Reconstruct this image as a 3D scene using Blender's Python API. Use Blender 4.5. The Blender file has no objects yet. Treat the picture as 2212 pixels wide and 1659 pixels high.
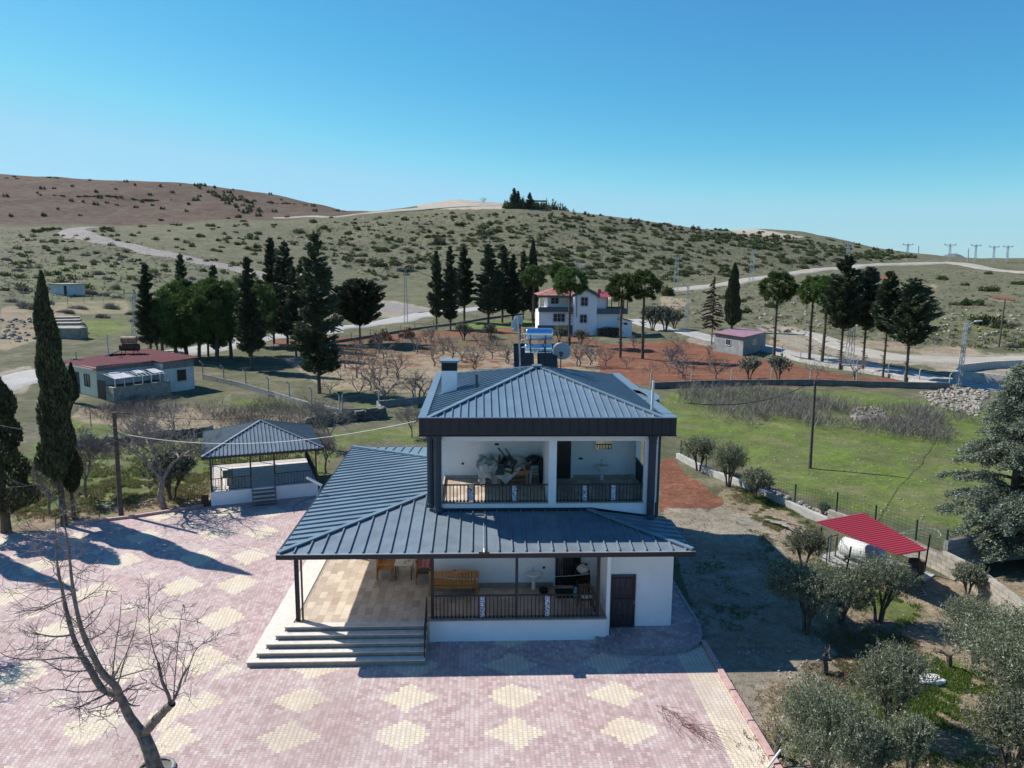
import bpy, math, random
import numpy as np
from mathutils import Vector, Matrix
random.seed(7); R=np.random.RandomState(11)
S=bpy.context.scene
# ------------------------------------------------------------------ camera, world, sun, exposure
F=1600.; PITCH=math.radians(9.0); YAW=math.radians(2.54); ROLL=0.0085; H=12.5
fw=np.array([math.sin(YAW)*math.cos(PITCH),math.cos(YAW)*math.cos(PITCH),-math.sin(PITCH)])
rt=np.array([math.cos(YAW),-math.sin(YAW),0.]); up=np.cross(rt,fw)
r2=rt*math.cos(ROLL)+up*math.sin(ROLL); u2=up*math.cos(ROLL)-rt*math.sin(ROLL)
CAM=np.array([0,0,H])
cd=bpy.data.cameras.new('camera'); cam=bpy.data.objects.new('camera',cd); S.collection.objects.link(cam)
cam.matrix_world=Matrix([[r2[i],u2[i],-fw[i],CAM[i]] for i in range(3)]+[[0,0,0,1]])
cd.sensor_width=36; cd.lens=36*F/2212; cd.clip_start=0.3; cd.clip_end=30000; S.camera=cam
SUN_EL=math.radians(44.5); SUN_AZ=math.radians(119.5)     # azimuth (from +Y towards +X) that shadows fall to
w=bpy.data.worlds.new('World'); S.world=w; w.use_nodes=True
nt=w.node_tree; bg=nt.nodes['Background']; sky=nt.nodes.new('ShaderNodeTexSky'); sky.sky_type='NISHITA'
sky.sun_disc=False; sky.sun_elevation=SUN_EL; sky.sun_rotation=SUN_AZ+math.pi; sky.altitude=700; sky.air_density=1.0; sky.dust_density=0.25; sky.ozone_density=3.0
sp_=nt.nodes.new('ShaderNodeSeparateColor'); cb_=nt.nodes.new('ShaderNodeCombineColor'); nt.links.new(sky.outputs[0],sp_.inputs[0])
def wm(op,a,b):
    m_=nt.nodes.new('ShaderNodeMath'); m_.operation=op
    for k_,v_ in enumerate((a,b)):
        if isinstance(v_,(int,float)): m_.inputs[k_].default_value=v_
        else: nt.links.new(v_,m_.inputs[k_])
    return m_.outputs[0]
for k_,(lo_,a_,n_,c_,d_) in enumerate(((.36,.16,2.07,.28,1.65),(.6,.89,1.09,.2,4.25),(.5,1.96,.65,.1,6.4))):   # clear, saturated air as photographed
    x_=sp_.outputs[k_]; v_=wm('MULTIPLY',wm('POWER',x_,n_),a_); v_=wm('MAXIMUM',v_,wm('MULTIPLY',x_,lo_)); nt.links.new(wm('MINIMUM',v_,wm('ADD',wm('MULTIPLY',x_,c_),d_)),cb_.inputs[k_])
nt.links.new(cb_.outputs[0],bg.inputs[0]); bg.inputs[1].default_value=0.090
sl=bpy.data.lights.new('sun','SUN'); sl.energy=5.0; sl.angle=math.radians(0.5); sl.color=(1,.955,.89)
so=bpy.data.objects.new('sun',sl); S.collection.objects.link(so)
sd=Vector((math.sin(SUN_AZ)*math.cos(SUN_EL),math.cos(SUN_AZ)*math.cos(SUN_EL),-math.sin(SUN_EL)))
so.rotation_euler=sd.to_track_quat('-Z','Y').to_euler(); so.location=(-60,40,80)
S.view_settings.view_transform='Standard'; S.view_settings.look='None'; S.view_settings.exposure=0.5; S.view_settings.gamma=1
S.cycles.max_bounces=8; S.cycles.transparent_max_bounces=8; S.cycles.diffuse_bounces=5
# ------------------------------------------------------------------ placement: photo measurements -> world
def ray(x,y): return fw+r2*(x-1106)/F-u2*(y-829.5)/F
def g(x,y,z=0.):
    r=ray(x,y); return CAM+r*(z-H)/r[2]
def gy(x,y,Y):
    r=ray(x,y); return CAM+r*Y/r[1]
def Zm(x0,y0,s): return lambda u,v:((x0+u*s)*.5486,(y0+v*s)*.5486)
z1=Zm(1500,1200,.63291); z2=Zm(900,1900,.90416); z3=Zm(0,600,.63291); z4=Zm(1300,600,.63291); z5=Zm(2600,700,.64738)
z6=Zm(0,1300,.67812); za=Zm(2600,1500,.64738); zb=Zm(2600,2200,.64738); zc=Zm(0,2000,.6329); ze=Zm(700,1500,.49729)
fl=Zm(200,1300,.29385); fh=Zm(2050,1080,.22604); fsh=Zm(3150,1950,.39873)
# ------------------------------------------------------------------ terrain height field (polar grid)
DN=[1,45,70,100,125]; DF=[150,200,250,300,350,400,450,500,600,700,800,1000]
COL={-400:((0,0,.6,1,2),(668,630,592,562,536,512,492,476,420,368,372,385)),
 0:((0,0,.5,1,2),(668,630,592,562,536,512,494,480,425,378,384,395)),
 200:((0,0,.3,.8,1.5),(680,642,592,560,533,509,492,480,428,384,392,400)),
 400:((0,0,.2,.6,1.2),(690,648,602,566,536,510,488,478,432,392,400,410)),
 570:((0,0,.2,.6,1.),(696,652,612,574,541,512,488,470,440,412,420,430)),
 700:((0,0,.2,.6,1.),(698,654,620,584,546,512,480,465,452,441,450,460)),
 770:((0,0,.2,.6,1.),(700,655,625,588,548,508,474,460,461,462,475,490)),
 907:((0,0,.1,.6,1.),(700,655,627,590,546,502,462,448,456,466,480,500)),
 985:((0,0,.1,.6,1.),(700,655,625,586,536,490,452,430,428,450,470,490)),
 1050:((0,0,.1,.6,1.),(700,655,625,586,536,484,447,440,450,462,480,500)),
 1130:((0,0,.1,.6,1.),(700,655,625,585,531,474,441,441,452,466,480,500)),
 1300:((0,0,.1,.5,1.),(700,655,626,590,544,494,465,464,478,490,500,520)),
 1500:((0,0,.1,.5,.9),(700,656,629,602,563,523,495,493,502,506,515,530)),
 1620:((0,0,.1,.4,.8),(701,658,631,606,573,541,516,505,499,495,505,525)),
 1700:((0,0,.1,.4,.7),(702,659,632,608,580,553,530,516,504,500,508,525)),
 1800:((0,0,.1,.3,.6),(702,660,634,611,588,566,548,535,520,514,520,530)),
 1900:((0,0,.1,.3,.6),(702,660,636,616,597,580,564,553,542,540,546,550)),
 2030:((0,0,.1,.3,.6),(703,661,637,618,601,588,577,568,559,557,559,561)),
 2212:((0,0,.1,.3,.5),(704,662,640,622,608,597,588,580,570,563,560,559)),
 2600:((0,0,.1,.3,.5),(706,664,642,625,611,600,591,583,573,566,562,560))}
KX=sorted(COL); KD=np.array(DN+DF+[1400,2500,9000.])
colaz=[];colz=[]
for x in KX:
    zn,yf=COL[x]; r=ray(x,600); colaz.append(math.atan2(r[0],r[1]))
    zz=list(zn)
    for d,y in zip(DF,yf):
        r=ray(x,y); zz.append(H+d*r[2]/math.hypot(r[0],r[1]))
    zl=zz[-1]
    for d in (1400,2500,9000.): 
        zz.append(min(zl-8, H+ (zl-H)*.5) if x<1850 else H+d*(.0085 if d<9000 else .0088)-1)
    colz.append(zz)
colz=np.array(colz); colaz=np.array(colaz)
NA,ND=900,620
A0,A1=math.radians(-62),math.radians(66)
AZ=np.linspace(A0,A1,NA)
LD0,LD1=math.log(3.),math.log(9000.)
LD=np.linspace(LD0,LD1,ND); DD=np.exp(LD)
tmp=np.array([np.interp(np.log(DD),np.log(KD),c) for c in colz])      # cols x ND
T=np.array([np.interp(AZ,colaz,tmp[:,j]) for j in range(ND)]).T        # NA x ND
def box1(a,k,ax):
    p=np.pad(a,[(k,k) if i==ax else (0,0) for i in range(2)],mode='edge'); c=np.cumsum(p,axis=ax)
    c=np.insert(c,0,0,axis=ax); n=2*k+1
    return (np.take(c,range(n,c.shape[ax]),axis=ax)-np.take(c,range(0,c.shape[ax]-n),axis=ax))/n
for _ in range(2): T=box1(T,9,0)
for _ in range(2): T=box1(T,3,1)
_perm=R.rand(256,256)
def vnoise(x,y):
    xi=np.floor(x).astype(int);yi=np.floor(y).astype(int);fx=x-xi;fy=y-yi
    fx=fx*fx*(3-2*fx);fy=fy*fy*(3-2*fy)
    P=lambda a,b:_perm[a%256,b%256]
    return (P(xi,yi)*(1-fx)+P(xi+1,yi)*fx)*(1-fy)+(P(xi,yi+1)*(1-fx)+P(xi+1,yi+1)*fx)*fy-.5
GX=np.sin(AZ)[:,None]*DD[None]; GY=np.cos(AZ)[:,None]*DD[None]
nse=vnoise(GX/1.7,GY/1.7)*.10+vnoise(GX/5+9,GY/5)*.28+vnoise(GX/.6+9,GY/.6)*.05
far=np.clip((DD[None]-130)/200,0,1)*np.clip((1500-DD[None])/500,0,1)
nse=nse*np.clip(1.3-DD[None]/500,.25,1)+far*(vnoise(GX/17,GY/17)*1.6+vnoise(GX/45+3,GY/45)*3.)
kill=((GX>-24)&(GX<8.2)&(GY<41))|((GX<8)&(GX>-18)&(GY<46))
kill=kill|((GX>8)&(GX<22)&(GY<34))
k2=box1(box1(kill.astype(float),9,0),5,1)
T=T+nse*(1-np.clip(k2*1.6,0,1))*np.clip((DD[None]-20)/20,0.,1)
def hgt(x,y):
    d=math.hypot(x,y); a=math.atan2(x,y)
    i=min(max((a-A0)/(A1-A0)*(NA-1),0),NA-1.001); j=min(max((math.log(max(d,3.01))-LD0)/(LD1-LD0)*(ND-1),0),ND-1.001)
    i0=int(i);j0=int(j);fi=i-i0;fj=j-j0
    return (T[i0,j0]*(1-fi)+T[i0+1,j0]*fi)*(1-fj)+(T[i0,j0+1]*(1-fi)+T[i0+1,j0+1]*fi)*fj
_TT=np.exp(np.arange(math.log(8.),math.log(9000.),.008))
def hgtv(X,Y):
    d=np.maximum(np.hypot(X,Y),3.01); a=np.arctan2(X,Y)
    i=np.clip((a-A0)/(A1-A0)*(NA-1),0,NA-1.001); j=np.clip((np.log(d)-LD0)/(LD1-LD0)*(ND-1),0,ND-1.001)
    i0=i.astype(int);j0=j.astype(int);fi=i-i0;fj=j-j0
    return (T[i0,j0]*(1-fi)+T[i0+1,j0]*fi)*(1-fj)+(T[i0,j0+1]*(1-fi)+T[i0+1,j0+1]*fi)*fj
def tp(x,y):                                            # photo point on the ground -> world point
    r=ray(x,y); r=r/np.linalg.norm(r)
    P=CAM+r*_TT[:,None]; below=np.nonzero(P[:,2]<hgtv(P[:,0],P[:,1]))[0]
    if len(below)==0: return np.array([CAM[0]+r[0]*600,CAM[1]+r[1]*600,hgt(CAM[0]+r[0]*600,CAM[1]+r[1]*600)])
    k=below[0]; lo=_TT[max(k-1,0)];hi=_TT[k]
    for _ in range(12):
        m=(lo+hi)/2; p=CAM+r*m
        if p[2]<hgt(p[0],p[1]): hi=m
        else: lo=m
    p=CAM+r*hi; return np.array([p[0],p[1],hgt(p[0],p[1])])
# ------------------------------------------------------------------ mesh helpers
COLL=S.collection
class MB:
    def __init__(s): s.V=[];s.F=[];s.n=0
    def add(s,v,f):
        v=np.asarray(v,float).reshape(-1,3); s.V.append(v)
        for q in f: s.F.append([i+s.n for i in q])
        s.n+=len(v); return s
    def box(s,x0,x1,y0,y1,z0,z1,M=None):
        v=np.array([(x,y,z) for z in (z0,z1) for y in (y0,y1) for x in (x0,x1)],float)
        if M is not None: v=np.array([M@Vector(p) for p in v])
        return s.add(v,[(0,2,3,1),(4,5,7,6),(0,1,5,4),(2,6,7,3),(0,4,6,2),(1,3,7,5)])
    def bar(s,a,b,w,h=None,upv=(0,0,1)):               # rectangular bar from a to b
        a=np.array(a,float);b=np.array(b,float);h=w if h is None else h
        d=b-a;d/=np.linalg.norm(d)+1e-9; u=np.array(upv,float)
        if abs(d@u)>.98: u=np.array([0,1.,0])
        sx=np.cross(d,u);sx/=np.linalg.norm(sx);uy=np.cross(sx,d)
        v=[]
        for p in (a,b):
            for i,j in ((-1,-1),(1,-1),(1,1),(-1,1)): v.append(p+sx*w/2*i+uy*h/2*j)
        return s.add(v,[(0,1,2,3),(7,6,5,4),(0,4,5,1),(1,5,6,2),(2,6,7,3),(3,7,4,0)])
    def tube(s,pts,rad,n=8,cap=True):
        pts=[np.array(p,float) for p in pts]
        if not hasattr(rad,'__len__'): rad=[rad]*len(pts)
        rings=[];ref=None
        for i,p in enumerate(pts):
            d=(pts[min(i+1,len(pts)-1)]-pts[max(i-1,0)]);d/=np.linalg.norm(d)+1e-9
            if ref is None or abs(ref@d)>.97: ref=np.array([1.,0,0]) if abs(d[0])<.8 else np.array([0,1.,0])
            a=np.cross(d,ref);a/=np.linalg.norm(a);b=np.cross(d,a);ref=-np.cross(d,a) if False else ref
            rings.append([p+rad[i]*(a*math.cos(t)+b*math.sin(t)) for t in np.linspace(0,2*math.pi,n,endpoint=False)])
        f=[]
        for i in range(len(pts)-1):
            for k in range(n): f.append((i*n+k,i*n+(k+1)%n,(i+1)*n+(k+1)%n,(i+1)*n+k))
        if cap: f.append(tuple(range(n))[::-1]); f.append(tuple((len(pts)-1)*n+k for k in range(n)))
        return s.add(np.array(rings).reshape(-1,3),f)
    def poly(s,pts): return s.add(pts,[tuple(range(len(pts)))])
    def prism(s,pts,z0,z1):                             # pts: 2D outline
        n=len(pts); v=[(p[0],p[1],z0) for p in pts]+[(p[0],p[1],z1) for p in pts]
        return s.add(v,[tuple(range(n))[::-1],tuple(range(n,2*n))]+[(i,(i+1)%n,(i+1)%n+n,i+n) for i in range(n)])
    def lathe(s,prof,c=(0,0,0),n=20,M=None):            # prof: (r,z)
        v=[]
        for r,z in prof:
            for t in np.linspace(0,2*math.pi,n,endpoint=False): v.append((r*math.cos(t),r*math.sin(t),z))
        v=np.array(v)
        if M is not None: v=np.array([M@Vector(p) for p in v])
        v=v+np.array(c)
        f=[(i*n+k,i*n+(k+1)%n,(i+1)*n+(k+1)%n,(i+1)*n+k) for i in range(len(prof)-1) for k in range(n)]
        f.append(tuple(range(n))[::-1]); f.append(tuple((len(prof)-1)*n+k for k in range(n)))
        return s.add(v,f)
def mesh_of(name,V,Fc):
    me=bpy.data.meshes.new(name); me.from_pydata(np.asarray(V).tolist(),[],Fc); me.update(); return me
def qmesh(name,V,quads):                                # fast all-quad mesh
    me=bpy.data.meshes.new(name); V=np.asarray(V,np.float32); q=np.asarray(quads,np.int32)
    me.vertices.add(len(V)); me.vertices.foreach_set('co',V.ravel())
    me.loops.add(q.size); me.loops.foreach_set('vertex_index',q.ravel())
    me.polygons.add(len(q)); me.polygons.foreach_set('loop_start',np.arange(0,q.size,4,dtype=np.int32))
    try: me.polygons.foreach_set('loop_total',np.full(len(q),4,np.int32))
    except Exception: pass
    me.update(calc_edges=True); me.validate(); return me
def tag(o,label=None,cat=None,group=None,kind=None):
    if label: o['label']=label
    if cat: o['category']=cat
    if group: o['group']=group
    if kind: o['kind']=kind
    return o
def link(name,me,mat,parent=None,smooth=False):
    o=bpy.data.objects.new(name,me); COLL.objects.link(o)
    if mat is not None and len(me.materials)==0: me.materials.append(mat)
    if smooth: me.polygons.foreach_set('use_smooth',[True]*len(me.polygons)); me.update()
    if parent is not None:
        o.parent=parent
        if not parent.get('local'): o.matrix_parent_inverse=parent_world(parent).inverted()
    return o
def parent_world(o):
    m=o.matrix_basis.copy()
    if o.parent is not None: m=parent_world(o.parent)@o.matrix_parent_inverse@m
    return m
def part(name,mb,mat,parent=None,smooth=False,label=None):
    o=link(name,mesh_of(name,np.concatenate(mb.V),mb.F),mat,parent,smooth)
    if label: o['label']=label
    return o
def thing(name,label,cat,loc,rz=0,group=None):
    o=bpy.data.objects.new(name,None); COLL.objects.link(o); o.location=loc; o.rotation_euler=(0,0,rz); o.empty_display_size=.2
    return tag(o,label,cat,group)
def copy_tree(o,parent=None):
    c=o.copy(); COLL.objects.link(c)
    if parent is not None: c.parent=parent; c.matrix_parent_inverse=o.matrix_parent_inverse.copy()
    for ch in CH.get(o.name,[]): 
        d=copy_tree(ch,c); CH.setdefault(c.name,[]).append(d)
    return c
CH={}
def struct(name,mb,mat,smooth=False): return tag(part(name,mb,mat,None,smooth),kind='structure')
# ------------------------------------------------------------------ materials
class Nd:
    def __init__(s,mat): s.t=mat.node_tree; s.b=s.t.nodes['Principled BSDF']
    def n(s,ty,**k):
        x=s.t.nodes.new(ty)
        for a,b in k.items(): setattr(x,a,b)
        return x
    def l(s,a,b): s.t.links.new(a,b)
    def put(s,sock,v):
        if hasattr(v,'is_linked') or hasattr(v,'links'): s.l(v,sock)
        else: sock.default_value=v
    def m(s,op,a,b=0.,c=0.,clamp=False):
        x=s.n('ShaderNodeMath',operation=op,use_clamp=clamp); s.put(x.inputs[0],a); s.put(x.inputs[1],b)
        if op in('MULTIPLY_ADD','COMPARE'): s.put(x.inputs[2],c)
        return x.outputs[0]
    def mix(s,f,a,b,ty='MIX'):
        x=s.n('ShaderNodeMix',data_type='RGBA',blend_type=ty); s.put(x.inputs[0],f); s.put(x.inputs[6],a if not isinstance(a,tuple) else (*a[:3],1)); s.put(x.inputs[7],b if not isinstance(b,tuple) else (*b[:3],1)); return x.outputs[2]
    def noise(s,sc,det=4,rough=.6,co=None,dim='3D',dist=0):
        x=s.n('ShaderNodeTexNoise'); x.inputs['Scale'].default_value=sc; x.inputs['Detail'].default_value=det; x.inputs['Roughness'].default_value=rough; x.inputs['Distortion'].default_value=dist
        if co is not None: s.l(co,x.inputs['Vector'])
        return x.outputs[0]
    def ramp(s,f,*st):
        x=s.n('ShaderNodeMapRange'); s.put(x.inputs[0],f); x.inputs[1].default_value=st[0]; x.inputs[2].default_value=st[1]
        x.inputs[3].default_value=st[2] if len(st)>2 else 0; x.inputs[4].default_value=st[3] if len(st)>3 else 1; return x.outputs[0]
    def pos(s): return s.n('ShaderNodeNewGeometry').outputs['Position']
    def obj(s): return s.n('ShaderNodeTexCoord').outputs['Object']
    def xyz(s,v):
        x=s.n('ShaderNodeSeparateXYZ'); s.l(v,x.inputs[0]); return x.outputs
    def bump(s,h,st=.3,d=.02):
        x=s.n('ShaderNodeBump'); x.inputs['Strength'].default_value=st; x.inputs['Distance'].default_value=d; s.l(h,x.inputs['Height']); s.l(x.outputs[0],s.b.inputs['Normal'])
def mat(name,col,rough=.7,metal=0,var=.25,sc=3.,col2=None,bump=0,bsc=20,bd=.01,spec=.5):
    m=bpy.data.materials.new(name); m.use_nodes=True; n=Nd(m); b=n.b
    b.inputs['Roughness'].default_value=rough; b.inputs['Metallic'].default_value=metal; b.inputs['Specular IOR Level'].default_value=spec
    if col2 is None: col2=tuple(c*(1-var) for c in col)
    f=n.ramp(n.noise(sc,5,.65,n.pos()),.35,.65); n.l(n.mix(f,col,col2),b.inputs['Base Color'])
    if bump: n.bump(n.noise(bsc,4,.6,n.pos()),bump,bd)
    return m
def leafmat(name,c1,c2,c3=None,trans=.25,rough=.55):
    m=bpy.data.materials.new(name); m.use_nodes=True; n=Nd(m)
    ri=n.n('ShaderNodeNewGeometry').outputs['Random Per Island']; oi=n.n('ShaderNodeObjectInfo').outputs['Random']
    c=n.mix(ri,c1,c2)
    if c3 is not None: c=n.mix(n.ramp(ri,.82,.9),c,c3)
    hv=n.n('ShaderNodeHueSaturation'); n.l(c,hv.inputs['Color']); n.l(n.ramp(oi,0,1,.72,1.25),hv.inputs['Value']); n.l(n.ramp(oi,0,1,.485,.512),hv.inputs['Hue'])
    n.l(hv.outputs[0],n.b.inputs['Base Color']); n.b.inputs['Roughness'].default_value=rough; n.b.inputs['Specular IOR Level'].default_value=.3
    tr=n.n('ShaderNodeBsdfTranslucent'); n.l(hv.outputs[0],tr.inputs[0]); mx=n.n('ShaderNodeMixShader'); mx.inputs[0].default_value=trans
    n.l(n.b.outputs[0],mx.inputs[1]); n.l(tr.outputs[0],mx.inputs[2]); n.l(mx.outputs[0],m.node_tree.nodes['Material Output'].inputs[0]); return m
MT={}
MT['white']=mat('white_render',(.84,.845,.86),.8,var=.10,sc=.9,bump=.25,bsc=60,bd=.004)
MT['white2']=mat('weathered_render',(.62,.62,.60),.85,var=.25,sc=.8,bump=.25,bsc=30)
MT['slate']=mat('blue_grey_roof_metal',(.18,.25,.305),.42,metal=.25,var=.18,sc=.9,bump=.06,bsc=5,bd=.01)
MT['slate_lo']=mat('worn_roof_metal',(.20,.245,.28),.45,metal=.2,var=.25,sc=1.5,bump=.06,bsc=5,bd=.01)
MT['anth']=mat('anthracite_metal',(.012,.018,.028),.45,metal=.2,var=.2)
MT['anth2']=mat('anthracite_cladding',(.022,.026,.032),.5,metal=.2,var=.2)
MT['column']=mat('blue_grey_column_paint',(.035,.05,.068),.5,var=.15)
MT['trav']=None
MT['wood']=mat('varnished_pine',(.50,.23,.065),.45,col2=(.38,.15,.035),sc=6)
MT['wood2']=mat('pine_board_edge',(.42,.2,.07),.5,sc=5)
MT['stone']=mat('travertine_step',(.50,.43,.35),.7,col2=(.36,.29,.22),sc=4,bump=.15,bsc=30)
MT['stone_d']=mat('grey_brown_stone_slab',(.30,.26,.22),.7,col2=(.2,.17,.14),sc=4)
MT['black']=mat('black_plastic',(.012,.012,.014),.4)
MT['dkgreen']=mat('dark_green_plastic',(.012,.022,.02),.4)
MT['whiteplastic']=mat('white_plastic',(.6,.62,.6),.4,var=.08)
MT['ceramic']=mat('white_ceramic',(.75,.74,.72),.15,var=.03)
MT['chrome']=mat('chrome',(.75,.77,.8),.12,metal=1,var=.05)
MT['steel']=mat('galvanised_steel',(.5,.52,.54),.35,metal=.8,var=.25,sc=8)
MT['panel']=mat('solar_absorber',(.012,.018,.022),.25,var=.3)
MT['dish']=mat('grey_dish_paint',(.34,.40,.45),.5,var=.12)
MT['cloth']=mat('dusty_white_sheet',(.60,.57,.52),.85,var=.25,sc=5,bump=.4,bsc=9,bd=.03)
MT['matgreen']=mat('green_door_mat',(.006,.035,.02),.95)
MT['redcloth']=mat('plaid_cushion',(.36,.05,.07),.9,col2=(.22,.02,.035),sc=14)
MT['conc']=mat('concrete',(.42,.41,.38),.9,var=.3,sc=2,bump=.3,bsc=25)
MT['conc_d']=mat('dark_old_concrete',(.17,.165,.15),.95,var=.45,sc=1.5,bump=.4,bsc=12,bd=.03)
MT['plaster']=mat('grey_plaster',(.27,.28,.29),.9,col2=(.17,.175,.18),sc=1.2,bump=.3,bsc=15)
MT['redroof']=mat('red_corrugated_sheet',(.27,.024,.034),.6,col2=(.30,.02,.035),sc=2)
MT['oldredroof']=mat('faded_maroon_sheet',(.12,.028,.037),.85,col2=(.07,.02,.026),sc=2.5,spec=.15)
MT['pinkroof']=mat('pale_pink_sheet',(.60,.40,.40),.5,col2=(.55,.2,.22),sc=1.2)
MT['kerb']=mat('pink_kerb_stone',(.50,.33,.31),.85,col2=(.38,.22,.20),sc=6,bump=.3,bsc=30)
MT['kerbg']=mat('grey_kerb_stone',(.30,.28,.27),.85,var=.3,sc=6,bump=.3,bsc=30)
MT['bark']=mat('grey_brown_bark',(.13,.10,.075),.95,col2=(.06,.045,.033),sc=9,bump=.6,bsc=18,bd=.02)
MT['bark_w']=mat('pale_bark',(.30,.27,.24),.9,col2=(.15,.13,.11),sc=7,bump=.4,bsc=14,bd=.02)
MT['twig']=mat('grey_twig_bark',(.22,.185,.165),.95,col2=(.13,.10,.09),sc=5)
MT['bark_o']=mat('olive_bark',(.12,.10,.08),.95,col2=(.05,.04,.03),sc=10)
MT['polewood']=mat('weathered_pole_wood',(.12,.10,.08),.9,col2=(.07,.05,.04),sc=5,bump=.3,bsc=12)
MT['lattice']=mat('galvanised_lattice',(.38,.42,.46),.5,metal=.3,var=.2)
MT['green']=mat('green_fence_paint',(.008,.05,.03),.45)
MT['wire']=mat('fence_wire',(.1,.14,.12),.6)
MT['rust']=mat('rusty_drum',(.13,.05,.03),.8,col2=(.07,.03,.02),sc=3)
MT['glass']=mat('dark_window_glass',(.03,.045,.06),.12,var=.3)
MT['bandgrey']=mat('grey_blue_band_paint',(.085,.11,.14),.7,var=.15)
MT['brown']=mat('brown_timber',(.10,.05,.035),.7)
MT['rubble']=mat('pale_rubble_stone',(.36,.32,.27),.9,col2=(.2,.17,.13),sc=1.2)
MT['beige']=mat('beige_render',(.45,.38,.30),.85,var=.2,sc=1)
MT['blueframe']=mat('blue_steel_tube',(.03,.12,.22),.5)
MT['cable']=mat('pale_cable',(.5,.5,.48),.6)
MT['cableblk']=mat('black_cable',(.02,.02,.02),.6)
MT['twigred']=mat('thin_dry_stem',(.2,.1,.08),.9)
MT['needle_d']=leafmat('dark_conifer_foliage',(.030,.048,.024),(.070,.092,.048),(.12,.11,.06),.2)
MT['needle_p']=leafmat('pine_needles',(.045,.095,.020),(.10,.17,.045),(.17,.22,.08),.25)
MT['cypress']=leafmat('cypress_foliage',(.030,.045,.022),(.068,.085,.042),(.12,.10,.05),.2)
MT['cedar']=leafmat('grey_green_cedar_foliage',(.13,.165,.12),(.27,.31,.24),(.13,.12,.06),.25)
MT['olive']=leafmat('olive_leaves',(.10,.12,.06),(.22,.24,.15),(.46,.47,.37),.28)
MT['olive2']=leafmat('pale_olive_leaves',(.11,.12,.08),(.22,.23,.165),(.34,.35,.27),.2)
MT['oak']=leafmat('scrub_oak_leaves',(.05,.07,.022),(.11,.13,.045),(.14,.14,.06),.25)
MT['greyshrub']=leafmat('bare_shrub_twigs',(.13,.115,.10),(.23,.205,.18),(.28,.26,.22),.15)
MT['redshrub']=leafmat('reddish_dry_leaves',(.10,.05,.03),(.15,.085,.05),(.09,.08,.04),.2)
MT['brownleaf']=leafmat('dry_brown_leaves',(.05,.035,.022),(.10,.065,.04),(.15,.10,.06),.2)
MT['grass']=leafmat('grass_blades',(.05,.11,.012),(.12,.20,.03),(.25,.22,.11),.35)
MT['drygrass']=leafmat('dry_grass_blades',(.22,.18,.10),(.33,.27,.16),(.12,.14,.05),.3)
# travertine floor
def tiles(name,c1,c2,mort,sx,sy,off=.5,msz=.01,rough=.5,scale=1):
    m=bpy.data.materials.new(name); m.use_nodes=True; n=Nd(m)
    b=n.n('ShaderNodeTexBrick'); b.offset=off; n.l(n.pos(),b.inputs['Vector']); b.inputs['Scale'].default_value=scale
    b.inputs['Color1'].default_value=(*c1,1); b.inputs['Color2'].default_value=(*c2,1); b.inputs['Mortar'].default_value=(*mort,1)
    b.inputs['Mortar Size'].default_value=msz; b.inputs['Brick Width'].default_value=sx; b.inputs['Row Height'].default_value=sy
    c=n.mix(n.ramp(n.noise(5,6,.7,n.pos()),.3,.7,0,.5),b.outputs[0],(.42,.34,.26),'MULTIPLY')
    c=n.mix(.55,b.outputs[0],c); n.l(c,n.b.inputs['Base Color']); n.b.inputs['Roughness'].default_value=rough; return m
MT['trav']=tiles('travertine_tiles',(.62,.53,.42),(.40,.31,.23),(.3,.25,.2),.30,.61,.5,.006,.42)
# rows run along Y: swap axes through mapping
for k in ('trav',):
    t=MT[k].node_tree; br=[x for x in t.nodes if x.type=='TEX_BRICK'][0]; mp=t.nodes.new('ShaderNodeMapping'); mp.inputs['Rotation'].default_value=(0,0,math.pi/2)
    src=br.inputs['Vector'].links[0].from_socket; t.links.new(src,mp.inputs[0]); t.links.new(mp.outputs[0],br.inputs['Vector']); br.inputs['Brick Width'].default_value=.61; br.inputs['Row Height'].default_value=.30; br.inputs['Scale'].default_value=1.15
def blockwall(name,c1,c2,mort,bw=.4,bh=.2,horiz='X'):
    m=bpy.data.materials.new(name); m.use_nodes=True; n=Nd(m); x,y,z=n.xyz(n.pos())
    cb=n.n('ShaderNodeCombineXYZ'); n.l(n.m('ADD',x,y),cb.inputs[0]); n.l(z,cb.inputs[1])
    b=n.n('ShaderNodeTexBrick'); n.l(cb.outputs[0],b.inputs['Vector']); b.inputs['Scale'].default_value=1; b.inputs['Mortar Size'].default_value=.012
    b.inputs['Brick Width'].default_value=bw; b.inputs['Row Height'].default_value=bh
    b.inputs['Color1'].default_value=(*c1,1); b.inputs['Color2'].default_value=(*c2,1); b.inputs['Mortar'].default_value=(*mort,1)
    c=n.mix(n.ramp(n.noise(2.5,6,.7,n.pos()),.35,.7,0,.6),b.outputs[0],(.45,.42,.38),'MULTIPLY'); n.l(c,n.b.inputs['Base Color']); n.b.inputs['Roughness'].default_value=.9
    n.bump(n.noise(20,4,.6,n.pos()),.4,.02); return m
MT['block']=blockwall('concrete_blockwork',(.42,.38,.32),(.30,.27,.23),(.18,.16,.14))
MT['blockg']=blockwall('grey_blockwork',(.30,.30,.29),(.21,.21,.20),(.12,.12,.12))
MT['blockw']=blockwall('pale_blockwork',(.55,.53,.49),(.46,.44,.41),(.3,.29,.27))
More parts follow.
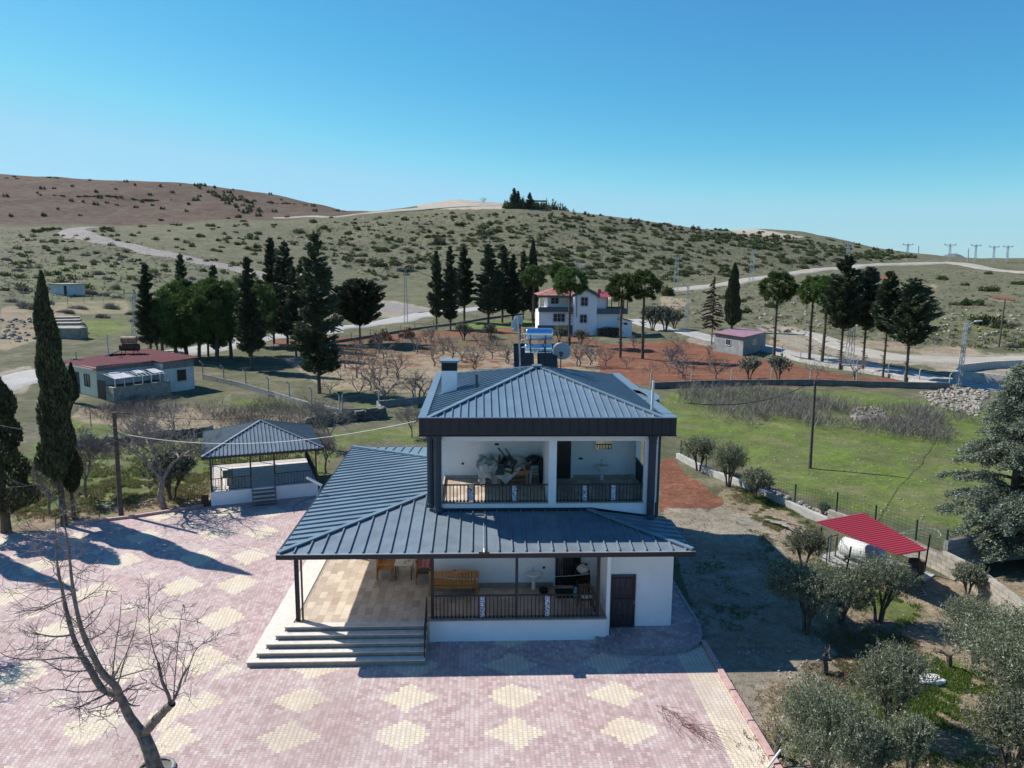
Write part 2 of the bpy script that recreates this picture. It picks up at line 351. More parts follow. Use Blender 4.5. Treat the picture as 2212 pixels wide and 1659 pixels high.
def rooftile(name):
    m=bpy.data.materials.new(name); m.use_nodes=True; n=Nd(m); x,y,z=n.xyz(n.pos())
    cb=n.n('ShaderNodeCombineXYZ'); n.l(x,cb.inputs[0]); n.l(z,cb.inputs[1])
    b=n.n('ShaderNodeTexBrick'); n.l(cb.outputs[0],b.inputs['Vector']); b.inputs['Scale'].default_value=1; b.inputs['Mortar Size'].default_value=.02
    b.inputs['Brick Width'].default_value=.5; b.inputs['Row Height'].default_value=.13
    b.inputs['Color1'].default_value=(.36,.07,.055,1); b.inputs['Color2'].default_value=(.45,.24,.15,1); b.inputs['Mortar'].default_value=(.12,.05,.04,1)
    n.l(b.outputs[0],n.b.inputs['Base Color']); return m
MT['clay']=rooftile('clay_roof_tiles')
def corrug(name,c1,c2,ax,per,rough=.5):                # colour plus ribs as bump
    m=mat(name,c1,rough,col2=c2,sc=1.5); n=Nd(m); v=n.xyz(n.pos())[ax]
    n.bump(n.m('SINE',n.m('MULTIPLY',v,2*math.pi/per)),1,.03); return m
def pebble():
    m=bpy.data.materials.new('pebble_cut_panel'); m.use_nodes=True; n=Nd(m); x,y,z=n.xyz(n.pos())
    cb=n.n('ShaderNodeCombineXYZ'); n.l(n.m('ADD',x,y),cb.inputs[0]); n.l(n.m('MULTIPLY',z,1.35),cb.inputs[1])
    v=n.n('ShaderNodeTexVoronoi',feature='DISTANCE_TO_EDGE'); v.inputs['Scale'].default_value=13; n.l(cb.outputs[0],v.inputs['Vector'])
    n.l(n.mix(n.ramp(v.outputs['Distance'],.05,.10),(.015,.025,.07),(.62,.68,.78)),n.b.inputs['Base Color']); return m
MT['pebble']=pebble()
# interlocking pavers
def pavers(name,diamonds=True,c=None,front=True):
    m=bpy.data.materials.new(name); m.use_nodes=True; n=Nd(m); P=n.pos(); x,y,z=n.xyz(P)
    L,h,A=.165,.132,.017
    if not front:                                      # courses turned a little in the left half of the yard
        a=math.radians(7.2); x2=n.m('ADD',n.m('MULTIPLY',x,math.cos(a)),n.m('MULTIPLY',y,math.sin(a))); y2=n.m('SUBTRACT',n.m('MULTIPLY',y,math.cos(a)),n.m('MULTIPLY',x,math.sin(a))); x,y=x2,y2
    x,y=y,x                                             # zigzag sides run along Y, straight joints across
    xx=n.m('DIVIDE',x,L); tri=n.m('SINE',n.m('MULTIPLY',xx,2*math.pi)); tri=n.m('MULTIPLY',tri,1.6); tri=n.m('MAXIMUM',n.m('MINIMUM',tri,1.),-1.)
    c0=n.m('COSINE',n.m('MULTIPLY',y,math.pi/h)); yy=n.m('ADD',y,n.m('MULTIPLY',n.m('MULTIPLY',c0,tri),A))
    row=n.m('FLOOR',n.m('DIVIDE',yy,h)); fy=n.m('FRACT',n.m('DIVIDE',yy,h))
    sh=n.m('MULTIPLY',n.m('MODULO',n.m('ABSOLUTE',row),2.),.5); xs=n.m('ADD',n.m('ADD',xx,sh),.75)
    col=n.m('FLOOR',xs); fx=n.m('FRACT',xs)
    ex=n.m('MULTIPLY',n.m('MINIMUM',fx,n.m('SUBTRACT',1.,fx)),L); ey=n.m('MULTIPLY',n.m('MINIMUM',fy,n.m('SUBTRACT',1.,fy)),h)
    e=n.m('MINIMUM',ex,ey); joint=n.ramp(e,.002,.008)
    cx=n.m('MULTIPLY',n.m('SUBTRACT',n.m('ADD',col,-.25),sh),L); cy=n.m('MULTIPLY',n.m('ADD',row,.5),h)
    cb=n.n('ShaderNodeCombineXYZ'); n.l(col,cb.inputs[0]); n.l(row,cb.inputs[1])
    wn=n.n('ShaderNodeTexWhiteNoise',noise_dimensions='2D'); n.l(cb.outputs[0],wn.inputs['Vector']); rnd=wn.outputs['Value']
    wr=n.xyz(wn.outputs['Color'])
    base=n.mix(rnd,(.54,.395,.37),(.36,.25,.235)) if c is None else n.mix(rnd,*c)
    base=n.mix(n.ramp(wr[1],.55,1.,0,.75),base,(.58,.50,.47))
    if diamonds:
        cx,cy=cy,cx
        def dia(px,py,sx,sy,ax,ay):
            dx=n.m('ABSOLUTE',n.m('SUBTRACT',n.m('FRACT',n.m('ADD',n.m('DIVIDE',n.m('SUBTRACT',cx,px),sx),.5)),.5)); dy=n.m('ABSOLUTE',n.m('SUBTRACT',n.m('FRACT',n.m('ADD',n.m('DIVIDE',n.m('SUBTRACT',cy,py),sy),.5)),.5))
            q=n.m('ADD',n.m('DIVIDE',n.m('MULTIPLY',dx,sx),ax),n.m('DIVIDE',n.m('MULTIPLY',dy,sy),ay)); return n.m('LESS_THAN',q,1.)
        yel=n.mix(rnd,(.72,.63,.46),(.60,.50,.35)); yel=n.mix(n.ramp(wr[0],.75,1.,0,.8),yel,(.62,.57,.48))
        if front: 
            d=n.m('MULTIPLY',dia(-2.06,20.1,3.07,1.74,.86,.70),n.m('MULTIPLY',n.m('LESS_THAN',cx,6.2),n.m('GREATER_THAN',cy,17.3)))
            d=n.m('MAXIMUM',d,n.m('GREATER_THAN',cx,6.45))
        else:
            rot=lambda px,py:(px*math.cos(a)+py*math.sin(a),py*math.cos(a)-px*math.sin(a))
            p0=rot(-9.92,31.07); p1=rot(-11.67,27.97); p2=rot(-13.27,29.08)
            d=n.m('MULTIPLY',dia(p0[0],p0[1],50.,2.93,.85,1.0),n.m('GREATER_THAN',cx,p0[0]-1.05))
            e1=n.m('MULTIPLY',dia(p1[0],p1[1],3.15,3.0,.85,1.0),n.m('LESS_THAN',cx,p0[0]-1.05))
            e2=n.m('MULTIPLY',dia(p2[0],p2[1],3.15,3.0,.30,.34),n.m('LESS_THAN',cx,p0[0]-1.2)); d=n.m('MAXIMUM',d,n.m('MAXIMUM',e1,e2))
        base=n.mix(d,base,yel)
    # worn, dusty patches; sand and moss in places
    dust=n.ramp(n.noise(.55,7,.72,P,dist=.4),.48,.70,0,.55); base=n.mix(dust,base,(.64,.56,.51))
    red=n.ramp(n.noise(.3,3,.6,P),.55,.75,0,.35); base=n.mix(red,base,(.50,.30,.25))
    dirt=n.ramp(n.noise(1.3,6,.75,P,dist=1.),.66,.74,0,.55); base=n.mix(dirt,base,(.36,.34,.29))
    base=n.mix(n.ramp(n.noise(45,3,.7,P),.3,.8,0,.35),base,(.2,.15,.14))
    base=n.mix(n.ramp(n.noise(.16,4,.6,P,dist=1.5),.52,.62,0,.35),base,(.30,.22,.20)); base=n.mix(n.ramp(n.noise(3.2,7,.8,P),.62,.75,0,.5),base,(.70,.66,.62))
    jc=n.mix(n.ramp(n.noise(.9,5,.7,P),.45,.6),(.20,.15,.145),(.30,.26,.23))
    f=n.mix(joint,jc,base); n.l(f,n.b.inputs['Base Color']); n.b.inputs['Roughness'].default_value=.82; n.b.inputs['Specular IOR Level'].default_value=.3
    n.bump(n.m('ADD',n.ramp(e,.001,.01),n.m('MULTIPLY',n.noise(60,3,.6,P),.25)),.5,.008)
    return m
MT['pav_f']=pavers('front_yard_pavers',True,None,True); MT['pav_l']=pavers('left_yard_pavers',True,None,False)
MT['pav_r']=pavers('raised_path_pavers',False,((.34,.24,.24),(.26,.19,.2)),True)
# ------------------------------------------------------------------ terrain mesh and its soil zones
def inpoly(px,py,poly):
    c=np.zeros(px.shape,bool); n=len(poly); j=n-1
    for i in range(n):
        xi,yi=poly[i];xj,yj=poly[j]
        t=((yi>py)!=(yj>py))&(px<(xj-xi)*(py-yi)/((yj-yi)+1e-12)+xi); c^=t; j=i
    return c
TX=GX;TY=GY;TZ=T
dx=np.stack([TX,TY,TZ-H],-1); zz=dx@fw; SX=1106+F*(dx@r2)/zz; SY=829.5-F*(dx@u2)/zz
def zone(polys,soft=(2,2)):
    m=np.zeros(TX.shape)
    for p in polys: m=np.maximum(m,inpoly(SX,SY,p).astype(float))
    return np.clip(box1(box1(m,soft[0],0),soft[1],1),0,1)
red=zone([[z5(1230,600),z5(1400,590),z5(1480,610),z5(1300,625)],[z5(2000,715),z5(2160,730),z5(2170,755),z5(2020,740)],[z5(1600,668),z5(1690,670),z5(1700,690),z5(1620,690)],[(1290,748),(1330,742),(1420,738),(1500,734),(1560,762),(1660,778),(1800,806),(1995,829),(1800,834),(1430,838),(1330,826),(1300,800),(1250,780)],
 [(1424,1000),(1450,985),(1478,1026),(1560,1073),(1572,1090),(1540,1100),(1424,1102)],
 [(780,745),(850,730),(905,742),(860,760),(800,770)],[(560,735),(1180,705),(1300,738),(1320,826),(1100,800),(900,790),(760,800),(680,760)]])
red[:]=np.where(inpoly(SX,SY,[(690,742),(1180,712),(1290,745),(1300,826),(1240,815),(1100,802),(960,800),(690,850)]),np.minimum(red,.46),red)
grn=zone([[(1440,850),(1600,838),(1900,850),(2212,905),(2300,1250),(2180,1180),(2040,1140),(1900,1120),(1700,1062),(1600,1000),(1470,950),(1430,890)],
 [(150,715),(190,690),(250,690),(300,705),(200,735)],[(1760,1200),(1830,1230),(1900,1275),(1990,1320),(1960,1360),(1830,1300)],[(1960,1470),(2070,1420),(2110,1480),(2000,1560),(1930,1520)],
 [(150,900),(420,940),(700,930),(930,905),(900,965),(760,960),(690,1040),(460,1050),(200,1110),(0,1120),(0,1000)],[(690,880),(920,850),(925,880),(720,905)],[(1000,700),(1160,690),(1200,715),(1020,725)],[(420,860),(620,850),(700,880),(560,900)]])
grn=np.maximum(grn,.45*zone([[(0,560),(240,540),(460,600),(560,640),(300,700),(0,700)],[(1500,700),(2212,650),(2212,760),(1700,720)],[(800,620),(940,600),(960,660),(860,660)]],(10,6)))
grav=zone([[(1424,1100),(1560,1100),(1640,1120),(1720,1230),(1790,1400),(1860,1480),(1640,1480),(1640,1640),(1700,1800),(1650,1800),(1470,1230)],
 [(1620,700),(1710,705),(1830,742),(1900,765),(2137,765),(2330,760),(2330,850),(2120,835),(2000,790),(1850,780),(1700,745)],
 [(790,655),(840,648),(940,668),(940,684),(860,690),(780,680)],[(1490,728),(1560,740),(1545,752),(1480,738)],[(0,800),(80,790),(60,850),(0,850)]])
dry=zone([[(1560,1050),(1700,1100),(1780,1180),(1760,1250),(2300,1250),(2300,1900),(1600,1900),(1640,1480),(1700,1300),(1640,1150),(1540,1110)],
 [(600,770),(1000,760),(1290,748),(1300,830),(930,850),(700,840)],[(380,880),(700,900),(620,930),(160,925),(160,880)],[(0,1050),(460,1010),(460,1090),(140,1140),(0,1150)],
 [z5(640,990),z5(760,960),z5(1000,1060),z5(900,1085),z5(700,1040)],[z5(1000,950),z5(1200,990),z5(1500,1000),z5(1560,1060),z5(1250,1040)],[z5(1550,1040),z5(1850,1020),z5(2000,1080),z5(1600,1085)],[z5(1650,640),z5(1700,660),z5(1640,690),z5(1600,670)],[z5(0,720),z5(200,740),z5(120,800),z5(0,790)],[z5(2000,720),z5(2140,740),z5(2150,760),z5(2010,745)],[z3(0,960),z3(420,930),z3(800,920),z3(800,1000),z3(450,1010),z3(300,1140),z3(0,1250)],[z6(420,480),z6(700,490),z6(1600,520),z6(1700,560),z6(1000,600),z6(450,640)],[(1650,985),(1760,975),(1770,1010),(1690,1008)],[(1820,940),(1950,945),(1940,960),(1840,955)]])
redhill=((TX*TX+TY*TY)>478**2)&(SX<790)&((TX*TX+TY*TY)<1200**2)
redhill=box1(box1(redhill.astype(float),3,0),1,1)
sandy=zone([[(1560,492),(1620,492),(1740,512),(1700,518),(1600,508)],[(900,430),(1000,432),(1100,440),(1090,452),(900,452)]],(1,1))
V=np.stack([TX,TY,TZ],-1).reshape(-1,3)
i,j=np.meshgrid(np.arange(NA-1),np.arange(ND-1),indexing='ij'); a=i*ND+j
q=np.stack([a,a+ND,a+ND+1,a+1],-1).reshape(-1,4)
me=qmesh('ground',V,q)
grn=np.where((SX<930)&(SY>845),grn*.56,grn)
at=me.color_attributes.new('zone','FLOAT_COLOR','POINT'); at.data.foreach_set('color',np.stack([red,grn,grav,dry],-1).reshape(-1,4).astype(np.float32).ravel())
at=me.color_attributes.new('zone2','FLOAT_COLOR','POINT'); at.data.foreach_set('color',np.stack([redhill,sandy,sandy*0,sandy*0+1],-1).reshape(-1,4).astype(np.float32).ravel())
gm=bpy.data.materials.new('ground_soils'); gm.use_nodes=True; n=Nd(gm); P=n.pos()
za_=n.n('ShaderNodeAttribute',attribute_name='zone'); zz_=n.n('ShaderNodeSeparateColor'); n.l(za_.outputs['Color'],zz_.inputs[0])
zb_=n.n('ShaderNodeAttribute',attribute_name='zone2'); z2_=n.n('ShaderNodeSeparateColor'); n.l(zb_.outputs['Color'],z2_.inputs[0])
n1=n.noise(.55,9,.78,P); n2=n.noise(.12,6,.7,P); n3=n.noise(6,6,.8,P); n4=n.noise(.35,7,.7,P,dist=.5); n5=n.noise(22,4,.8,P)
base=n.mix(n.ramp(n2,.38,.62),(.108,.105,.060),(.158,.138,.092)); base=n.mix(n.ramp(n1,.46,.60,0,.85),base,(.068,.086,.034)); base=n.mix(n.ramp(n4,.55,.66,0,.75),base,(.21,.18,.13)); base=n.mix(n.ramp(n3,.52,.66,0,.65),base,(.07,.07,.042)); base=n.mix(n.m('MULTIPLY',n.ramp(n5,.62,.72,0,.6),n.ramp(n4,.4,.6)),base,(.36,.33,.27))
def mask(v,sh=.5,amp=1.2,nz=n1): return n.ramp(n.m('ADD',v,n.m('MULTIPLY',n.m('SUBTRACT',nz,.5),amp)),sh-.07,sh+.07)
dr=n.mix(n.ramp(n3,.42,.62),(.30,.235,.16),(.16,.125,.085)); dr=n.mix(n.ramp(n1,.56,.64,0,.9),dr,(.10,.155,.03)); dr=n.mix(n.ramp(n5,.6,.75,0,.6),dr,(.46,.40,.32))
base=n.mix(mask(za_.outputs['Alpha']),base,dr)
gr=n.mix(n.ramp(n3,.40,.60),(.085,.135,.022),(.155,.205,.042)); gr=n.mix(n.ramp(n4,.42,.58,0,.8),gr,(.12,.125,.055)); gr=n.mix(n.ramp(n1,.50,.62,0,.6),gr,(.055,.085,.022)); gr=n.mix(n.ramp(n5,.52,.64,0,.5),gr,(.045,.06,.02)); gr=n.mix(n.ramp(n2,.52,.62,0,.6),gr,(.17,.16,.075)); gr=n.mix(n.ramp(n1,.60,.68,0,.6),gr,(.27,.22,.15))
base=n.mix(mask(zz_.outputs[1]),base,gr)
rd=n.mix(n.ramp(n3,.35,.65),(.215,.09,.052),(.13,.053,.033)); rd=n.mix(n.ramp(n1,.5,.66,0,.7),rd,(.20,.125,.075)); rd=n.mix(n.ramp(n4,.60,.70,0,.55),rd,(.12,.14,.05))
base=n.mix(mask(zz_.outputs[0],.5,1.5,n4),base,rd)
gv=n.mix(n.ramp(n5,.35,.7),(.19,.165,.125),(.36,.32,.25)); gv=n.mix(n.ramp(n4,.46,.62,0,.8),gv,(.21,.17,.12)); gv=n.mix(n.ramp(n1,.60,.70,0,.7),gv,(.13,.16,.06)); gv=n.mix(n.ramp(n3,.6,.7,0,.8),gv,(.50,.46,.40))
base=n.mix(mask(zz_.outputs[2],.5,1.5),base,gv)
rh=n.mix(n.ramp(n4,.4,.62),(.10,.055,.04),(.065,.04,.03)); rh=n.mix(n.ramp(n2,.45,.62,0,.7),rh,(.11,.10,.06)); rh=n.mix(n.ramp(n1,.55,.68,0,.6),rh,(.13,.085,.065))
base=n.mix(z2_.outputs[0],base,rh); base=n.mix(mask(z2_.outputs[1],.5,.8),base,(.36,.31,.24))
vz=n.n('ShaderNodeTexVoronoi'); vz.inputs['Scale'].default_value=1.6; n.l(P,vz.inputs['Vector']); pb=n.m('MULTIPLY',n.ramp(vz.outputs['Distance'],.10,.07),n.ramp(n1,.5,.55))
base=n.mix(n.m('MULTIPLY',pb,.8),base,(.42,.38,.32))
n6=n.noise(2.2,12,.9,P); n7=n.noise(.22,10,.85,P); var=n.m('MULTIPLY',n.ramp(n6,.34,.66,.52,1.5),n.ramp(n7,.36,.64,.72,1.3)); hv=n.n('ShaderNodeHueSaturation'); n.l(base,hv.inputs['Color']); n.l(var,hv.inputs['Value']); base=hv.outputs[0]
n.l(base,n.b.inputs['Base Color']); n.b.inputs['Roughness'].default_value=.95; n.b.inputs['Specular IOR Level'].default_value=.15
n.bump(n.m('ADD',n.m('MULTIPLY',n1,1.5),n.m('ADD',n.m('MULTIPLY',n3,.6),n.m('MULTIPLY',n5,.2))),.9,.12)
gnd=link('ground',me,gm); tag(gnd,kind='structure')
# ground round and behind the viewer, under the same sheet
mb=MB(); mb.poly([(-9000,-9000,-.6),(9000,-9000,-.6),(9000,2,-.6),(-9000,2,-.6)]); mb.poly([(-9000,2,-.6),(-5,2,-.6),(-9000,4600,-.6)]); mb.poly([(5,2,-.6),(9000,2,-.6),(9000,3800,-.6)])
struct('far_ground',mb,MT['conc_d'])
# ------------------------------------------------------------------ roads
def ribbon(name,pts,width,mt,lift=.12,step=4.,nx=6):
    P=[]; 
    for p in pts:
        q_=tp(*p)
        if q_ is not None: P.append(q_)
    P=np.array(P)[:,:2]
    # Catmull-Rom
    Q=[]
    for k in range(len(P)-1):
        p0=P[max(k-1,0)];p1=P[k];p2=P[k+1];p3=P[min(k+2,len(P)-1)]; L=np.linalg.norm(p2-p1); m=max(2,int(L/step))
        for t in np.linspace(0,1,m,endpoint=False): Q.append(.5*((2*p1)+(-p0+p2)*t+(2*p0-5*p1+4*p2-p3)*t*t+(-p0+3*p1-3*p2+p3)*t**3))
    Q.append(P[-1]); Q=np.array(Q); n_=len(Q); V=[];Fc=[]
    for k in range(n_):
        d=Q[min(k+1,n_-1)]-Q[max(k-1,0)]; d/=np.linalg.norm(d)+1e-9; s=np.array([d[1],-d[0]])
        wd=width if not hasattr(width,'__len__') else np.interp(k/(n_-1),np.linspace(0,1,len(width)),width)
        wd*=1+.22*float(vnoise(np.array(Q[k][0]/6.),np.array(Q[k][1]/6.)))+.2*float(vnoise(np.array(Q[k][0]/1.7),np.array(Q[k][1]/1.7)))
        cz=hgt(*Q[k])
        for m in range(-1,nx+2):                       # the outermost row on each side dips into the verge
            p=Q[k]+s*wd*(m/nx-.5)*(1 if 0<=m<=nx else .93+.02*nx); e_=-.35-lift if (m<0 or m>nx) else 0
            V.append((p[0],p[1],max(hgt(p[0],p[1]),cz*.5+hgt(p[0],p[1])*.5)+lift+e_))
    nr=nx+3
    for k in range(n_-1):
        for m in range(nr-1): a=k*nr+m; Fc.append((a,a+1,a+nr+1,a+nr))
    me=mesh_of(name,V,Fc); o=link(name,me,mt,None,True); tag(o,kind='structure'); return Q
def roadmat(name,c1,c2,c3):
    m=mat(name,c1,.9,col2=c2,sc=.35); n=Nd(m); P=n.pos(); src=n.b.inputs['Base Color'].links[0].from_socket
    c=n.mix(n.ramp(n.noise(3,6,.75,P),.5,.7,0,.6),src,c3); n.l(c,n.b.inputs['Base Color']); n.bump(n.noise(9,5,.7,P),.5,.05); return m
MT['road_l']=roadmat('pale_gravel_road',(.37,.335,.28),(.28,.25,.205),(.20,.17,.13)); MT['road_g']=roadmat('dark_gravel_track',(.22,.19,.165),(.15,.13,.115),(.28,.24,.20))
MT['road_c']=roadmat('concrete_lane',(.37,.355,.33),(.28,.27,.25),(.21,.19,.165))
ribbon('hill_road',[z3(2050,890),z3(1650,770),z3(1300,690),z3(1000,627),z3(800,582),z3(640,548),z3(520,520),z3(460,492),z3(500,472),z3(600,466)],[7,7,7,7,7,8,10,12,10,7],MT['road_g'],.25)
ribbon('ridge_road',[z3(1700,408),z3(1900,400),z4(0,404),z4(200,382),z4(400,364),z4(600,348),z4(850,332),z4(1000,326),z4(1150,322)],[5,5,6,8,10,14,16,14,9],MT['road_l'],.3)
ribbon('main_road',[(-60,850),z6(50,300),(200,790),z3(1100,1245),z3(1400,1200),z3(1650,1150),z3(2000,1125),z4(0,1095),z4(150,1082),z4(300,1065),z4(460,1036),z4(620,1005),z4(780,985),z4(1000,962)],[5,5,5,5,5,5.5,5.5,5,5,5,6,7,6,5.5],MT['road_c'],.10,2.5)
ribbon('far_road',[z4(1000,962),(1150,668),(1300,645),z4(1890,880),z5(0,690),z5(200,672),z5(400,648),z5(550,618),z5(700,598),z5(850,576),z5(1000,556),z5(1200,538),z5(1500,526),z5(1720,517)],[5,5,5,6,6,6,6,6,6,6,6.5,6.5,6.5,6.5],MT['road_l'],.2)
ribbon('side_track',[z5(1720,515),z5(1830,524),z5(1960,548),z5(2212,575),z5(2400,590)],8,MT['road_l'],.25)
ribbon('lane',[z4(1870,1040),z4(1960,1065),z4(2130,1110),z5(60,925),z5(200,950),z5(330,985),z5(560,1020),z5(760,1068),z5(1000,1100),z5(1300,1155),z5(1600,1215),z5(1900,1258),z5(2212,1290),z5(2400,1300)],4.5,MT['road_c'],.07,2.5)
ribbon('field_track',[z5(820,930),z5(950,960),z5(1050,1000),z5(1200,1050),z5(1450,1095),z5(1750,1110),z5(2100,1112),z5(2350,1110)],[2.5,3,4,5,5.5,6,6.5,7],MT['road_l'],.09,2.5)
ribbon('apron',[z4(250,945),z4(350,965),z4(480,985),z4(600,995)],[10,12,10,6],MT['road_g'],.16)
# ------------------------------------------------------------------ distant mountain
mb=MB(); base=[];top=[]
for k,(x,y) in enumerate([(1600,484),(1690,486),(1730,470),(1760,462),(1800,460),(1830,470),(1860,488),(1900,492),(2010,496),(2100,492),(2212,497),(2350,498)]):
    d=14000; r=ray(*z5(x,y)); s=d/r[1]; p=CAM+r*s; top.append(p); base.append(np.array([p[0]*.97,p[1]*.97,-10]));
nT=len(top); back=[np.array([p[0]*1.1,p[1]*1.1,-10]) for p in top]
mb.add(base+top+back,[(k,k+1,nT+k+1,nT+k) for k in range(nT-1)]+[(nT+k,nT+k+1,2*nT+k+1,2*nT+k) for k in range(nT-1)])
struct('mountain',mb,mat('distant_mountain_rock',(.13,.15,.13),1,var=.3,sc=.002))
# ------------------------------------------------------------------ yard
mb=MB()
left=[g(*zc(*p))[:2] for p in ((1180,10),(820,65),(440,110),(250,145),(0,160))]
yl=[(-7.4,22.2),(-7.4,38.6),(-8.6,39.7)]+[(-14.02,37.9)]+[tuple(p) for p in left]+[(-26,33),(-30,30),(-30,2),(-8.6,2),(-8.6,18),(-8.0,22.2)]
mb.prism(yl,-.3,.006); struct('yard_paving',mb,MT['pav_l'])
mb=MB(); mb.prism([(-8.0,22.2),(-8.6,18),(-8.6,2),(7.46,2),(7.46,23.4),(7.3,23.4),(7.3,24.0),(-7.4,24.0),(-7.4,22.2)],-.3,.004); struct('front_yard_paving',mb,MT['pav_f'])
def kerb(name,pts,w,h,mt,seg=.5,label='',z=0):
    mb=MB(); 
    for a,b in zip(pts[:-1],pts[1:]):
        a=np.array(a);b=np.array(b);L=np.linalg.norm(b-a);m=max(1,int(L/seg))
        for k in range(m):
            p=a+(b-a)*(k/m+.004/max(L/m,.1)*.5);q_=a+(b-a)*((k+1)/m-.004/max(L/m,.1)*.5); j=random.uniform(-.004,.004)
            mb.bar((p[0],p[1],z+h/2-.05+j),(q_[0],q_[1],z+h/2-.05+j),w,h+.1)
    return tag(part(name,mb,mt),label,'kerb')
kerb('kerb',[(7.56,2.),(7.56,23.1)],.17,.10,MT['kerb'],1.5,'long straight pink kerb along the right edge of the paving')
kerb('kerb',[(p[0],p[1]+.1) for p in [(-14.3,37.9)]+[tuple(p) for p in left[:3]]],.16,.13,MT['kerb'],.8,'red kerb of the left yard edge beneath the bare trees')
rc=[(4.0,23.5),(4.02,22.95),(4.3,22.6),(5.0,22.38),(6.0,22.33),(6.8,22.5),(7.3,22.85),(7.58,23.4),(7.74,24.4),(7.74,27.0),(7.7,36.3)]
mb=MB(); mb.prism(rc+[(4.5,36.3),(4.5,23.5)],-.2,.10); struct('raised_path',mb,MT['pav_r'])
kerb('kerb',rc,.13,.13,MT['kerbg'],.42,'curved grey kerb round the raised path by the metal door')
# ------------------------------------------------------------------ main house
house=thing('house','two-storey white house with blue-grey metal roofs in the middle of the picture','house',(0,30,0))
Hs=lambda nm,mb,mt,**k: part(nm,mb,MT[mt] if isinstance(mt,str) else mt,house,**k)
fz=.75
mb=MB(); mb.prism([(-6.05,23.3),(-1.66,23.3),(-1.66,23.42),(4.3,23.42),(4.3,24.2),(6.6,24.2),(6.6,36),(-6.05,36)],.0,fz); Hs('porch_floor',mb,'trav')
mb=MB()
for k in range(5):                                     # five steps wrapping the front and left of the porch
    f_=21.92+.28*k; l_=-7.28+.23*k; zt=.15*(k+1)
    b_=.004*k
    mb.prism([(l_,f_),(-1.70-b_,f_),(-1.70-b_,23.31),(-6.04-b_,23.31),(-6.04-b_,36.2-b_),(l_,36.2-b_)],.15*k-(.02 if k==0 else 0)+.001*k,zt-.001)
    if k==4: pass
st=Hs('steps',mb,mat('shade_toned_travertine_riser',(.34,.28,.22),.7,col2=(.24,.19,.15),sc=4,bump=.15,bsc=30))  # riser colour darkened to paint in the shade on the step fronts
mb=MB()
for k in range(5):
    f_=21.92+.28*k; l_=-7.28+.23*k; zt=.15*(k+1)
    mb.box(l_-.02,-1.71,f_-.03,f_+.248,zt,zt+.028)
    mb.box(l_-.02,l_+.205,f_+.25,36.15,zt,zt+.028)
part('step_nosing',mb,mat('sun_toned_stone_tread',(.66,.60,.52),.6,var=.22,sc=5),st)  # tread colour lightened to paint in the sunlit step tops
# low front wall + ledge
mb=MB(); mb.box(-1.66,4.3,23.36,23.5,-.1,.78); Hs('porch_front_wall',mb,'white')
mb=MB(); mb.box(-1.72,4.3,23.26,23.56,.782,.83); Hs('ledge',mb,'stone_d')
# walls
mb=MB(); mb.box(4.42,6.72,24.1,24.3,-.05,3.2); mb.box(6.52,6.72,24.3,36,-.05,3.2); mb.box(4.42,4.6,24.3,26.0,-.05,3.2)
mb.box(-1.66,4.42,26.0,26.2,0,3.3); mb.box(-1.66,-1.46,26.2,36,0,3.3); mb.box(-1.46,6.52,35.8,36,0,3.3); mb.box(4.3,4.42,23.45,26.0,-.05,3.2); Hs('lower_wall',mb,'white')
mb=MB(); mb.box(-1.66,2.74,25.94,25.998,fz,fz+.16); Hs('skirting',mb,'stone_d')
mb=MB(); mb.box(-.95,.45,25.93,25.999,2.2,2.3); Hs('window_sill',mb,'stone')
# upper storey
uz=3.95
mb=MB()
mb.box(-1.62,6.42,26.0,26.2,3.25,uz+.02); mb.box(-1.42,6.3,26.2,29.25,uz-.25,uz)
Hs('balcony_slab',mb,'white')
mb=MB(); mb.box(-1.4,6.28,26.2,29.25,uz,uz+.02); Hs('balcony_floor',mb,'trav')
mb=MB(); mb.box(-1.4,2.75,29.2,29.25,uz+.02,uz+.15); mb.box(3.85,6.28,29.2,29.25,uz+.02,uz+.15); mb.box(-1.42,-1.38,26.2,29.2,uz+.02,uz+.15); mb.box(6.2,6.27,26.2,29.2,uz+.02,uz+.2); Hs('skirting',mb,'stone')
mb=MB(); mb.box(-1.62,6.5,29.25,29.45,3.3,6.64); mb.box(2.52,2.8,26.0,29.3,uz+.02,6.64)
mb.box(-1.62,-1.42,29.45,36,3.3,6.64); mb.box(6.3,6.5,29.45,36,3.0,6.64); mb.box(-1.42,6.3,35.8,36,3.3,6.64)
mb.box(6.02,6.5,26.0,26.2,uz+.02,6.64); mb.box(6.3,6.5,26.2,27.0,3.2,6.64); mb.box(6.3,6.5,28.8,29.25,3.2,6.64); mb.box(6.3,6.5,27.0,28.8,3.2,4.0)
mb.box(-1.62,-1.35,26.0,26.25,uz+.02,6.64)
mb.box(-1.62,6.5,25.99,26.25,6.3,6.64); mb.box(6.29,6.51,26.25,29.25,6.3,6.64); mb.box(-1.63,-1.41,26.25,29.25,6.3,6.64)
Hs('upper_wall',mb,'white')
mb=MB(); mb.box(-1.62,6.5,25.6,29.25,6.641,6.66); Hs('balcony_ceiling',mb,'white')
mb=MB(); mb.box(-1.36,2.5,25.96,26.24,uz+.021,uz+.06); mb.box(2.82,6.0,25.96,26.24,uz+.021,uz+.06); Hs('balcony_sill',mb,'stone_d')
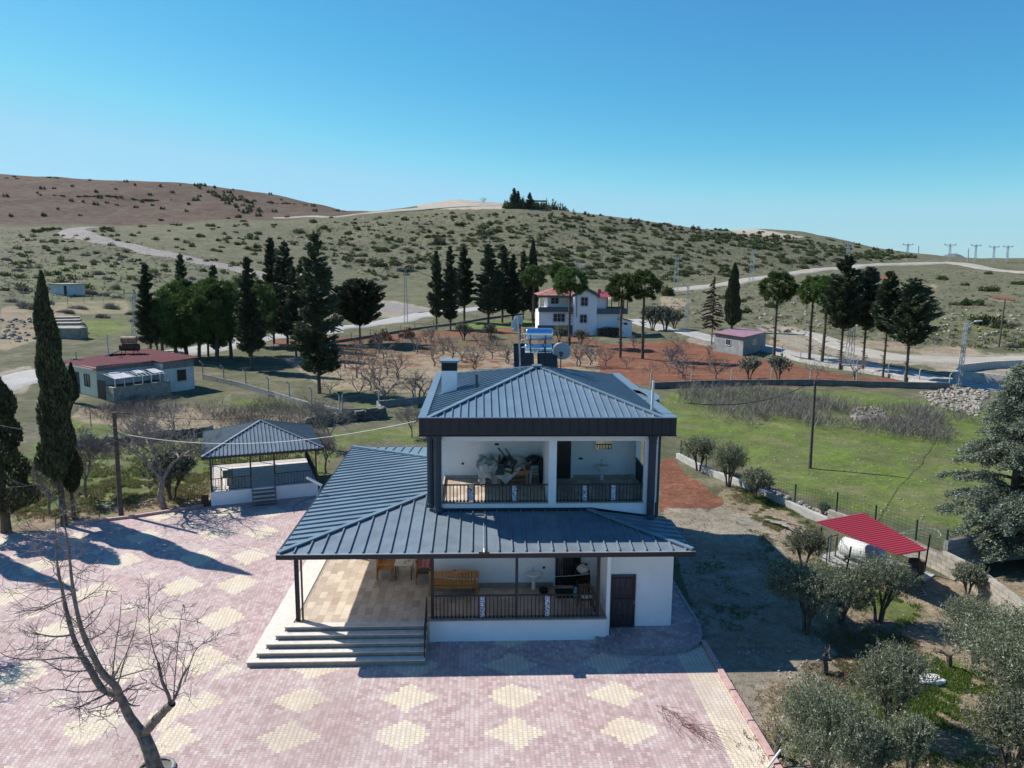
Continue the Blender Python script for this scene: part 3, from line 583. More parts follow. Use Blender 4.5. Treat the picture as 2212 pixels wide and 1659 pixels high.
def fluted(x,y,z0,z1,r=.13):
    mb=MB(); n_=28; v=[]
    prof=[(r*1.35,z0),(r*1.35,z0+.1),(r*1.1,z0+.16),(r,z0+.22),(r,z1-.4),(r*1.1,z1-.36),(r,z1-.3),(r*1.35,z1-.1),(r*1.4,z1)]
    for rr,z in prof:
        for k in range(n_):
            t=2*math.pi*k/n_; q_=rr*(1 if k%2 else .88); v.append((x+q_*math.cos(t),y+q_*math.sin(t),z))
    mb.add(v,[(i*n_+k,i*n_+(k+1)%n_,(i+1)*n_+(k+1)%n_,(i+1)*n_+k) for i in range(len(prof)-1) for k in range(n_)]); return mb
for x,y,z0 in ((-1.50,25.86,3.72),(-1.76,26.12,3.82),(6.26,25.86,3.36),(6.62,26.65,3.0)): Hs('column',fluted(x,y,z0,6.62,.135),'column')
# flashing at wall foot
mb=MB(); mb.box(-1.66,4.1,25.93,25.985,3.66,3.80); 
mb.add([(4.1,25.93,3.66),(6.52,25.93,3.30),(6.52,25.93,3.46),(4.1,25.93,3.80),(4.1,25.985,3.66),(6.52,25.985,3.30),(6.52,25.985,3.46),(4.1,25.985,3.80)],[(0,1,2,3),(7,6,5,4),(3,2,6,7),(0,4,5,1)]); Hs('flashing',mb,'anth')
# roofs
def slope_plane(mbp,mbs,poly,seamdir,spacing,sw=.035,shh=.05,th=.06,phase=0):
    P=[np.array(p,float) for p in poly]; nn=np.cross(P[1]-P[0],P[2]-P[0]); nn/=np.linalg.norm(nn)
    if nn[2]<0: nn=-nn
    k=len(P); mbp.add([p for p in P]+[p-nn*th for p in P],[tuple(range(k)),tuple(range(2*k-1,k-1,-1))]+[(i,i+k,(i+1)%k+k,(i+1)%k) for i in range(k)])
    sdv=np.array(seamdir,float); sdv-=nn*(sdv@nn); sdv/=np.linalg.norm(sdv); ac=np.cross(nn,sdv)
    t=[p@ac for p in P]; lo,hi=min(t),max(t); s=lo+spacing*(.5+phase)
    while s<hi-.02:
        hit=[]
        for i in range(k):
            a,b=P[i],P[(i+1)%k]; ta,tb=a@ac,b@ac
            if (ta-s)*(tb-s)<0: hit.append(a+(b-a)*(s-ta)/(tb-ta))
        if len(hit)>=2:
            a,b=hit[0],hit[1]
            if np.linalg.norm(b-a)>.08: mbs.bar(a+nn*(shh/2+.001),b+nn*(shh/2+.001),sw,shh,upv=nn)
        s+=spacing
sl_=.125
EL,EF,ER,EB,EZ=-6.45,22.95,7.02,37.2,3.32
zr=lambda d:EZ+sl_*d
# footprint of upper storey on the lower roof
x0,x1_,y0_,y1_=-1.64,6.5,26.0,36.0
mbp=MB();mbs=MB()
dF=y0_-EF; dL=x0-EL; dB=EB-y1_
slope_plane(mbp,mbs,[(EL,EF,EZ),(ER,EF,EZ),(ER-dF,y0_,zr(dF)),(x0,y0_,zr(dF)),(x0,EF+dL,zr(dL)),],(0,1,0),.44,sw=.04,shh=.055)
seamF=Hs('lower_roof_front',mbp,'slate_lo'); part('seam',mbs,MT['slate_lo'],seamF)
mbp=MB();mbs=MB(); dLB=min(dL,99)
slope_plane(mbp,mbs,[(EL,EF,EZ),(x0,EF+dL,zr(dL)),(x0,EB-dL,zr(dL)),(EL,EB,EZ)],(1,0,0),.47,sw=.04,shh=.06)
o=Hs('lower_roof_left',mbp,'slate'); part('seam',mbs,MT['slate'],o)
mbp=MB();mbs=MB()
slope_plane(mbp,mbs,[(EL,EB,EZ),(x0,EB-dL,zr(dL)),(x0,36,zr(1.2)),(6.5,36,zr(1.2)),(6.5,EB,EZ)],(0,1,0),.44,sw=.04,shh=.055)
o=Hs('lower_roof_back',mbp,'slate'); part('seam',mbs,MT['slate'],o)
mbp=MB();mbs=MB()
slope_plane(mbp,mbs,[(ER,EF,EZ),(ER,25.95,EZ),(6.5,25.95,zr(.52)),(ER-dF,25.95,zr(dF-.01))],(1,0,0),.44,sw=.04,shh=.055)
o=Hs('lower_roof_right',mbp,'slate_lo'); part('seam',mbs,MT['slate_lo'],o)
mb=MB()
for a,b in (((EL,EF,EZ),(x0,EF+dL,zr(dL))),((EL,EB,EZ),(x0,EB-dL,zr(dL))),((ER,EF,EZ),(ER-dF,25.95,zr(dF-.01)))): mb=MB(); mb.bar(np.array(a)+(0,0,.06),np.array(b)+(0,0,.06),.17,.05); Hs('hip_cap',mb,'slate')
mb=MB()   # eave gutter / fascia of lower roof
mb.box(EL-.06,ER+.06,EF-.09,EF-.005,EZ-.17,EZ-.015); mb.box(EL-.09,EL-.005,EF-.005,EB+.02,EZ-.17,EZ-.015); mb.box(ER+.005,ER+.07,EF-.005,25.95,EZ-.17,EZ-.015); mb.box(EL-.09,6.5,EB+.02,EB+.08,EZ-.17,EZ-.015)
Hs('lower_fascia',mb,'anth2')
mb=MB(); mb.box(EL-.07,ER+.07,EF-.1,EF+.0,EZ-.012,EZ+.003); Hs('drip_edge',mb,mat('bright_drip_edge',(.4,.43,.46),.4,metal=.5))
mb=MB(); mb.box(EL+.02,-1.66,EF+.02,EB-.02,EZ-.16,EZ-.12); mb.box(-1.66,ER-.02,EF+.02,26,EZ-.16,EZ-.12); Hs('soffit',mb,'white')
# upper roof with parapet box
UL,UF,UR,UB=-2.12,25.5,7.0,36.55; UZ=7.24
mb=MB(); mb.box(UL,UR,UF,UF+.04,6.62,UZ); mb.box(UL,UL+.04,UF+.04,UB,6.62,UZ); mb.box(UL+.04,UR,UB-.04,UB,6.62,UZ); mb.box(UR-.04,UR,UF+.04,29.1,6.62,UZ); mb.box(UR-.04,UR,31.7,UB-.04,6.62,UZ)
arc=[(7.0-.9+1.55*math.cos(t),30.4+1.3*math.sin(t)) for t in np.linspace(-1.25,1.25,15)]
arc=[(max(7.0,7.0+.42*math.cos(t)),30.4+1.3*math.sin(t)) for t in np.linspace(-math.pi/2,math.pi/2,17)]
for a,b in zip(arc[:-1],arc[1:]): mb.bar((a[0],a[1],6.93),(b[0],b[1],6.93),.04,.62)
Hs('upper_fascia',mb,'anth2')
mb=MB()
for k in range(28): mb.box(UL+.1+.326*k,UL+.125+.326*k,UF-.018,UF-.001,6.64,UZ-.02)
for k in range(30): mb.box(UL-.018,UL-.001,UF+.3+.36*k,UF+.325+.36*k,6.64,UZ-.02)
Hs('fascia_seam',mb,'anth')
mb=MB(); mb.box(UL-.03,UR+.03,UF-.03,UF+.0,6.585,6.618); mb.box(UL,UR,UF,UB,6.60,6.618); Hs('fascia_base_trim',mb,'anth')
mb=MB(); IW=.26
mb.box(UL-.03,UL+IW,UF-.03,UB+.03,UZ+.001,UZ+.03); mb.box(UL+IW+.003,UR-.36,UF-.03,UF+.04,UZ+.001,UZ+.03); mb.box(UR-.35,UR+.03,UF-.03,28.9,UZ+.001,UZ+.03); mb.box(UR-.35,UR+.03,31.85,UB+.03,UZ+.001,UZ+.03)
mb.box(UL+IW+.003,UR-.36,UB-.15,UB+.03,UZ+.001,UZ+.03)
mb.box(UL+IW-.03,UL+IW,UF+.05,UB-.16,UZ-.25,UZ); mb.box(UR-.36,UR-.34,UF+.05,UB-.16,UZ-.25,UZ)
outer=[(max(7.0,7.0+.45*math.cos(t)),30.4+1.45*math.sin(t)) for t in np.linspace(-math.pi/2,math.pi/2,19)]
inner=[(min(6.62,6.62),30.4-1.45),(6.66,30.4-1.2),(6.9,30.4-.9),(6.98,30.4),(6.9,30.4+.9),(6.66,30.4+1.2),(6.62,30.4+1.45)]
mb.prism(outer+inner[::-1],UZ+.002,UZ+.032)
mbx=MB(); mbx.prism(outer+[(6.45,30.4+1.45),(6.45,30.4-1.45)],UZ-.3,UZ-.12); Hs('bay_roof',mbx,'slate')
Hs('parapet_cap',mb,mat('bright_blue_grey_capping',(.17,.23,.28),.38,metal=.3,var=.1,sc=2))
RZ=7.16; ax,ay,az_=2.42,30.9,8.33
c4=[(UL+.24,UF+.1,RZ),(UR-.34,UF+.1,RZ),(UR-.34,UB-.1,RZ),(UL+.24,UB-.1,RZ)]; ap=(ax,ay,az_)
for nm,a,b,d,sp in (('upper_roof_front',c4[0],c4[1],(0,1,0),.278),('upper_roof_right',c4[1],c4[2],(1,0,0),.36),('upper_roof_back',c4[2],c4[3],(0,1,0),.28),('upper_roof_left',c4[3],c4[0],(1,0,0),.46)):
    mbp=MB();mbs=MB(); slope_plane(mbp,mbs,[a,b,ap],d,sp,sw=.03 if d[1] else .05,shh=.05 if d[1] else .075); o=Hs(nm,mbp,'slate'); part('seam',mbs,MT['slate'],o)
mb=MB()
for c in c4: mb=MB(); mb.bar(np.array(c)+(0,0,.05),np.array(ap)+(0,0,.05),.17,.05); Hs('hip_cap',mb,'slate')
mb=MB(); mb.box(ax-.2,ax+.2,ay-.25,ay+.25,az_+.02,az_+.09); Hs('ridge_cap',mb,'slate')
# roof window
mb=MB(); A_=Matrix.Translation((3.55,31.6,7.98))@Matrix.Rotation(math.atan2(az_-RZ,6.66-ax)*1.0,4,'Y')
mb.box(-.45,.4,-.22,.22,.02,.13,A_); hb=Hs('roof_hatch',mb,'slate')
# chimney
mb=MB(); mb.box(-1.55,-.93,30.0,30.7,7.2,8.28); ch=Hs('chimney',mb,'white')
mb=MB(); mb.box(-1.53,-.95,30.02,30.68,8.28,8.62)
for k in range(6): mb.box(-1.56,-.92,29.99,30.71,8.29+.055*k,8.31+.055*k)
part('chimney_vent',mb,MT['anth'],ch)
mb=MB(); mb.box(-1.62,-.84,29.93,30.77,8.62,8.70); part('chimney_cap',mb,MT['slate'],ch)
mb=MB(); mb.tube([(-.12,29.3,7.6),(-.12,29.3,8.25)],.06,10); Hs('vent_pipe',mb,'column')
mb=MB(); mb.tube([(6.33,26.5,7.2),(6.35,26.5,8.42)],.05,8); Hs('mast',mb,'whiteplastic')
# posts
for x,y,w_ in ((-6.02,23.5,.1),(-1.56,23.42,.1),(1.25,23.42,.09),(4.0,23.42,.1),(-6.02,29.5,.1),(-6.02,35.6,.1)):
    mb=MB(); mb.box(x-w_/2,x+w_/2,y-w_/2,y+w_/2,fz+.001,3.3)
    if x<-5.9 and y<24: mb.box(x-w_/2-.03,x-w_/2-.005,y-.06,y+.06,fz+.001,3.2); mb.box(x+.11,x+.15,y-.02,y+.1,fz+.001,3.2)
    Hs('porch_post',mb,'anth')
# railings
def railing(x0,x1,y,z0,h,pan,step=.128,vert=None):
    mb=MB()
    f=(lambda a:(a,y)) if vert is None else (lambda a:(vert,a))
    def bx(a,b,zz0,zz1,t):
        if vert is None: mb.box(a,b,y-t,y+t,zz0,zz1)
        else: mb.box(vert-t,vert+t,a,b,zz0,zz1)
    bx(x0,x1,z0+h-.04,z0+h,.03)
    a=x0+.02
    while a<x1:
        if not any(p-.02<a<p+.2 for p in pan):
            bx(a,a+.032,z0,z0+h-.04,.016); bx(a-.018,a+.05,z0,z0+.05,.03)
        a+=step
    for p in pan: bx(p-.02,p+.012,z0,z0+h-.04,.018); bx(p+.178,p+.21,z0,z0+h-.04,.018)
    r=Hs('railing',mb,'anth')
    for p in pan:
        mb=MB()
        if vert is None: mb.box(p+.014,p+.176,y-.01,y+.01,z0+.03,z0+h-.06)
        else: mb.box(vert-.01,vert+.01,p+.014,p+.176,z0+.03,z0+h-.06)
        part('pebble_panel',mb,MT['pebble'],r)
    return r
railing(-1.6,4.0,23.42,.83,.80,[.01,2.2])
railing(-1.36,2.5,26.1,uz+.06,.65,[-.4,1.18]); railing(2.82,6.0,26.1,uz+.06,.65,[3.77,4.83]); railing(27.0,28.8,0,4.0,.95,[27.2],vert=6.3)
mb=MB(); mb.bar((-1.74,22.0,.95),(-1.74,23.3,1.6),.035,.08)
for k in range(5): mb.bar((-1.74,22.05+.29*k,.14+.15*k),(-1.74,22.05+.29*k,.97+.145*k),.035,.035)
Hs('stair_rail',mb,'anth')
# doors
mb=MB(); mb.box(4.56,5.42,24.04,24.098,.06,2.02); dr_=Hs('metal_door',mb,mat('dark_grey_door_paint',(.045,.045,.06),.5))
mb=MB()
for (a,b,c,d) in ((4.60,4.65,.12,1.93),(5.33,5.38,.12,1.93),(4.65,5.33,1.88,1.93),(4.65,5.33,1.02,1.16),(4.65,5.33,.12,.2)): mb.box(a,b,24.005,24.04,c,d)
for k in range(7):
    xx=4.7+.1*k; mb.bar((xx,24.02,1.17),(xx+(.05 if k%2 else -.0),24.02,1.88),.014,.014); mb.bar((xx,24.02,.2),(xx+(-.0 if k%2 else .05),24.02,1.02),.014,.014)
    mb.bar((xx-.04,24.018,1.2),(xx+.06,24.018,1.55),.012,.012); mb.bar((xx-.04,24.018,.25),(xx+.06,24.018,.6),.012,.012)
part('door_grille',mb,mat('charcoal_iron',(.022,.022,.032),.5),dr_)
mb=MB(); mb.box(5.36,5.38,23.99,24.02,.98,1.08); part('door_handle',mb,MT['steel'],dr_)
mb=MB(); mb.box(4.5,5.46,23.95,24.1,-.02,.055); Hs('door_step',mb,'conc')
mb=MB(); mb.box(2.82,3.75,25.93,25.99,fz+.06,2.85); d2=Hs('front_door',mb,'black')
mb=MB()
for xx in (2.94,3.0,3.06): mb.box(xx,xx+.012,25.918,25.93,fz+.1,2.8)
mb.box(3.40,3.42,25.88,25.9,1.3,2.3); part('door_trim',mb,MT['chrome'],d2)
mb=MB(); mb.box(2.82,3.75,25.8,25.93,fz,fz+.06); Hs('threshold',mb,'stone')
mb=MB(); mb.box(3.02,3.72,29.19,29.248,uz+.02,6.1)
for k in range(34): mb.box(3.06,3.68,29.175,29.19,uz+.08+.06*k,uz+.11+.06*k)
Hs('balcony_door',mb,'black')
# sockets
for (x,y,z,w_) in ((-.95,25.985,1.35,.09),(2.6,25.985,2.0,.09),(2.35,25.985,1.45,.09),(.62,29.235,5.35,.16),(-.72,29.235,4.55,.09),(4.05,29.235,4.75,.16)):
    mb=MB(); mb.box(x,x+w_,y-.012,y+.012,z,z+.08); Hs('wall_socket',mb,'black')
# sinks
def sink(x,y,z,s=1):
    mb=MB(); mb.lathe([(.07,z),(.09,z+.05),(.06,z+.3),(.07,z+.45)],(x,y,0),14)
    v=[];rings=[(.10,.40,.10),(.20,.48,.17),(.27,.60,.22),(.28,.63,.22),(.24,.63,.18),(.18,.56,.13),(.03,.53,.03)]
    n_=24
    for (rx,zz,ry) in rings:
        for k in range(n_):
            t=2*math.pi*k/n_; v.append((x+rx*math.cos(t),y-.03+ry*math.sin(t),z+zz))
    mb.add(v,[(i*n_+k,i*n_+(k+1)%n_,(i+1)*n_+(k+1)%n_,(i+1)*n_+k) for i in range(len(rings)-1) for k in range(n_)]+[tuple(range((len(rings)-1)*n_,len(rings)*n_))])
    o=Hs('wash_basin',mb,'ceramic',smooth=True)
    mb=MB(); mb.tube([(x,y+.13,z+.62),(x,y+.13,z+.86),(x,y+.02,z+.86),(x,y-.01,z+.82)],.015,8); part('tap',mb,MT['chrome'],o)
sink(2.0,25.72,fz); sink(4.95,28.95,uz)
mb=MB(); mb.box(4.72,5.38,29.2,29.24,5.18,5.85); mr=Hs('mirror',mb,mat('mirror_glass',(.8,.8,.8),.03,metal=1,var=.02))
mb=MB(); mb.box(1.62,2.42,25.95,25.99,2.19,2.7); Hs('mirror',mb,mr.data.materials[0])
# ------------------------------------------------------------------ things on and in the house
def wtext(body,loc,size,mt,parent,rot=(math.pi/2,0,0),ext=.004):
    c=bpy.data.curves.new('lettering_curve','FONT'); c.body=body; c.size=size; c.extrude=ext; c.align_x='CENTER'
    t=bpy.data.objects.new('txt',c); COLL.objects.link(t); dg=bpy.context.evaluated_depsgraph_get(); me=bpy.data.meshes.new_from_object(t.evaluated_get(dg)); bpy.data.objects.remove(t)
    Mx=Matrix.Translation(loc)@Matrix.Rotation(rot[2],4,'Z')@Matrix.Rotation(rot[0],4,'X'); me.transform(Mx); me.materials.clear()
    return link('lettering',me,mt,parent)
sw=thing('solar_water_heater','two shiny steel water tanks above black solar panels on the house roof','water heater',(2.4,32.3,8.1))
Y=32.2
def cyl(mb,x0,x1,y,z,r,rib=0,n_=28):
    k=60 if rib else 2
    pts=[(x0+(x1-x0)*i/(k-1),y,z) for i in range(k)]; rad=[r*(1-.05*(1-abs(math.sin(math.pi*rib*i/(k-1)))**.35)) if rib else r for i in range(k)]
    pts=[(x0-.03,y,z)]+pts+[(x1+.03,y,z)]; rad=[r*.8]+rad+[r*.8]; mb.tube(pts,rad,n_)
mb=MB(); cyl(mb,2.03,3.16,Y,9.60,.27,10); part('upper_tank',mb,MT['chrome'],sw,True)
mb=MB(); cyl(mb,2.0,3.12,Y-.02,8.97,.21,0); tk=part('lower_tank',mb,MT['chrome'],sw,True)
wtext('USTE 19',(2.55,Y-.235,8.86),.19,mat('brown_lettering',(.12,.06,.045),.6),tk)
for x0p in (1.56,2.62):
    mb=MB(); A_=Matrix.Translation((x0p,32.75,8.02))@Matrix.Rotation(math.radians(-38),4,'X')
    mb.box(0,.86,-.03,.03,0,1.25,A_); p_=part('solar_panel',mb,MT['panel'],sw)
    mb=MB(); 
    for b_ in ((-.02,.0,0,1.27),(.86,.88,0,1.27),(0,.86,1.25,1.28),(0,.86,-.03,0)): mb.box(b_[0],b_[1],-.045,.045,b_[2],b_[3],A_)
    part('panel_frame',mb,MT['anth'],p_)
mb=MB()
for x in (2.2,2.86):
    mb.bar((x,Y-.26,7.95),(x,Y-.3,9.6),.035); mb.bar((x,Y+.35,7.95),(x,Y+.25,9.6),.035); mb.bar((x,Y-.28,9.35),(x,Y+.28,9.35),.03); mb.bar((x,Y-.28,8.8),(x,Y+.28,8.8),.03)
part('stand',mb,MT['anth'],sw)
mb=MB(); mb.tube([(1.78,Y-.1,9.6),(2.05,Y-.1,9.62)],.02,6); mb.tube([(1.8,Y-.1,9.35),(1.95,Y-.1,9.38),(2.05,Y-.1,9.4)],.02,6); mb.tube([(1.82,Y-.1,9.02),(2.05,Y-.1,9.06)],.02,6); mb.tube([(3.2,Y,9.5),(3.26,Y,9.2),(3.2,Y,8.95),(3.1,Y,8.9)],.022,6)
part('pipe',mb,MT['whiteplastic'],sw)
mast=thing('antenna_mast','thin white steel pole left of the steel tanks on the roof','pole',(1.72,31.3,8.1))
mb=MB(); mb.tube([(1.74,31.3,8.1),(1.70,31.3,9.0),(1.60,31.3,10.45)],.032,8); part('pole',mb,MT['steel'],mast)
mb=MB(); mb.box(1.36,1.46,31.27,31.35,9.85,9.93); mb.tube([(1.42,31.3,9.88),(1.64,31.3,9.7)],.012,6); part('feed_horn',mb,MT['whiteplastic'],mast)
def dish(loc,dirv,r,label,post):
    t=thing('satellite_dish',label,'satellite dish',post[0])
    prof=[(0.001,0)]+[(r*k/8,.18*r*(k/8)**2*1.6) for k in range(1,9)]
    q_=Vector(dirv).to_track_quat('Z','Y').to_matrix().to_4x4(); mb=MB(); n_=28; v=[]
    for rr,z in prof:
        for k in range(n_):
            a_=2*math.pi*k/n_; v.append(Matrix.Translation(loc)@q_@Vector((rr*math.cos(a_),rr*math.sin(a_)*1.06,z)))
    f_=[(i*n_+k,i*n_+(k+1)%n_,(i+1)*n_+(k+1)%n_,(i+1)*n_+k) for i in range(8) for k in range(n_)]
    mb.add(np.array(v),f_); o=part('reflector',mb,MT['dish'],t,True); sm=o.modifiers.new('solid','SOLIDIFY'); sm.thickness=.02
    mb=MB(); b_=Matrix.Translation(loc)@q_; c_=b_@Vector((0,0,-.1)); mb.bar(b_@Vector((-.09,0,-.05)),b_@Vector((.09,0,-.05)),.05,.05); mb.bar(b_@Vector((-.08,-.12,-.04)),b_@Vector((.08,-.12,-.04)),.04,.04); mb.tube([c_,(c_[0],c_[1],post[0][2])],.025,8); part('bracket',mb,MT['anth'],t)
    mb=MB(); e_=b_@Vector((0,0,r*.95)); mb.tube([b_@Vector((0,-r*.95,.2*r)),e_],.012,6); mb.tube([e_,b_@Vector((0,0,r*.78))],.035,8); part('feed_arm',mb,MT['steel'],t)
dish((3.66,32.9,8.72),(.25,1,.45),.42,'round grey dish at the right of the black solar panels',[(3.66,32.9,8.0)])
dish((1.72,32.6,9.98),(-.75,.75,.35),.36,'pale dish behind the thin pole, left of the steel tanks',[(1.72,32.6,9.3)])
# solar street lights fixed on the roof edges
t=thing('solar_lamp','long white solar lamp sticking out over the left roof eave','lamp',(-6.5,29.0,3.3))
P0=gy(*ze(1020,765),29.2);P1=gy(*ze(1138,828),29.0)
mb=MB(); mb.bar(P0,P1,.13,.05); part('lamp_head',mb,MT['whiteplastic'],t)
mb=MB(); d_=(P1-P0)
for k in range(12): c_=P0+d_*(.06+.08*k); mb.bar(c_+(0,0,.028),c_+d_*.03+(0,0,.028),.1,.01)
part('led_strip',mb,MT['black'],t)
mb=MB(); mb.tube([P1,(-6.5,28.9,3.35),(-6.2,28.9,3.36)],.02,6); part('bracket',mb,MT['steel'],t)
t=thing('solar_lamp','small dark flood lamp clipped on the front eave','lamp',(.15,22.9,3.3))
mb=MB(); mb.box(-.02,.33,22.66,22.86,3.32,3.37); part('lamp_head',mb,MT['black'],t); mb=MB(); mb.tube([(.15,22.84,3.36),(.15,23.0,3.42),(.15,25.0,3.66)],.014,6); part('bracket',mb,MT['steel'],t)
# wooden benches
def slab(mb,x0,x1,y0,y1,z0,z1): mb.box(x0,x1,y0,y1,z0,z1)
def bench(label,loc,rz,L,W,backside=True,group=None,cush=None):
    t=thing('wooden_bench',label,'bench',loc,rz,group); t['local']=1
    for sx in (0,1):
        for sy in (0,1):
            mb=MB(); x=.03+sx*(L-.1); y=.03+sy*(W-.1); mb.box(x,x+.07,y,y+.07,0,.95 if (sy==1) else .62); part('leg',mb,MT['wood'],t)
    mb=MB(); mb.box(.03,L-.03,.02,.06,.28,.40); mb.box(.03,L-.03,W-.06,W-.02,.28,.40)
    for k in range(int((L-.1)/.11)): mb.box(.05+.11*k,.05+.11*k+.095,.0,W-.06,.40,.425)
    part('seat',mb,MT['wood'],t)
    mb=MB(); mb.box(.03,L-.03,W-.06,W-.02,.88,.95); mb.box(.03,L-.03,W-.06,W-.02,.42,.50)
    for k in range(int((L-.1)/.11)): mb.box(.05+.11*k,.05+.11*k+.085,W-.05,W-.03,.50,.88)
    part('backrest',mb,MT['wood'],t)
    for sx in (0,1): mb=MB(); x=sx*(L-.1); mb.box(x,x+.1,-.04,W-.02,.62,.655); part('armrest',mb,MT['wood'],t)
    return t
bench('empty pine bench nearest the sunlit floor, left of the white table','bench' and (-3.25,26.6,fz),math.pi/2,1.5,.62)
b2=bench('pine bench covered with dark red plaid cushions','bench' and (-1.75,26.2,fz),math.pi/2,1.45,.62)
bench('pine bench turned with its back to the front railing','bench' and (-.02,25.85,fz),math.pi,1.78,.62)
def soft(mb,x0,x1,y0,y1,z0,z1,n_=8):                  # cushion
    M_=MB(); v=[];idx={}
    for a in range(n_+1):
        for b in range(n_+1):
            u_=a/n_;w_=b/n_; e=min(u_,1-u_,w_,1-w_)*6; hh=(min(e,1))**.5
            v.append((x0+(x1-x0)*u_,y0+(y1-y0)*w_,(z0+z1)/2+(z1-z0)/2*hh+random.uniform(-.006,.006)))
    m_=len(v)
    for a in range(n_+1):
        for b in range(n_+1):
            u_=a/n_;w_=b/n_; e=min(u_,1-u_,w_,1-w_)*6; v.append((x0+(x1-x0)*u_,y0+(y1-y0)*w_,(z0+z1)/2-(z1-z0)/2*min(e,1)**.5))
    f_=[]
    for a in range(n_):
        for b in range(n_):
            p=a*(n_+1)+b; f_.append((p,p+n_+1,p+n_+2,p+1)); f_.append((p+m_,p+1+m_,p+n_+2+m_,p+n_+1+m_))
    mb.add(v,f_)
def plaid(name,c1,c2,s):
    m=bpy.data.materials.new(name); m.use_nodes=True; n=Nd(m); x,y,z=n.xyz(n.pos()); a_=n.m('GREATER_THAN',n.m('SINE',n.m('MULTIPLY',x,s)),.2); b_=n.m('GREATER_THAN',n.m('SINE',n.m('MULTIPLY',n.m('ADD',y,z),s)),.2)
    n.l(n.mix(n.m('MULTIPLY',n.m('ADD',a_,b_),.5),c1,c2),n.b.inputs['Base Color']); n.b.inputs['Roughness'].default_value=.95; return m
for k,(za_c,zb_c,lb,mt_) in enumerate(((1.18,1.3,'dark red seat cushion on the right-hand pine bench',MT['redcloth']),(1.3,1.45,'red and pink plaid cushion on top of the dark red one',plaid('plaid_cloth',(.42,.09,.12),(.6,.36,.38),38)))):
    mb=MB(); soft(mb,-2.33,-1.85,26.3+.1*k,27.5,za_c,zb_c); o=part('cushion',mb,mt_,None,True); tag(o,lb,'cushion')
mb=MB(); soft(mb,-2.28,-1.8,26.12,26.27,1.2,1.42); tag(part('cushion',mb,plaid('kilim',(.04,.03,.03),(.18,.13,.11),60)),'black patterned bolster at the near end of the plaid bench','cushion')
t=thing('table','white laminate table with thin steel legs between the two pine benches','table',(-3.2,26.65,fz))
mb=MB(); mb.box(-3.2,-2.52,26.62,27.5,fz+.58,fz+.63)
tt=part('tabletop',mb,mat('flowered_laminate',(.66,.67,.58),.3,var=.1),t)
for x in (-3.15,-2.57):
    for y in (26.68,27.42): mb=MB(); mb.tube([(x,y,fz),(x,y,fz+.58)],.018,8); part('leg',mb,MT['anth'],t)
mb=MB()
for k in range(26): a_=random.uniform(-2.85,-2.56);b_=26.68+(a_+2.85)*1.2+random.uniform(0,.25); mb.lathe([(.022,fz+.6302),(.02,fz+.632)],(a_,b_,0),7)
part('flower_print',mb,mat('brown_flower_print',(.2,.06,.03),.5),tt)
t=thing('side_table','small brown metal side table with a red cloth against the porch wall','table',(-.5,25.75,fz))
mb=MB(); mb.box(-.72,-.22,25.68,25.92,fz+.60,fz+.63); part('tabletop',mb,MT['brown'],t)
for x in (-.7,-.24):
    for y in (25.7,25.9): mb=MB(); mb.tube([(x,y,fz),(x,y,fz+.6)],.012,6); part('leg',mb,MT['brown'],t)
mb=MB(); soft(mb,-.6,-.28,25.7,25.88,fz+.632,fz+.68,6); tag(part('red_cloth',mb,MT['redcloth']),'crumpled red cloth on the small brown side table','cloth')
mb=MB(); mb.box(2.78,3.66,24.95,25.75,fz+.002,fz+.018); tag(part('door_mat',mb,MT['matgreen']),'dark green mat on the porch in front of the black door','mat')
t=thing('cooking_pot','round black pot standing on the porch floor left of the green mat','pot',(2.35,25.45,fz))
mb=MB(); mb.lathe([(.12,fz),(.17,fz+.05),(.17,fz+.17),(.175,fz+.175),(.15,fz+.175),(.14,fz+.05)],(2.35,25.45,0),18); part('bowl',mb,MT['black'],t,True)
mb=MB(); mb.tube([(2.5,25.42,fz+.15),(2.66,25.42,fz+.17)],.012,6); part('handle',mb,MT['black'],t)
def plastic_chair(name,label,loc,rz,mt,n_=1,rotx=0,group=None):
    t=thing(name,label,'chair',loc,rz,group); t['local']=1
    for k in range(n_):
        z=.07*k
        mb=MB(); mb.box(-.22,.22,-.22,.2,.40+z,.425+z); part('seat',mb,mt,t)
        mb=MB()
        for i in range(6): mb.box(-.2+.07*i,-.165+.07*i,.19,.215,.43+z,.78+z)
        mb.box(-.22,.22,.18,.23,.78+z,.84+z); part('backrest',mb,mt,t)
        mb=MB()
        for s_ in (-1,1): mb.bar((s_*.25,-.2,.62+z),(s_*.24,.2,.66+z),.05,.025); mb.bar((s_*.25,-.2,.40+z),(s_*.25,-.2,.62+z),.035)
        part('armrest',mb,mt,t)
        for sx in (-1,1):
            for sy in (-1,1):
                mb=MB(); mb.bar((sx*.25,sy*.24,0+z if k==0 else z+.25),(sx*.2,sy*.19,.41+z),.045,.045); part('leg',mb,mt,t)
    t.rotation_euler=(rotx,0,rz); return t
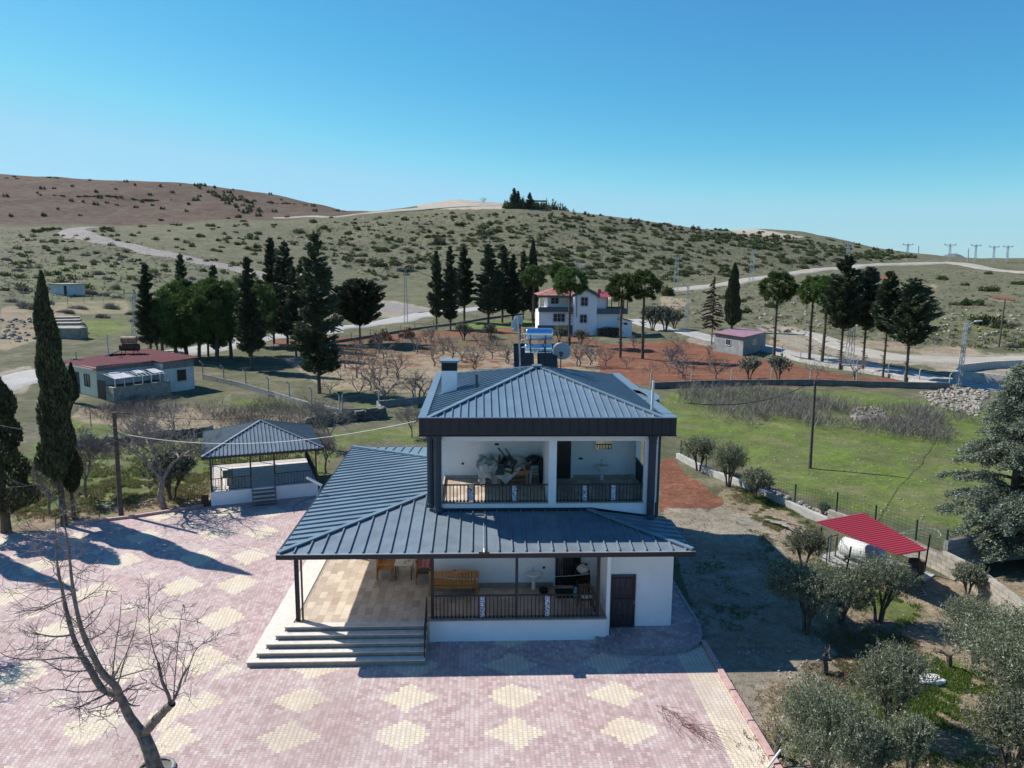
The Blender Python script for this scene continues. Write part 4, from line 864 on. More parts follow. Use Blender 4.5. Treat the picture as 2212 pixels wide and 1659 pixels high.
# porch corner: a stack of brown chairs with bags
st0=[plastic_chair('stacked_chair',['brown plastic chair at the bottom of the porch corner stack','second brown plastic chair up in the porch corner stack','third brown plastic chair up in the porch corner stack','topmost brown plastic chair of the porch corner stack'][k],(3.72,25.25,fz+.09*k),0,mat('brown_plastic',(.03,.018,.014),.4),1,group='brown chairs stacked in the porch corner') for k in range(4)]
plastic_chair('plastic_chair','dark brown chair with a white cloth by the right end of the porch railing',(3.7,24.1,fz),.1,MT['brown'])
def crumple(name,label,cat,c,sx,sy,sz,mt,seed=0,n_=26,flat=0):
    rs=np.random.RandomState(seed); mb=MB(); v=[]
    for a in range(n_+1):
        for b in range(n_):
            th=math.pi*a/n_; ph=2*math.pi*b/n_; d=np.array([math.sin(th)*math.cos(ph),math.sin(th)*math.sin(ph),math.cos(th)])
            k=1+.28*float(vnoise(np.array(d[0]*2.3+seed),np.array(d[1]*2.3+d[2]*3)))+.16*float(vnoise(np.array(d[0]*6+seed),np.array(d[1]*6+d[2]*7)))
            z=d[2]*k
            v.append((c[0]+d[0]*k*sx,c[1]+d[1]*k*sy,c[2]+max(z,-.95)*sz))
    f_=[(a*n_+b,a*n_+(b+1)%n_,(a+1)*n_+(b+1)%n_,(a+1)*n_+b) for a in range(n_) for b in range(n_)]
    mb.add(v,f_); o=part(name,mb,mt,None,True); return tag(o,label,cat)
crumple('plastic_bag','white plastic bag heaped on the stacked chairs by the black door','bag',(3.72,25.2,1.75),.2,.17,.17,MT['cloth'],3)
crumple('plastic_bag','small turquoise bag hanging beside the porch chairs','bag',(3.42,24.7,1.1),.07,.07,.2,mat('turquoise_plastic',(.1,.35,.42),.5),4)
crumple('white_cloth','white cloth lying on the dark brown porch chair','cloth',(3.7,24.05,1.25),.2,.17,.06,MT['cloth'],5)
mb=MB(); P_=[]
for a,b,sg in (((-1.6,23.42,2.3),(1.25,23.42,2.38),.14),((1.25,23.42,2.38),(4.0,23.42,2.4),.13)):
    a=np.array(a);b=np.array(b); 
    for k in range(13): s_=k/12; P_.append(a+(b-a)*s_-np.array([0,0,4*sg*s_*(1-s_)]))
mb.tube(P_,.006,4); tag(part('clothes_line',mb,MT['cable']),'thin white line sagging between the porch posts','line')
# balcony furniture
t=thing('table','big wooden table under the dusty sheets on the upper balcony','table',(1.3,28.4,uz+.02))
bz=uz+.02
mb=MB(); mb.box(.62,1.98,28.0,28.9,bz+.58,bz+.66); part('tabletop',mb,MT['wood2'],t); mb=MB(); mb.box(.7,1.9,28.05,28.09,bz+.45,bz+.58); mb.box(.7,1.9,28.4,28.44,bz+.15,bz+.2); part('apron',mb,MT['wood2'],t)
for x in (.7,1.82):
    for y in (28.03,28.78): mb=MB(); mb.box(x,x+.08,y,y+.08,bz,bz+.58); part('leg',mb,MT['wood2'],t)
t=bench('sheet-covered wooden bench against the balcony back wall',(.05,28.5,bz),0,1.3,.6)
def drape(name,label,nx,ny,fn,mt):
    mb=MB(); v=[fn(a/nx,b/ny) for a in range(nx+1) for b in range(ny+1)]
    mb.add(v,[(a*(ny+1)+b,(a+1)*(ny+1)+b,(a+1)*(ny+1)+b+1,a*(ny+1)+b+1) for a in range(nx) for b in range(ny)]); o=part(name,mb,mt,None,True)
    s_=o.modifiers.new('solid','SOLIDIFY'); s_.thickness=.008; return tag(o,label,'cloth')
def f1(u,v):                                           # over the left bench, falling to the floor
    x=-.08+u*.85+.06*math.sin(v*9+u*5); y=29.05-v*1.15; z=bz+.98-.35*v+.05*math.sin(u*13+v*7)+.04*math.sin(v*21+u*3)
    if v>.55: z-=(v-.55)*1.35*(.8+.3*math.sin(u*9)); y+=(v-.55)*.55; x+=.05*math.sin(u*22)
    return (x,y,max(z,bz+.03+.03*math.sin(u*17)))
drape('dust_sheet','pale dusty sheet slumped over the left bench on the balcony',34,34,f1,MT['cloth'])
def f2(u,v):                                           # over the table, a triangular corner hanging in front
    x=.55+u*1.25; y=29.0-v*1.05; z=bz+.70+.05*abs(math.sin(u*8+v*5))+.03*math.sin(u*19-v*9)
    if v<.3: z+=.28*(1-v/.3)*abs(math.sin(u*5+.6))
    if v>.9: tri=max(0,1-abs(u-.38)*2.1); z-= (v-.9)/.1*.62*tri; y+=.02*(v-.9)/.1+.02*math.sin(u*18)
    return (x,y,max(z,bz+.03))
drape('dust_sheet','pale dusty sheet spread over the balcony table with a corner hanging down',40,40,f2,MT['cloth'])
c1=plastic_chair('plastic_chair','upturned black plastic chair lying on the sheets, left one',(.72,28.55,bz+.95),.5,MT['dkgreen']); c1.rotation_euler=(2.1,.25,.9); c1.location=(.75,28.5,bz+1.25)
c1=plastic_chair('plastic_chair','upturned black plastic chair lying on the sheets, right one',(1.2,28.5,bz+.9),.5,MT['dkgreen']); c1.rotation_euler=(2.5,-.2,-.7); c1.location=(1.12,28.3,bz+1.12)
for k in range(5): plastic_chair('stacked_chair',['bottom white chair','second white chair','third white chair','fourth white chair','top white chair'][k]+' of the stack right of the balcony table',(2.27,28.72,bz+.07*k),0,MT['whiteplastic'],1,group='white chairs stacked on the balcony')
crumple('jacket','dark green jacket bundled on the white chair stack','jacket',(2.15,28.7,bz+.95),.3,.22,.17,MT['dkgreen'],9)
crumple('rolled_rug','dark rolled rug leaning by the balcony pillar','rug',(2.45,28.45,bz+.55),.1,.12,.56,MT['black'],8)
# ------------------------------------------------------------------ gazebo
gz=thing('gazebo','open garden gazebo with pyramid metal roof and white plinth','gazebo',(-11.4,41.4,0),math.radians(19))
GA=math.radians(19); Gm=Matrix.Translation((-14.0,37.9,0))@Matrix.Rotation(GA,4,'Z'); W,Dp=5.45,5.5
def G(nm,mb,mt,parent=None,**k): return part(nm,mb,MT[mt] if isinstance(mt,str) else mt,parent or gz,**k)
mb=MB(); mb.box(0,W,0,Dp,-.1,.72,Gm); G('plinth',mb,'white')
MT['deck']=tiles('stone_deck',(.42,.37,.33),(.34,.30,.28),(.3,.27,.24),.4,.4); 
mb=MB(); mb.box(.0,W,0,Dp,.722,.75,Gm); G('deck',mb,mat('pale_flagstone_deck',(.66,.60,.55),.7,col2=(.46,.43,.42),sc=4))
ps=[(.06,.06),(W-.06,.06),(.06,Dp-.06),(W-.06,Dp-.06),(2.02,.06),(3.22,.06),(W/2,Dp-.06)]
for x,y in ps: mb=MB(); mb.box(x-.04,x+.04,y-.04,y+.04,.75,2.72,Gm); G('post',mb,'anth')
def grail(a,b,h=.68):
    mb=MB(); a=np.array(a,float);b=np.array(b,float);L=np.linalg.norm(b-a); d=(b-a)/L; f_=lambda s,z:Gm@Vector((a[0]+d[0]*s,a[1]+d[1]*s,z))
    mb.bar(f_(0,.75+h),f_(L,.75+h),.035); mb.bar(f_(0,.82),f_(L,.82),.025)
    for k in range(1,int(L/.16)): mb.bar(f_(k*.16,.82),f_(k*.16,.75+h),.02)
    G('railing',mb,'anth')
grail((.1,.06),(1.98,.06)); grail((3.26,.06),(W-.1,.06)); grail((.06,.1),(.06,Dp-.1)); grail((W-.06,.1),(W-.06,Dp-.1)); grail((.1,Dp-.06),(W/2,Dp-.06)); grail((W/2,Dp-.06),(W-.1,Dp-.06))
ov=.33; zE=2.72; c=[Gm@Vector(p) for p in ((-ov,-ov,zE),(W+ov,-ov,zE),(W+ov,Dp+ov,zE),(-ov,Dp+ov,zE))]; apx=Gm@Vector((W/2,Dp/2,3.82))
mt_g=mat('gazebo_roof_metal',(.16,.20,.23),.45,metal=.3,var=.2,sc=2)
for k in range(4):
    mbp=MB();mbs=MB(); a=np.array(c[k]);b=np.array(c[(k+1)%4]); dd=np.array(apx)-(a+b)/2; slope_plane(mbp,mbs,[a,b,np.array(apx)],dd,.2,sw=.045,shh=.045,th=.04); o=G('roof_panel',mbp,mt_g); part('seam',mbs,mt_g,o)
mb=MB()
for k in range(4): mb.bar(np.array(c[k])+(0,0,.04),np.array(apx)+(0,0,.04),.14,.04)
G('hip_cap',mb,mt_g); mb=MB()
for k in range(4): mb.bar(np.array(c[k])-(0,0,.07),np.array(c[(k+1)%4])-(0,0,.07),.05,.11)
G('fascia',mb,'anth2')
mb=MB()
for k in range(4): mb.box(2.06,3.18,-.85+.21*k,-.6+.21*k+.04,.1+.17*k,.14+.17*k,Gm)
for x in (2.03,3.19): mb.bar(Gm@Vector((x,-.9,0)),Gm@Vector((x,.0,.72)),.04,.1); mb.bar(Gm@Vector((x,-.9,0)),Gm@Vector((x,-.9,.8)),.035); mb.bar(Gm@Vector((x,-.9,.8)),Gm@Vector((x,.06,1.45)),.035)
G('steps',mb,mat('grey_step_tread',(.2,.2,.2),.8))
t=thing('folding_bed','folding metal camp table standing in the gazebo by its left railing','table',tuple(Gm@Vector((1.,2.2,.75))),GA)
mb=MB(); mb.box(.55,1.15,1.2,2.7,1.12,1.15,Gm); part('tabletop',mb,MT['beige'],t)
for x in (.58,1.12):
    for y in (1.23,2.67): mb=MB(); mb.bar(Gm@Vector((x,y,.75)),Gm@Vector((x,y,1.25)),.03); part('leg',mb,MT['anth'],t)
t=thing('metal_drum','dark rusty drum beside the left corner of the gazebo','drum',(-14.35,37.95,0)); mb=MB(); mb.lathe([(.17,0),(.18,.02),(.18,.2),(.188,.21),(.18,.22),(.18,.5),(.17,.52)],(-14.35,38.0,0),14); part('body',mb,MT['rust'],t)
mb=MB(); pts=[g(*ze(920,1050)),g(*ze(920,1000)),g(*ze(960,965)),g(*ze(1040,935)),g(*ze(1110,915))]; mb.tube([(p[0],p[1],.02) for p in pts],.012,5); tag(part('hose',mb,MT['cableblk']),'thin black hose curling over the paving below the gazebo','hose')
# ------------------------------------------------------------------ corrugated sheets
def sheet(a,b,c,d,per,amp,th=.02):                     # quad a-b-c-d, ribs run from a->d, repeated along a->b
    a,b,c,d=[np.array(p,float) for p in (a,b,c,d)]; L=np.linalg.norm(b-a); n_=max(8,int(L/per)*4); v=[]
    nn=np.cross(b-a,d-a); nn/=np.linalg.norm(nn); nn=nn if nn[2]>0 else -nn
    pr=[0,0,1,1]
    for k in range(n_+1):
        s=k/n_; o_=nn*amp*pr[k%4]; v+= [a+(b-a)*s+o_,d+(c-d)*s+o_]
    m_=len(v); v+= [p-nn*th for p in v]
    f_=[(2*k,2*k+2,2*k+3,2*k+1) for k in range(n_)]+[(2*k+m_,2*k+1+m_,2*k+3+m_,2*k+2+m_) for k in range(n_)]+[(2*k,2*k+m_,2*k+2+m_,2*k+2) for k in range(n_)]+[(2*k+1,2*k+3,2*k+3+m_,2*k+1+m_) for k in range(n_)]
    m=MB(); m.add(v,f_); return m
# red animal shelter
sh=thing('shelter','open wire pen with bright red corrugated roof on the right','shelter',(16.5,29,0))
ra,rb,rc_,rd=g(*fsh(145,262),1.95),g(*fsh(625,175),2.05),g(*fsh(1255,540),1.95),g(*fsh(960,592),1.85)
part('roof',sheet(ra,rd,rc_,rb,.16,.03),MT['redroof'],sh)
bl=[g(*fsh(185,612)),g(*fsh(345,600)),g(*fsh(255,715)),g(*fsh(450,782)),g(*fsh(1160,880))]
tp_=lambda u,v,z: g(*fsh(u,v),z)
for a,b in ((bl[0],tp_(215,315,1.85)),(bl[1],tp_(370,415,1.6)),(bl[3],tp_(505,510,1.75)),(bl[4],tp_(1178,555,1.8)),(np.array([17.0,31.0,0]),np.array([17.0,30.5,1.9])),(np.array([18.6,28.6,0]),np.array([18.3,28.0,1.9]))):
    mb=MB(); mb.bar(a,(a[0],a[1],b[2]) if False else b,.06); part('post',mb,MT['green'],sh)
mb=MB(); mb.bar(bl[2],bl[2]+np.array([.02,.0,1.35]),.03); mb.bar(bl[2]+np.array([.02,0,1.35]),bl[2]+np.array([.6,.3,1.35]),.03); part('gate_frame',mb,MT['anth'],sh)
mb=MB(); q_=g(*fsh(285,675)); mb.bar(q_,q_+np.array([0,0,1.3]),.035); part('gate_post',mb,MT['blueframe'],sh)
mb=MB()
def meshwall(mb,a,b,h,sp=.12):
    a=np.array(a);b=np.array(b);L=np.linalg.norm(b-a)
    for k in range(int(h/sp)+1): mb.bar(a+(0,0,k*sp),b+(0,0,k*sp),.005)
    for k in range(int(L/sp)+1): p=a+(b-a)*k*sp/L; mb.bar(p,p+(0,0,h),.005)
meshwall(mb,bl[0],bl[3],1.5); meshwall(mb,bl[0],bl[1],1.5); meshwall(mb,bl[3],bl[4],1.5); part('wire_mesh',mb,MT['wire'],sh)
mb=MB(); mb.prism([(14.85,30.45),(16.9,31.3),(18.9,28.3),(17.5,27.3),(15.1,28.5)],.0,.06); part('floor_slab',mb,MT['conc'],sh)
mb=MB(); mb.bar((16.2,28.0,.35),(17.6,27.4,.35),.12,.7); mb.bar((16.2,28.0,.35),(16.9,29.0,.35),.12,.7); part('low_wall',mb,MT['conc_d'],sh)
t=thing('water_tank','white cylindrical tank lying under the red roof','tank',(16.1,29.9,0)); mb=MB(); a_=np.array([15.95,30.3,.55]);b_=np.array([16.9,28.9,.55]); d_=(b_-a_)/np.linalg.norm(b_-a_); mb.tube([a_-d_*.1,a_,b_,b_+d_*.1],[.26,.40,.40,.26],24); part('body',mb,MT['whiteplastic'],t,True)
mb=MB(); mb.bar(a_+(.1,-.1,-.47),a_+(-.3,-.5,-.47),.1,.12); mb.bar(b_+(.1,-.1,-.47),b_+(-.3,-.5,-.47),.1,.12); part('cradle',mb,MT['conc'],t)
t=thing('oil_drum','rusty upright drum at the near right corner of the red-roofed pen','drum',(17.63,27.66,0)); mb=MB(); mb.lathe([(.29,0),(.3,.02),(.3,.3),(.315,.32),(.3,.34),(.3,.62),(.315,.64),(.3,.66),(.3,.93),(.29,.95),(.27,.95),(.26,.7)],(17.63,27.66,0),20); part('body',mb,MT['rust'],t,True)
t=thing('ladder','small dark metal ladder lying in the shade by the rusty drum','ladder',(17.2,26.2,0)); mb=MB()
L0=[g(*fsh(u,v),.05) for u,v in ((1090,930),(1150,1010),(1190,900),(1250,990))]
mb.bar(L0[0],L0[1],.03);mb.bar(L0[2],L0[3],.03)
for k in range(4): s_=.1+.27*k; mb.bar(L0[0]+(L0[1]-L0[0])*s_,L0[2]+(L0[3]-L0[2])*s_,.025)
part('rungs',mb,MT['steel'],t)
# walls
def wallpoly(pts,h,w,mt,name,label,cat='wall',cap=None,sink_=.3):
    root=thing(name,label,cat,(pts[0][0],pts[0][1],hgt(*pts[0][:2]))); mb=MB();mc=MB()
    for a,b in zip(pts[:-1],pts[1:]):
        a=np.array(a[:2]);b=np.array(b[:2]); L=np.linalg.norm(b-a); m_=max(1,int(L/6))
        for k in range(m_):
            p=a+(b-a)*k/m_;q_=a+(b-a)*((k+1)/m_)
            zp=hgt(*p);zq=hgt(*q_); hh=h+sink_
            mb.bar((p[0],p[1],zp+h-hh/2),(q_[0],q_[1],zq+h-hh/2),w,hh)
            if cap: mc.bar((p[0],p[1],zp+h+.03),(q_[0],q_[1],zq+h+.03),w+.05,.055)
    part('wall_body',mb,mt,root)
    if cap: part('coping',mc,cap,root)
    return root
wr=[g(*fsh(-30,60)),g(*fsh(300,300)),g(*fsh(800,470)),g(*fsh(1230,640)),g(*fsh(1640,960)),g(*fsh(1900,1100))]
wallpoly([(13.2,47.5),(14.0,44.0),(15.2,40.6),(16.2,37.6),(17.3,34.5)],.35,.25,MT['conc'],'garden_wall','low concrete wall between the young olives and the green field')
wallpoly([(17.3,34.5),(18.2,32.3),(19.0,30.2),(19.35,28.6)],.8,.2,MT['block'],'block_wall','pale block wall running behind the red-roofed pen')
wallpoly([(19.35,28.6),(19.6,26.9),(19.3,24.5),(18.9,22.5),(18.6,20.0)],.95,.2,MT['block'],'block_wall','pale block wall in front of the big cedar')
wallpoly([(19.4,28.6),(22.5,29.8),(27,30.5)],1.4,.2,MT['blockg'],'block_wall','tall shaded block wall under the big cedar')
# green fence posts along it
fps=[za(640,640),za(800,748),za(1000,715),za(1205,800),za(1455,920),za(1720,1085),za(505,580),za(243,520),za(38,420)]
fence=thing('wire_fence','green wire fence along the low wall beside the field','fence',(15,40,0))
fb_=[np.array(p) for p in ((13.35,47.3,.2),(14.1,44.2,.2),(14.9,41.8,.2),(15.7,39.4,.25),(16.6,36.9,.3),(17.5,34.2,.7),(18.35,32.2,.7),(19.1,30.2,.7),(19.5,28.7,.8))]
for p in fb_: mb=MB(); mb.box(p[0]-.03,p[0]+.03,p[1]-.03,p[1]+.03,p[2]-.2,p[2]+1.05); part('post',mb,MT['green'],fence)
mb=MB()
for a,b in zip(fb_[:-1],fb_[1:]):
    for k in range(7):
        mb.bar(a+(0,0,.05+.15*k),b+(0,0,.05+.15*k),.008)
    L=np.linalg.norm(b-a)
    for k in range(int(L/.2)): p=a+(b-a)*k*.2/L; mb.bar(p,p+(0,0,1.0),.006)
part('wire_mesh',mb,MT['green'],fence)
mb=MB(); pts=[];
for k in range(25): a_=2*math.pi*k/24; pts.append((19.9+.95*math.cos(a_),31.2+.45*math.sin(a_),.75+.1*math.sin(a_*2)))
mb.tube(pts,.02,6); tag(part('water_hose',mb,mat('pale_green_hose',(.3,.45,.4),.5)),'pale hose looped over a green fence post','hose')
# orchard walls and fences
def postfence(pts,sp,h,name,label,mt,bent=.25,wall=.5,wm=None,r=.06,group=None,wires=3):
    root=wallpoly([tp(*p) for p in pts],wall,.2,wm,name,label,'fence') if wm is not None else thing(name,label,'fence',tuple(tp(*pts[0])))
    W_=[tp(*p) for p in pts]; d=0; prev=None; tops=[]
    for a,b in zip(W_[:-1],W_[1:]):
        L=np.linalg.norm((b-a)[:2]); k=d
        while k<L:
            p=a+(b-a)*k/L; z=hgt(p[0],p[1]); mb=MB(); dd=(b-a)[:2]/L; nrm=np.array([dd[1],-dd[0]])
            mb.tube([(p[0],p[1],z-.1),(p[0],p[1],z+h),(p[0]+nrm[0]*bent,p[1]+nrm[1]*bent,z+h+bent*.9)],[r,r,r*.8],5); part('post',mb,mt,root); tops.append(np.array([p[0],p[1],z])); k+=sp
        d=k-L
    mb=MB()
    for a,b in zip(tops[:-1],tops[1:]):
        for w_ in range(wires): zz=wall+.15+(h-wall-.2)*w_/max(1,wires-1); mb.bar(a+(0,0,zz),b+(0,0,zz),.012)
    part('wire',mb,MT['wire'],root); return root
postfence([z5(-60,1283),z5(330,1268),z5(900,1262),z5(1300,1275),z5(1755,1285)],4.6,1.6,'orchard_fence','long low wall with pale bent posts in front of the red soil orchard',MT['conc'],.3,.65,MT['conc_d'])
postfence([z5(1755,1285),z5(1500,1238),z5(1200,1180),z5(850,1120),z5(690,1075)],4.5,1.5,'orchard_fence','low block wall with posts beside the lane under the tall pruned conifers',MT['conc'],.2,.45,MT['blockw'])
postfence([z6(1180,285),z6(1400,335),z6(1600,395),z6(1780,450),z6(1990,500)],4.2,1.7,'orchard_fence','slanting block wall with bent posts behind the gazebo',MT['conc'],.3,.55,MT['blockg'])
postfence([z6(1990,500),z6(2212,490),z1(-20,640),z1(290,610),z1(420,590)],5.0,1.6,'orchard_fence','dark block wall at the left of the house closing the bare orchard',MT['conc'],.3,.6,MT['blockg'])
postfence([z4(-350,1230),z4(0,1190),z4(230,1155),z4(520,1105),z4(760,1075),z4(960,1040),z4(1200,1010)],5.2,1.3,'orchard_fence','wall and wire fence between the orchard and the grey road',MT['polewood'],.0,.4,MT['conc_d'],.05)
postfence([z3(330,960),z3(480,940),z3(690,932),z3(900,930)],7,2.0,'wire_fence','far wire fence round the small white hut',MT['conc'],.3,.0,None,.06)
postfence([z3(-20,890),z3(160,905),z3(320,880)],6,2.0,'wire_fence','far wire fence at the left picture edge beyond the cypress',MT['conc'],.3,.0,None,.06)
postfence([z3(650,820),z3(900,800),z3(1290,825),z3(1400,860)],8,2.0,'wire_fence','far fence of pale posts on the left slope above the pines',MT['conc'],.4,.0,None,.07)
postfence([z6(20,620),z6(160,600),z6(400,570),z6(700,560),z6(960,565)],5.5,1.2,'wire_fence','thin dark wire fence along the path behind the left trees',MT['anth'],0,.0,None,.03)
# old stone walls (coarse stones)
def stonewall(pts,h,w,label,step=.55):
    W_=[tp(*p) for p in pts]; root=thing('stone_wall',label,'wall',tuple(W_[0])); mb=MB(); rs=np.random.RandomState(3)
    for a,b in zip(W_[:-1],W_[1:]):
        L=np.linalg.norm((b-a)[:2]); k=0
        while k<L:
            p=a+(b-a)*k/L; z=hgt(p[0],p[1]); zc_=z-.1
            while zc_<z+h:
                sz=rs.uniform(.18,.36); M_=Matrix.Translation((p[0]+rs.uniform(-.1,.1),p[1]+rs.uniform(-.15,.15),zc_+sz*.3))@Matrix.Rotation(rs.uniform(0,3),4,'Z')@Matrix.Rotation(rs.uniform(-.3,.3),4,'X')
                mb.box(-sz*.9,sz*.9,-sz*.7,sz*.7,-sz*.4,sz*.4,M_); zc_+=sz*.65
            k+=step*rs.uniform(.6,1.1)
    part('stone',mb,MT['conc_d'],root)
stonewall([z6(440,690),z6(650,670),z6(900,640),z6(1240,610)],.55,.4,'dark dry stone wall running behind the left bare trees')
stonewall([z6(1790,565),z6(2000,530),z6(2200,510),z1(10,690)],.7,.4,'dry stone wall between the gazebo and the house')
# ------------------------------------------------------------------ left bungalow
lb=thing('bungalow','single-storey white bungalow with faded maroon sheet roof at the left','house',(-33,68,.3))
def L(nm,mb,mt,parent=None,**k): return part(nm,mb,MT[mt] if isinstance(mt,str) else mt,parent or lb,**k)
def hat(p,ref):                                        # height so that base p rises to photo point ref
    r=ray(*ref); t_=math.hypot(p[0],p[1])/math.hypot(r[0],r[1]); return H+r[2]*t_
A=g(*fl(640,915),.45); zb0=.45
Bm=Matrix([[.61,-.792,0,A[0]],[.792,.61,0,A[1]],[0,0,1,zb0],[0,0,0,1]])     # local x runs back-right, local y back-left
XR,YD,XW=8.4,6.8,5.3; cream=mat('cream_wall',(.80,.72,.56),.85,var=.12,sc=1)
mb=MB(); mb.box(.004,XR,.0,YD,-.6,2.75,Bm); L('wall',mb,'white2')
mb=MB(); mb.box(-.05,.0,.0,YD,-.6,2.78,Bm); L('front_wall',mb,cream)
mb=MB(); mb.box(XW,XR,-1.65,-.002,-.6,2.75,Bm); L('wing_wall',mb,'white2')
mb=MB(); mb.box(XW-.02,XR+.02,-1.67,-1.6,2.2,2.95,Bm); mb.box(.0,XW-.03,-.03,.0,2.45,2.95,Bm); mb.box(XR,XR+.03,-1.6,YD,2.2,3.0,Bm); L('block_course',mb,'blockg')
rw=[Bm@Vector(p) for p in ((-.45,-.35,2.72),(-.45,YD+.4,2.78),(XR+.5,YD+.4,3.25),(XR+.5,-.35,3.12))]
L('roof',sheet(rw[3],rw[0],rw[1],rw[2],.25,.035),'oldredroof')
rw=[Bm@Vector(p) for p in ((XW-.35,-2.0,2.92),(XW-.35,-.3,3.02),(XR+.5,-.3,3.15),(XR+.5,-2.0,3.05))]
L('wing_roof',sheet(rw[3],rw[0],rw[1],rw[2],.25,.035),'oldredroof')
mb=MB(); mb.bar(Bm@Vector((-.5,-.4,2.68)),Bm@Vector((-.5,YD,2.74)),.06,.12); L('gutter',mb,'dish')
def lwin(y0,y1,z0,z1,kind):
    mb=MB(); mb.box(-.09,-.052,y0,y1,z0,z1,Bm); o=L(kind,mb,'glass' if kind=='window' else 'brown'); mb=MB()
    for y in (y0,(y0+y1)/2,y1): mb.box(-.13,-.091,y-.03,y+.03,z0,z1,Bm)
    for z in (z0,(z0+z1)/2,z1): mb.box(-.125,-.092,y0,y1,z-.025,z+.025,Bm)
    part('frame',mb,MT['bandgrey'],o)
lwin(1.25,2.15,.95,2.05,'window'); lwin(3.2,4.0,.2,2.1,'door'); lwin(5.0,5.7,1.,2.0,'window')
mb=MB(); mb.box(-1.2,-.052,2.9,4.6,-.5,.12,Bm); L('door_step',mb,'conc')
mb=MB(); mb.box(XW+1.35,XW+2.25,-1.70,-1.652,.95,2.0,Bm); o=L('window',mb,'black'); mb=MB(); mb.box(XW+1.3,XW+2.3,-1.74,-1.66,.88,.949,Bm); part('sill',mb,MT['conc'],o)
mb=MB(); mb.box(.2,XW,-2.75,-2.55,-.7,1.25,Bm); mb.box(.0,.2,-2.75,-1.4,-.7,1.25,Bm); L('yard_wall',mb,'block')
mb=MB(); mb.box(-.03,.03,-1.38,-.05,-.5,1.7,Bm); L('iron_gate',mb,'anth')
mb=MB()
for k in range(7): x=.25+(XW-.35)*k/6; mb.box(x-.03,x+.03,-2.68,-2.62,1.25,1.95,Bm)
for k in range(14): x=.25+(XW-.35)*k/13; mb.bar(Bm@Vector((x,-2.7,1.97)),Bm@Vector((x+random.uniform(-.15,.15),-.1,2.4)),.05,.04)
for k in range(4): y=-2.7+.85*k; mb.bar(Bm@Vector((.2,y,1.99+.14*k)),Bm@Vector((XW-.1,y,1.99+.14*k)),.05,.04)
o=L('lean_to_frame',mb,'whiteplastic')
mb=MB(); 
for (xa,xb,ya,yb) in ((.2,2.0,-2.8,-1.3),(.6,1.6,-1.1,-.3),(2.6,3.5,-1.9,-.4),(3.9,5.0,-2.4,-.9)): mb.add([Bm@Vector((xa,ya,2.02+(ya+2.7)*.165)),Bm@Vector((xb,ya+.1,2.03+(ya+2.8)*.165)),Bm@Vector((xb-.2,yb,2.03+(yb+2.7)*.165)),Bm@Vector((xa+.1,yb,2.03+(yb+2.7)*.165))],[(0,1,2,3)])
part('tarp',mb,mat('torn_tarp',(.5,.52,.55),.6,var=.5,sc=3),o)
mb=MB(); mb.box(.3,XW-.05,-2.5,-.1,-.3,1.1,Bm); L('lean_to_clutter',mb,'bark')
bt=thing('water_heater','two rusty water barrels on a frame on the maroon roof','water heater',tuple(Bm@Vector((6,3,3))))
qb=g(*fl(1060,330),3.45); _b=np.array([qb[0],qb[1],0]); V3=lambda x,y,z:_b+np.array([x,y,z])
mb=MB(); mb.tube([V3(-.7,0,4.95),V3(.7,.1,4.95)],.36,16); part('barrel',mb,mat('rusty_white_barrel',(.42,.30,.2),.7,col2=(.2,.09,.05),sc=3),bt)
mb=MB(); mb.tube([V3(-.9,0,4.2),V3(.9,.1,4.2)],.36,16); part('barrel',mb,MT['rust'],bt)
mb=MB()
for x in (-.6,.6): mb.bar(V3(x,-.5,3.3),V3(x,0,5.2),.05); mb.bar(V3(x,.5,3.3),V3(x,.1,5.2),.05)
part('stand',mb,MT['anth'],bt); mb=MB(); mb.bar(V3(-2.4,-.9,3.3),V3(-.6,-.2,4.0),1.3,.06); part('solar_panel',mb,MT['panel'],bt); mb=MB(); mb.bar(V3(.6,-1.2,3.36),V3(2.4,-.4,3.5),1.1,.06); part('solar_panel',mb,MT['panel'],bt)
mb=MB(); mb.tube([V3(-1.5,-1.2,3.2),V3(-1.5,-1.2,5.6)],.06,8); tag(part('roof_pole',mb,MT['whiteplastic']),'white pipe standing on the maroon roof beside the rusty barrels','pole')
mb=MB(); q_=g(*fl(360,415),3.2)
for k in range(5): mb.box(q_[0]-.5+.25*k-.1,q_[0]-.5+.25*k+.12,q_[1]-.1,q_[1]+.12,q_[2]-.1,q_[2]+.2+.1*(k==1))
mb.tube([(q_[0]-.1,q_[1],q_[2]),(q_[0]-.1,q_[1],q_[2]+.9)],.04,6); tag(part('roof_bricks',mb,MT['block']),'small heap of blocks round a stovepipe on the maroon roof','bricks')
# ------------------------------------------------------------------ second house (behind, centre)
h2=thing('house','distant two-storey white house with tiled roof and dark blue balcony bands','house',tuple(tp(*fh(1230,1060))))
Y0=tp(*fh(1230,1060))[1]; print('house2 Y',Y0,tp(*fh(1230,1060)))
def X_(u,v=800,Y=None): return gy(*fh(u,v),Y or Y0)[0]
def Z_(u,v,Y=None): return gy(*fh(u,v),Y or Y0)[2]
def K(nm,mb,mt,parent=None,**k): return part(nm,mb,MT[mt] if isinstance(mt,str) else mt,parent or h2,**k)
xl,xm0,xm1,xr=X_(330),X_(925),X_(1325),X_(1790)
zb_=Z_(1230,1060)-1.; z1f=Z_(1000,640); z2f=Z_(700,380)
Yl=Y0+1.5
mb=MB(); mb.box(xl,xm0,Yl,Yl+8,zb_,Z_(600,650,Yl)); mb.box(xl+1.6,xm0,Yl+1.6,Yl+8,Z_(600,650,Yl),Z_(600,375,Yl)); 
mb.box(xm1,xr,Y0+.4,Y0+8,zb_,Z_(1500,690)); mb.box(xm1,X_(1508),Y0+.6,Y0+8,Z_(1500,690),Z_(1400,405))
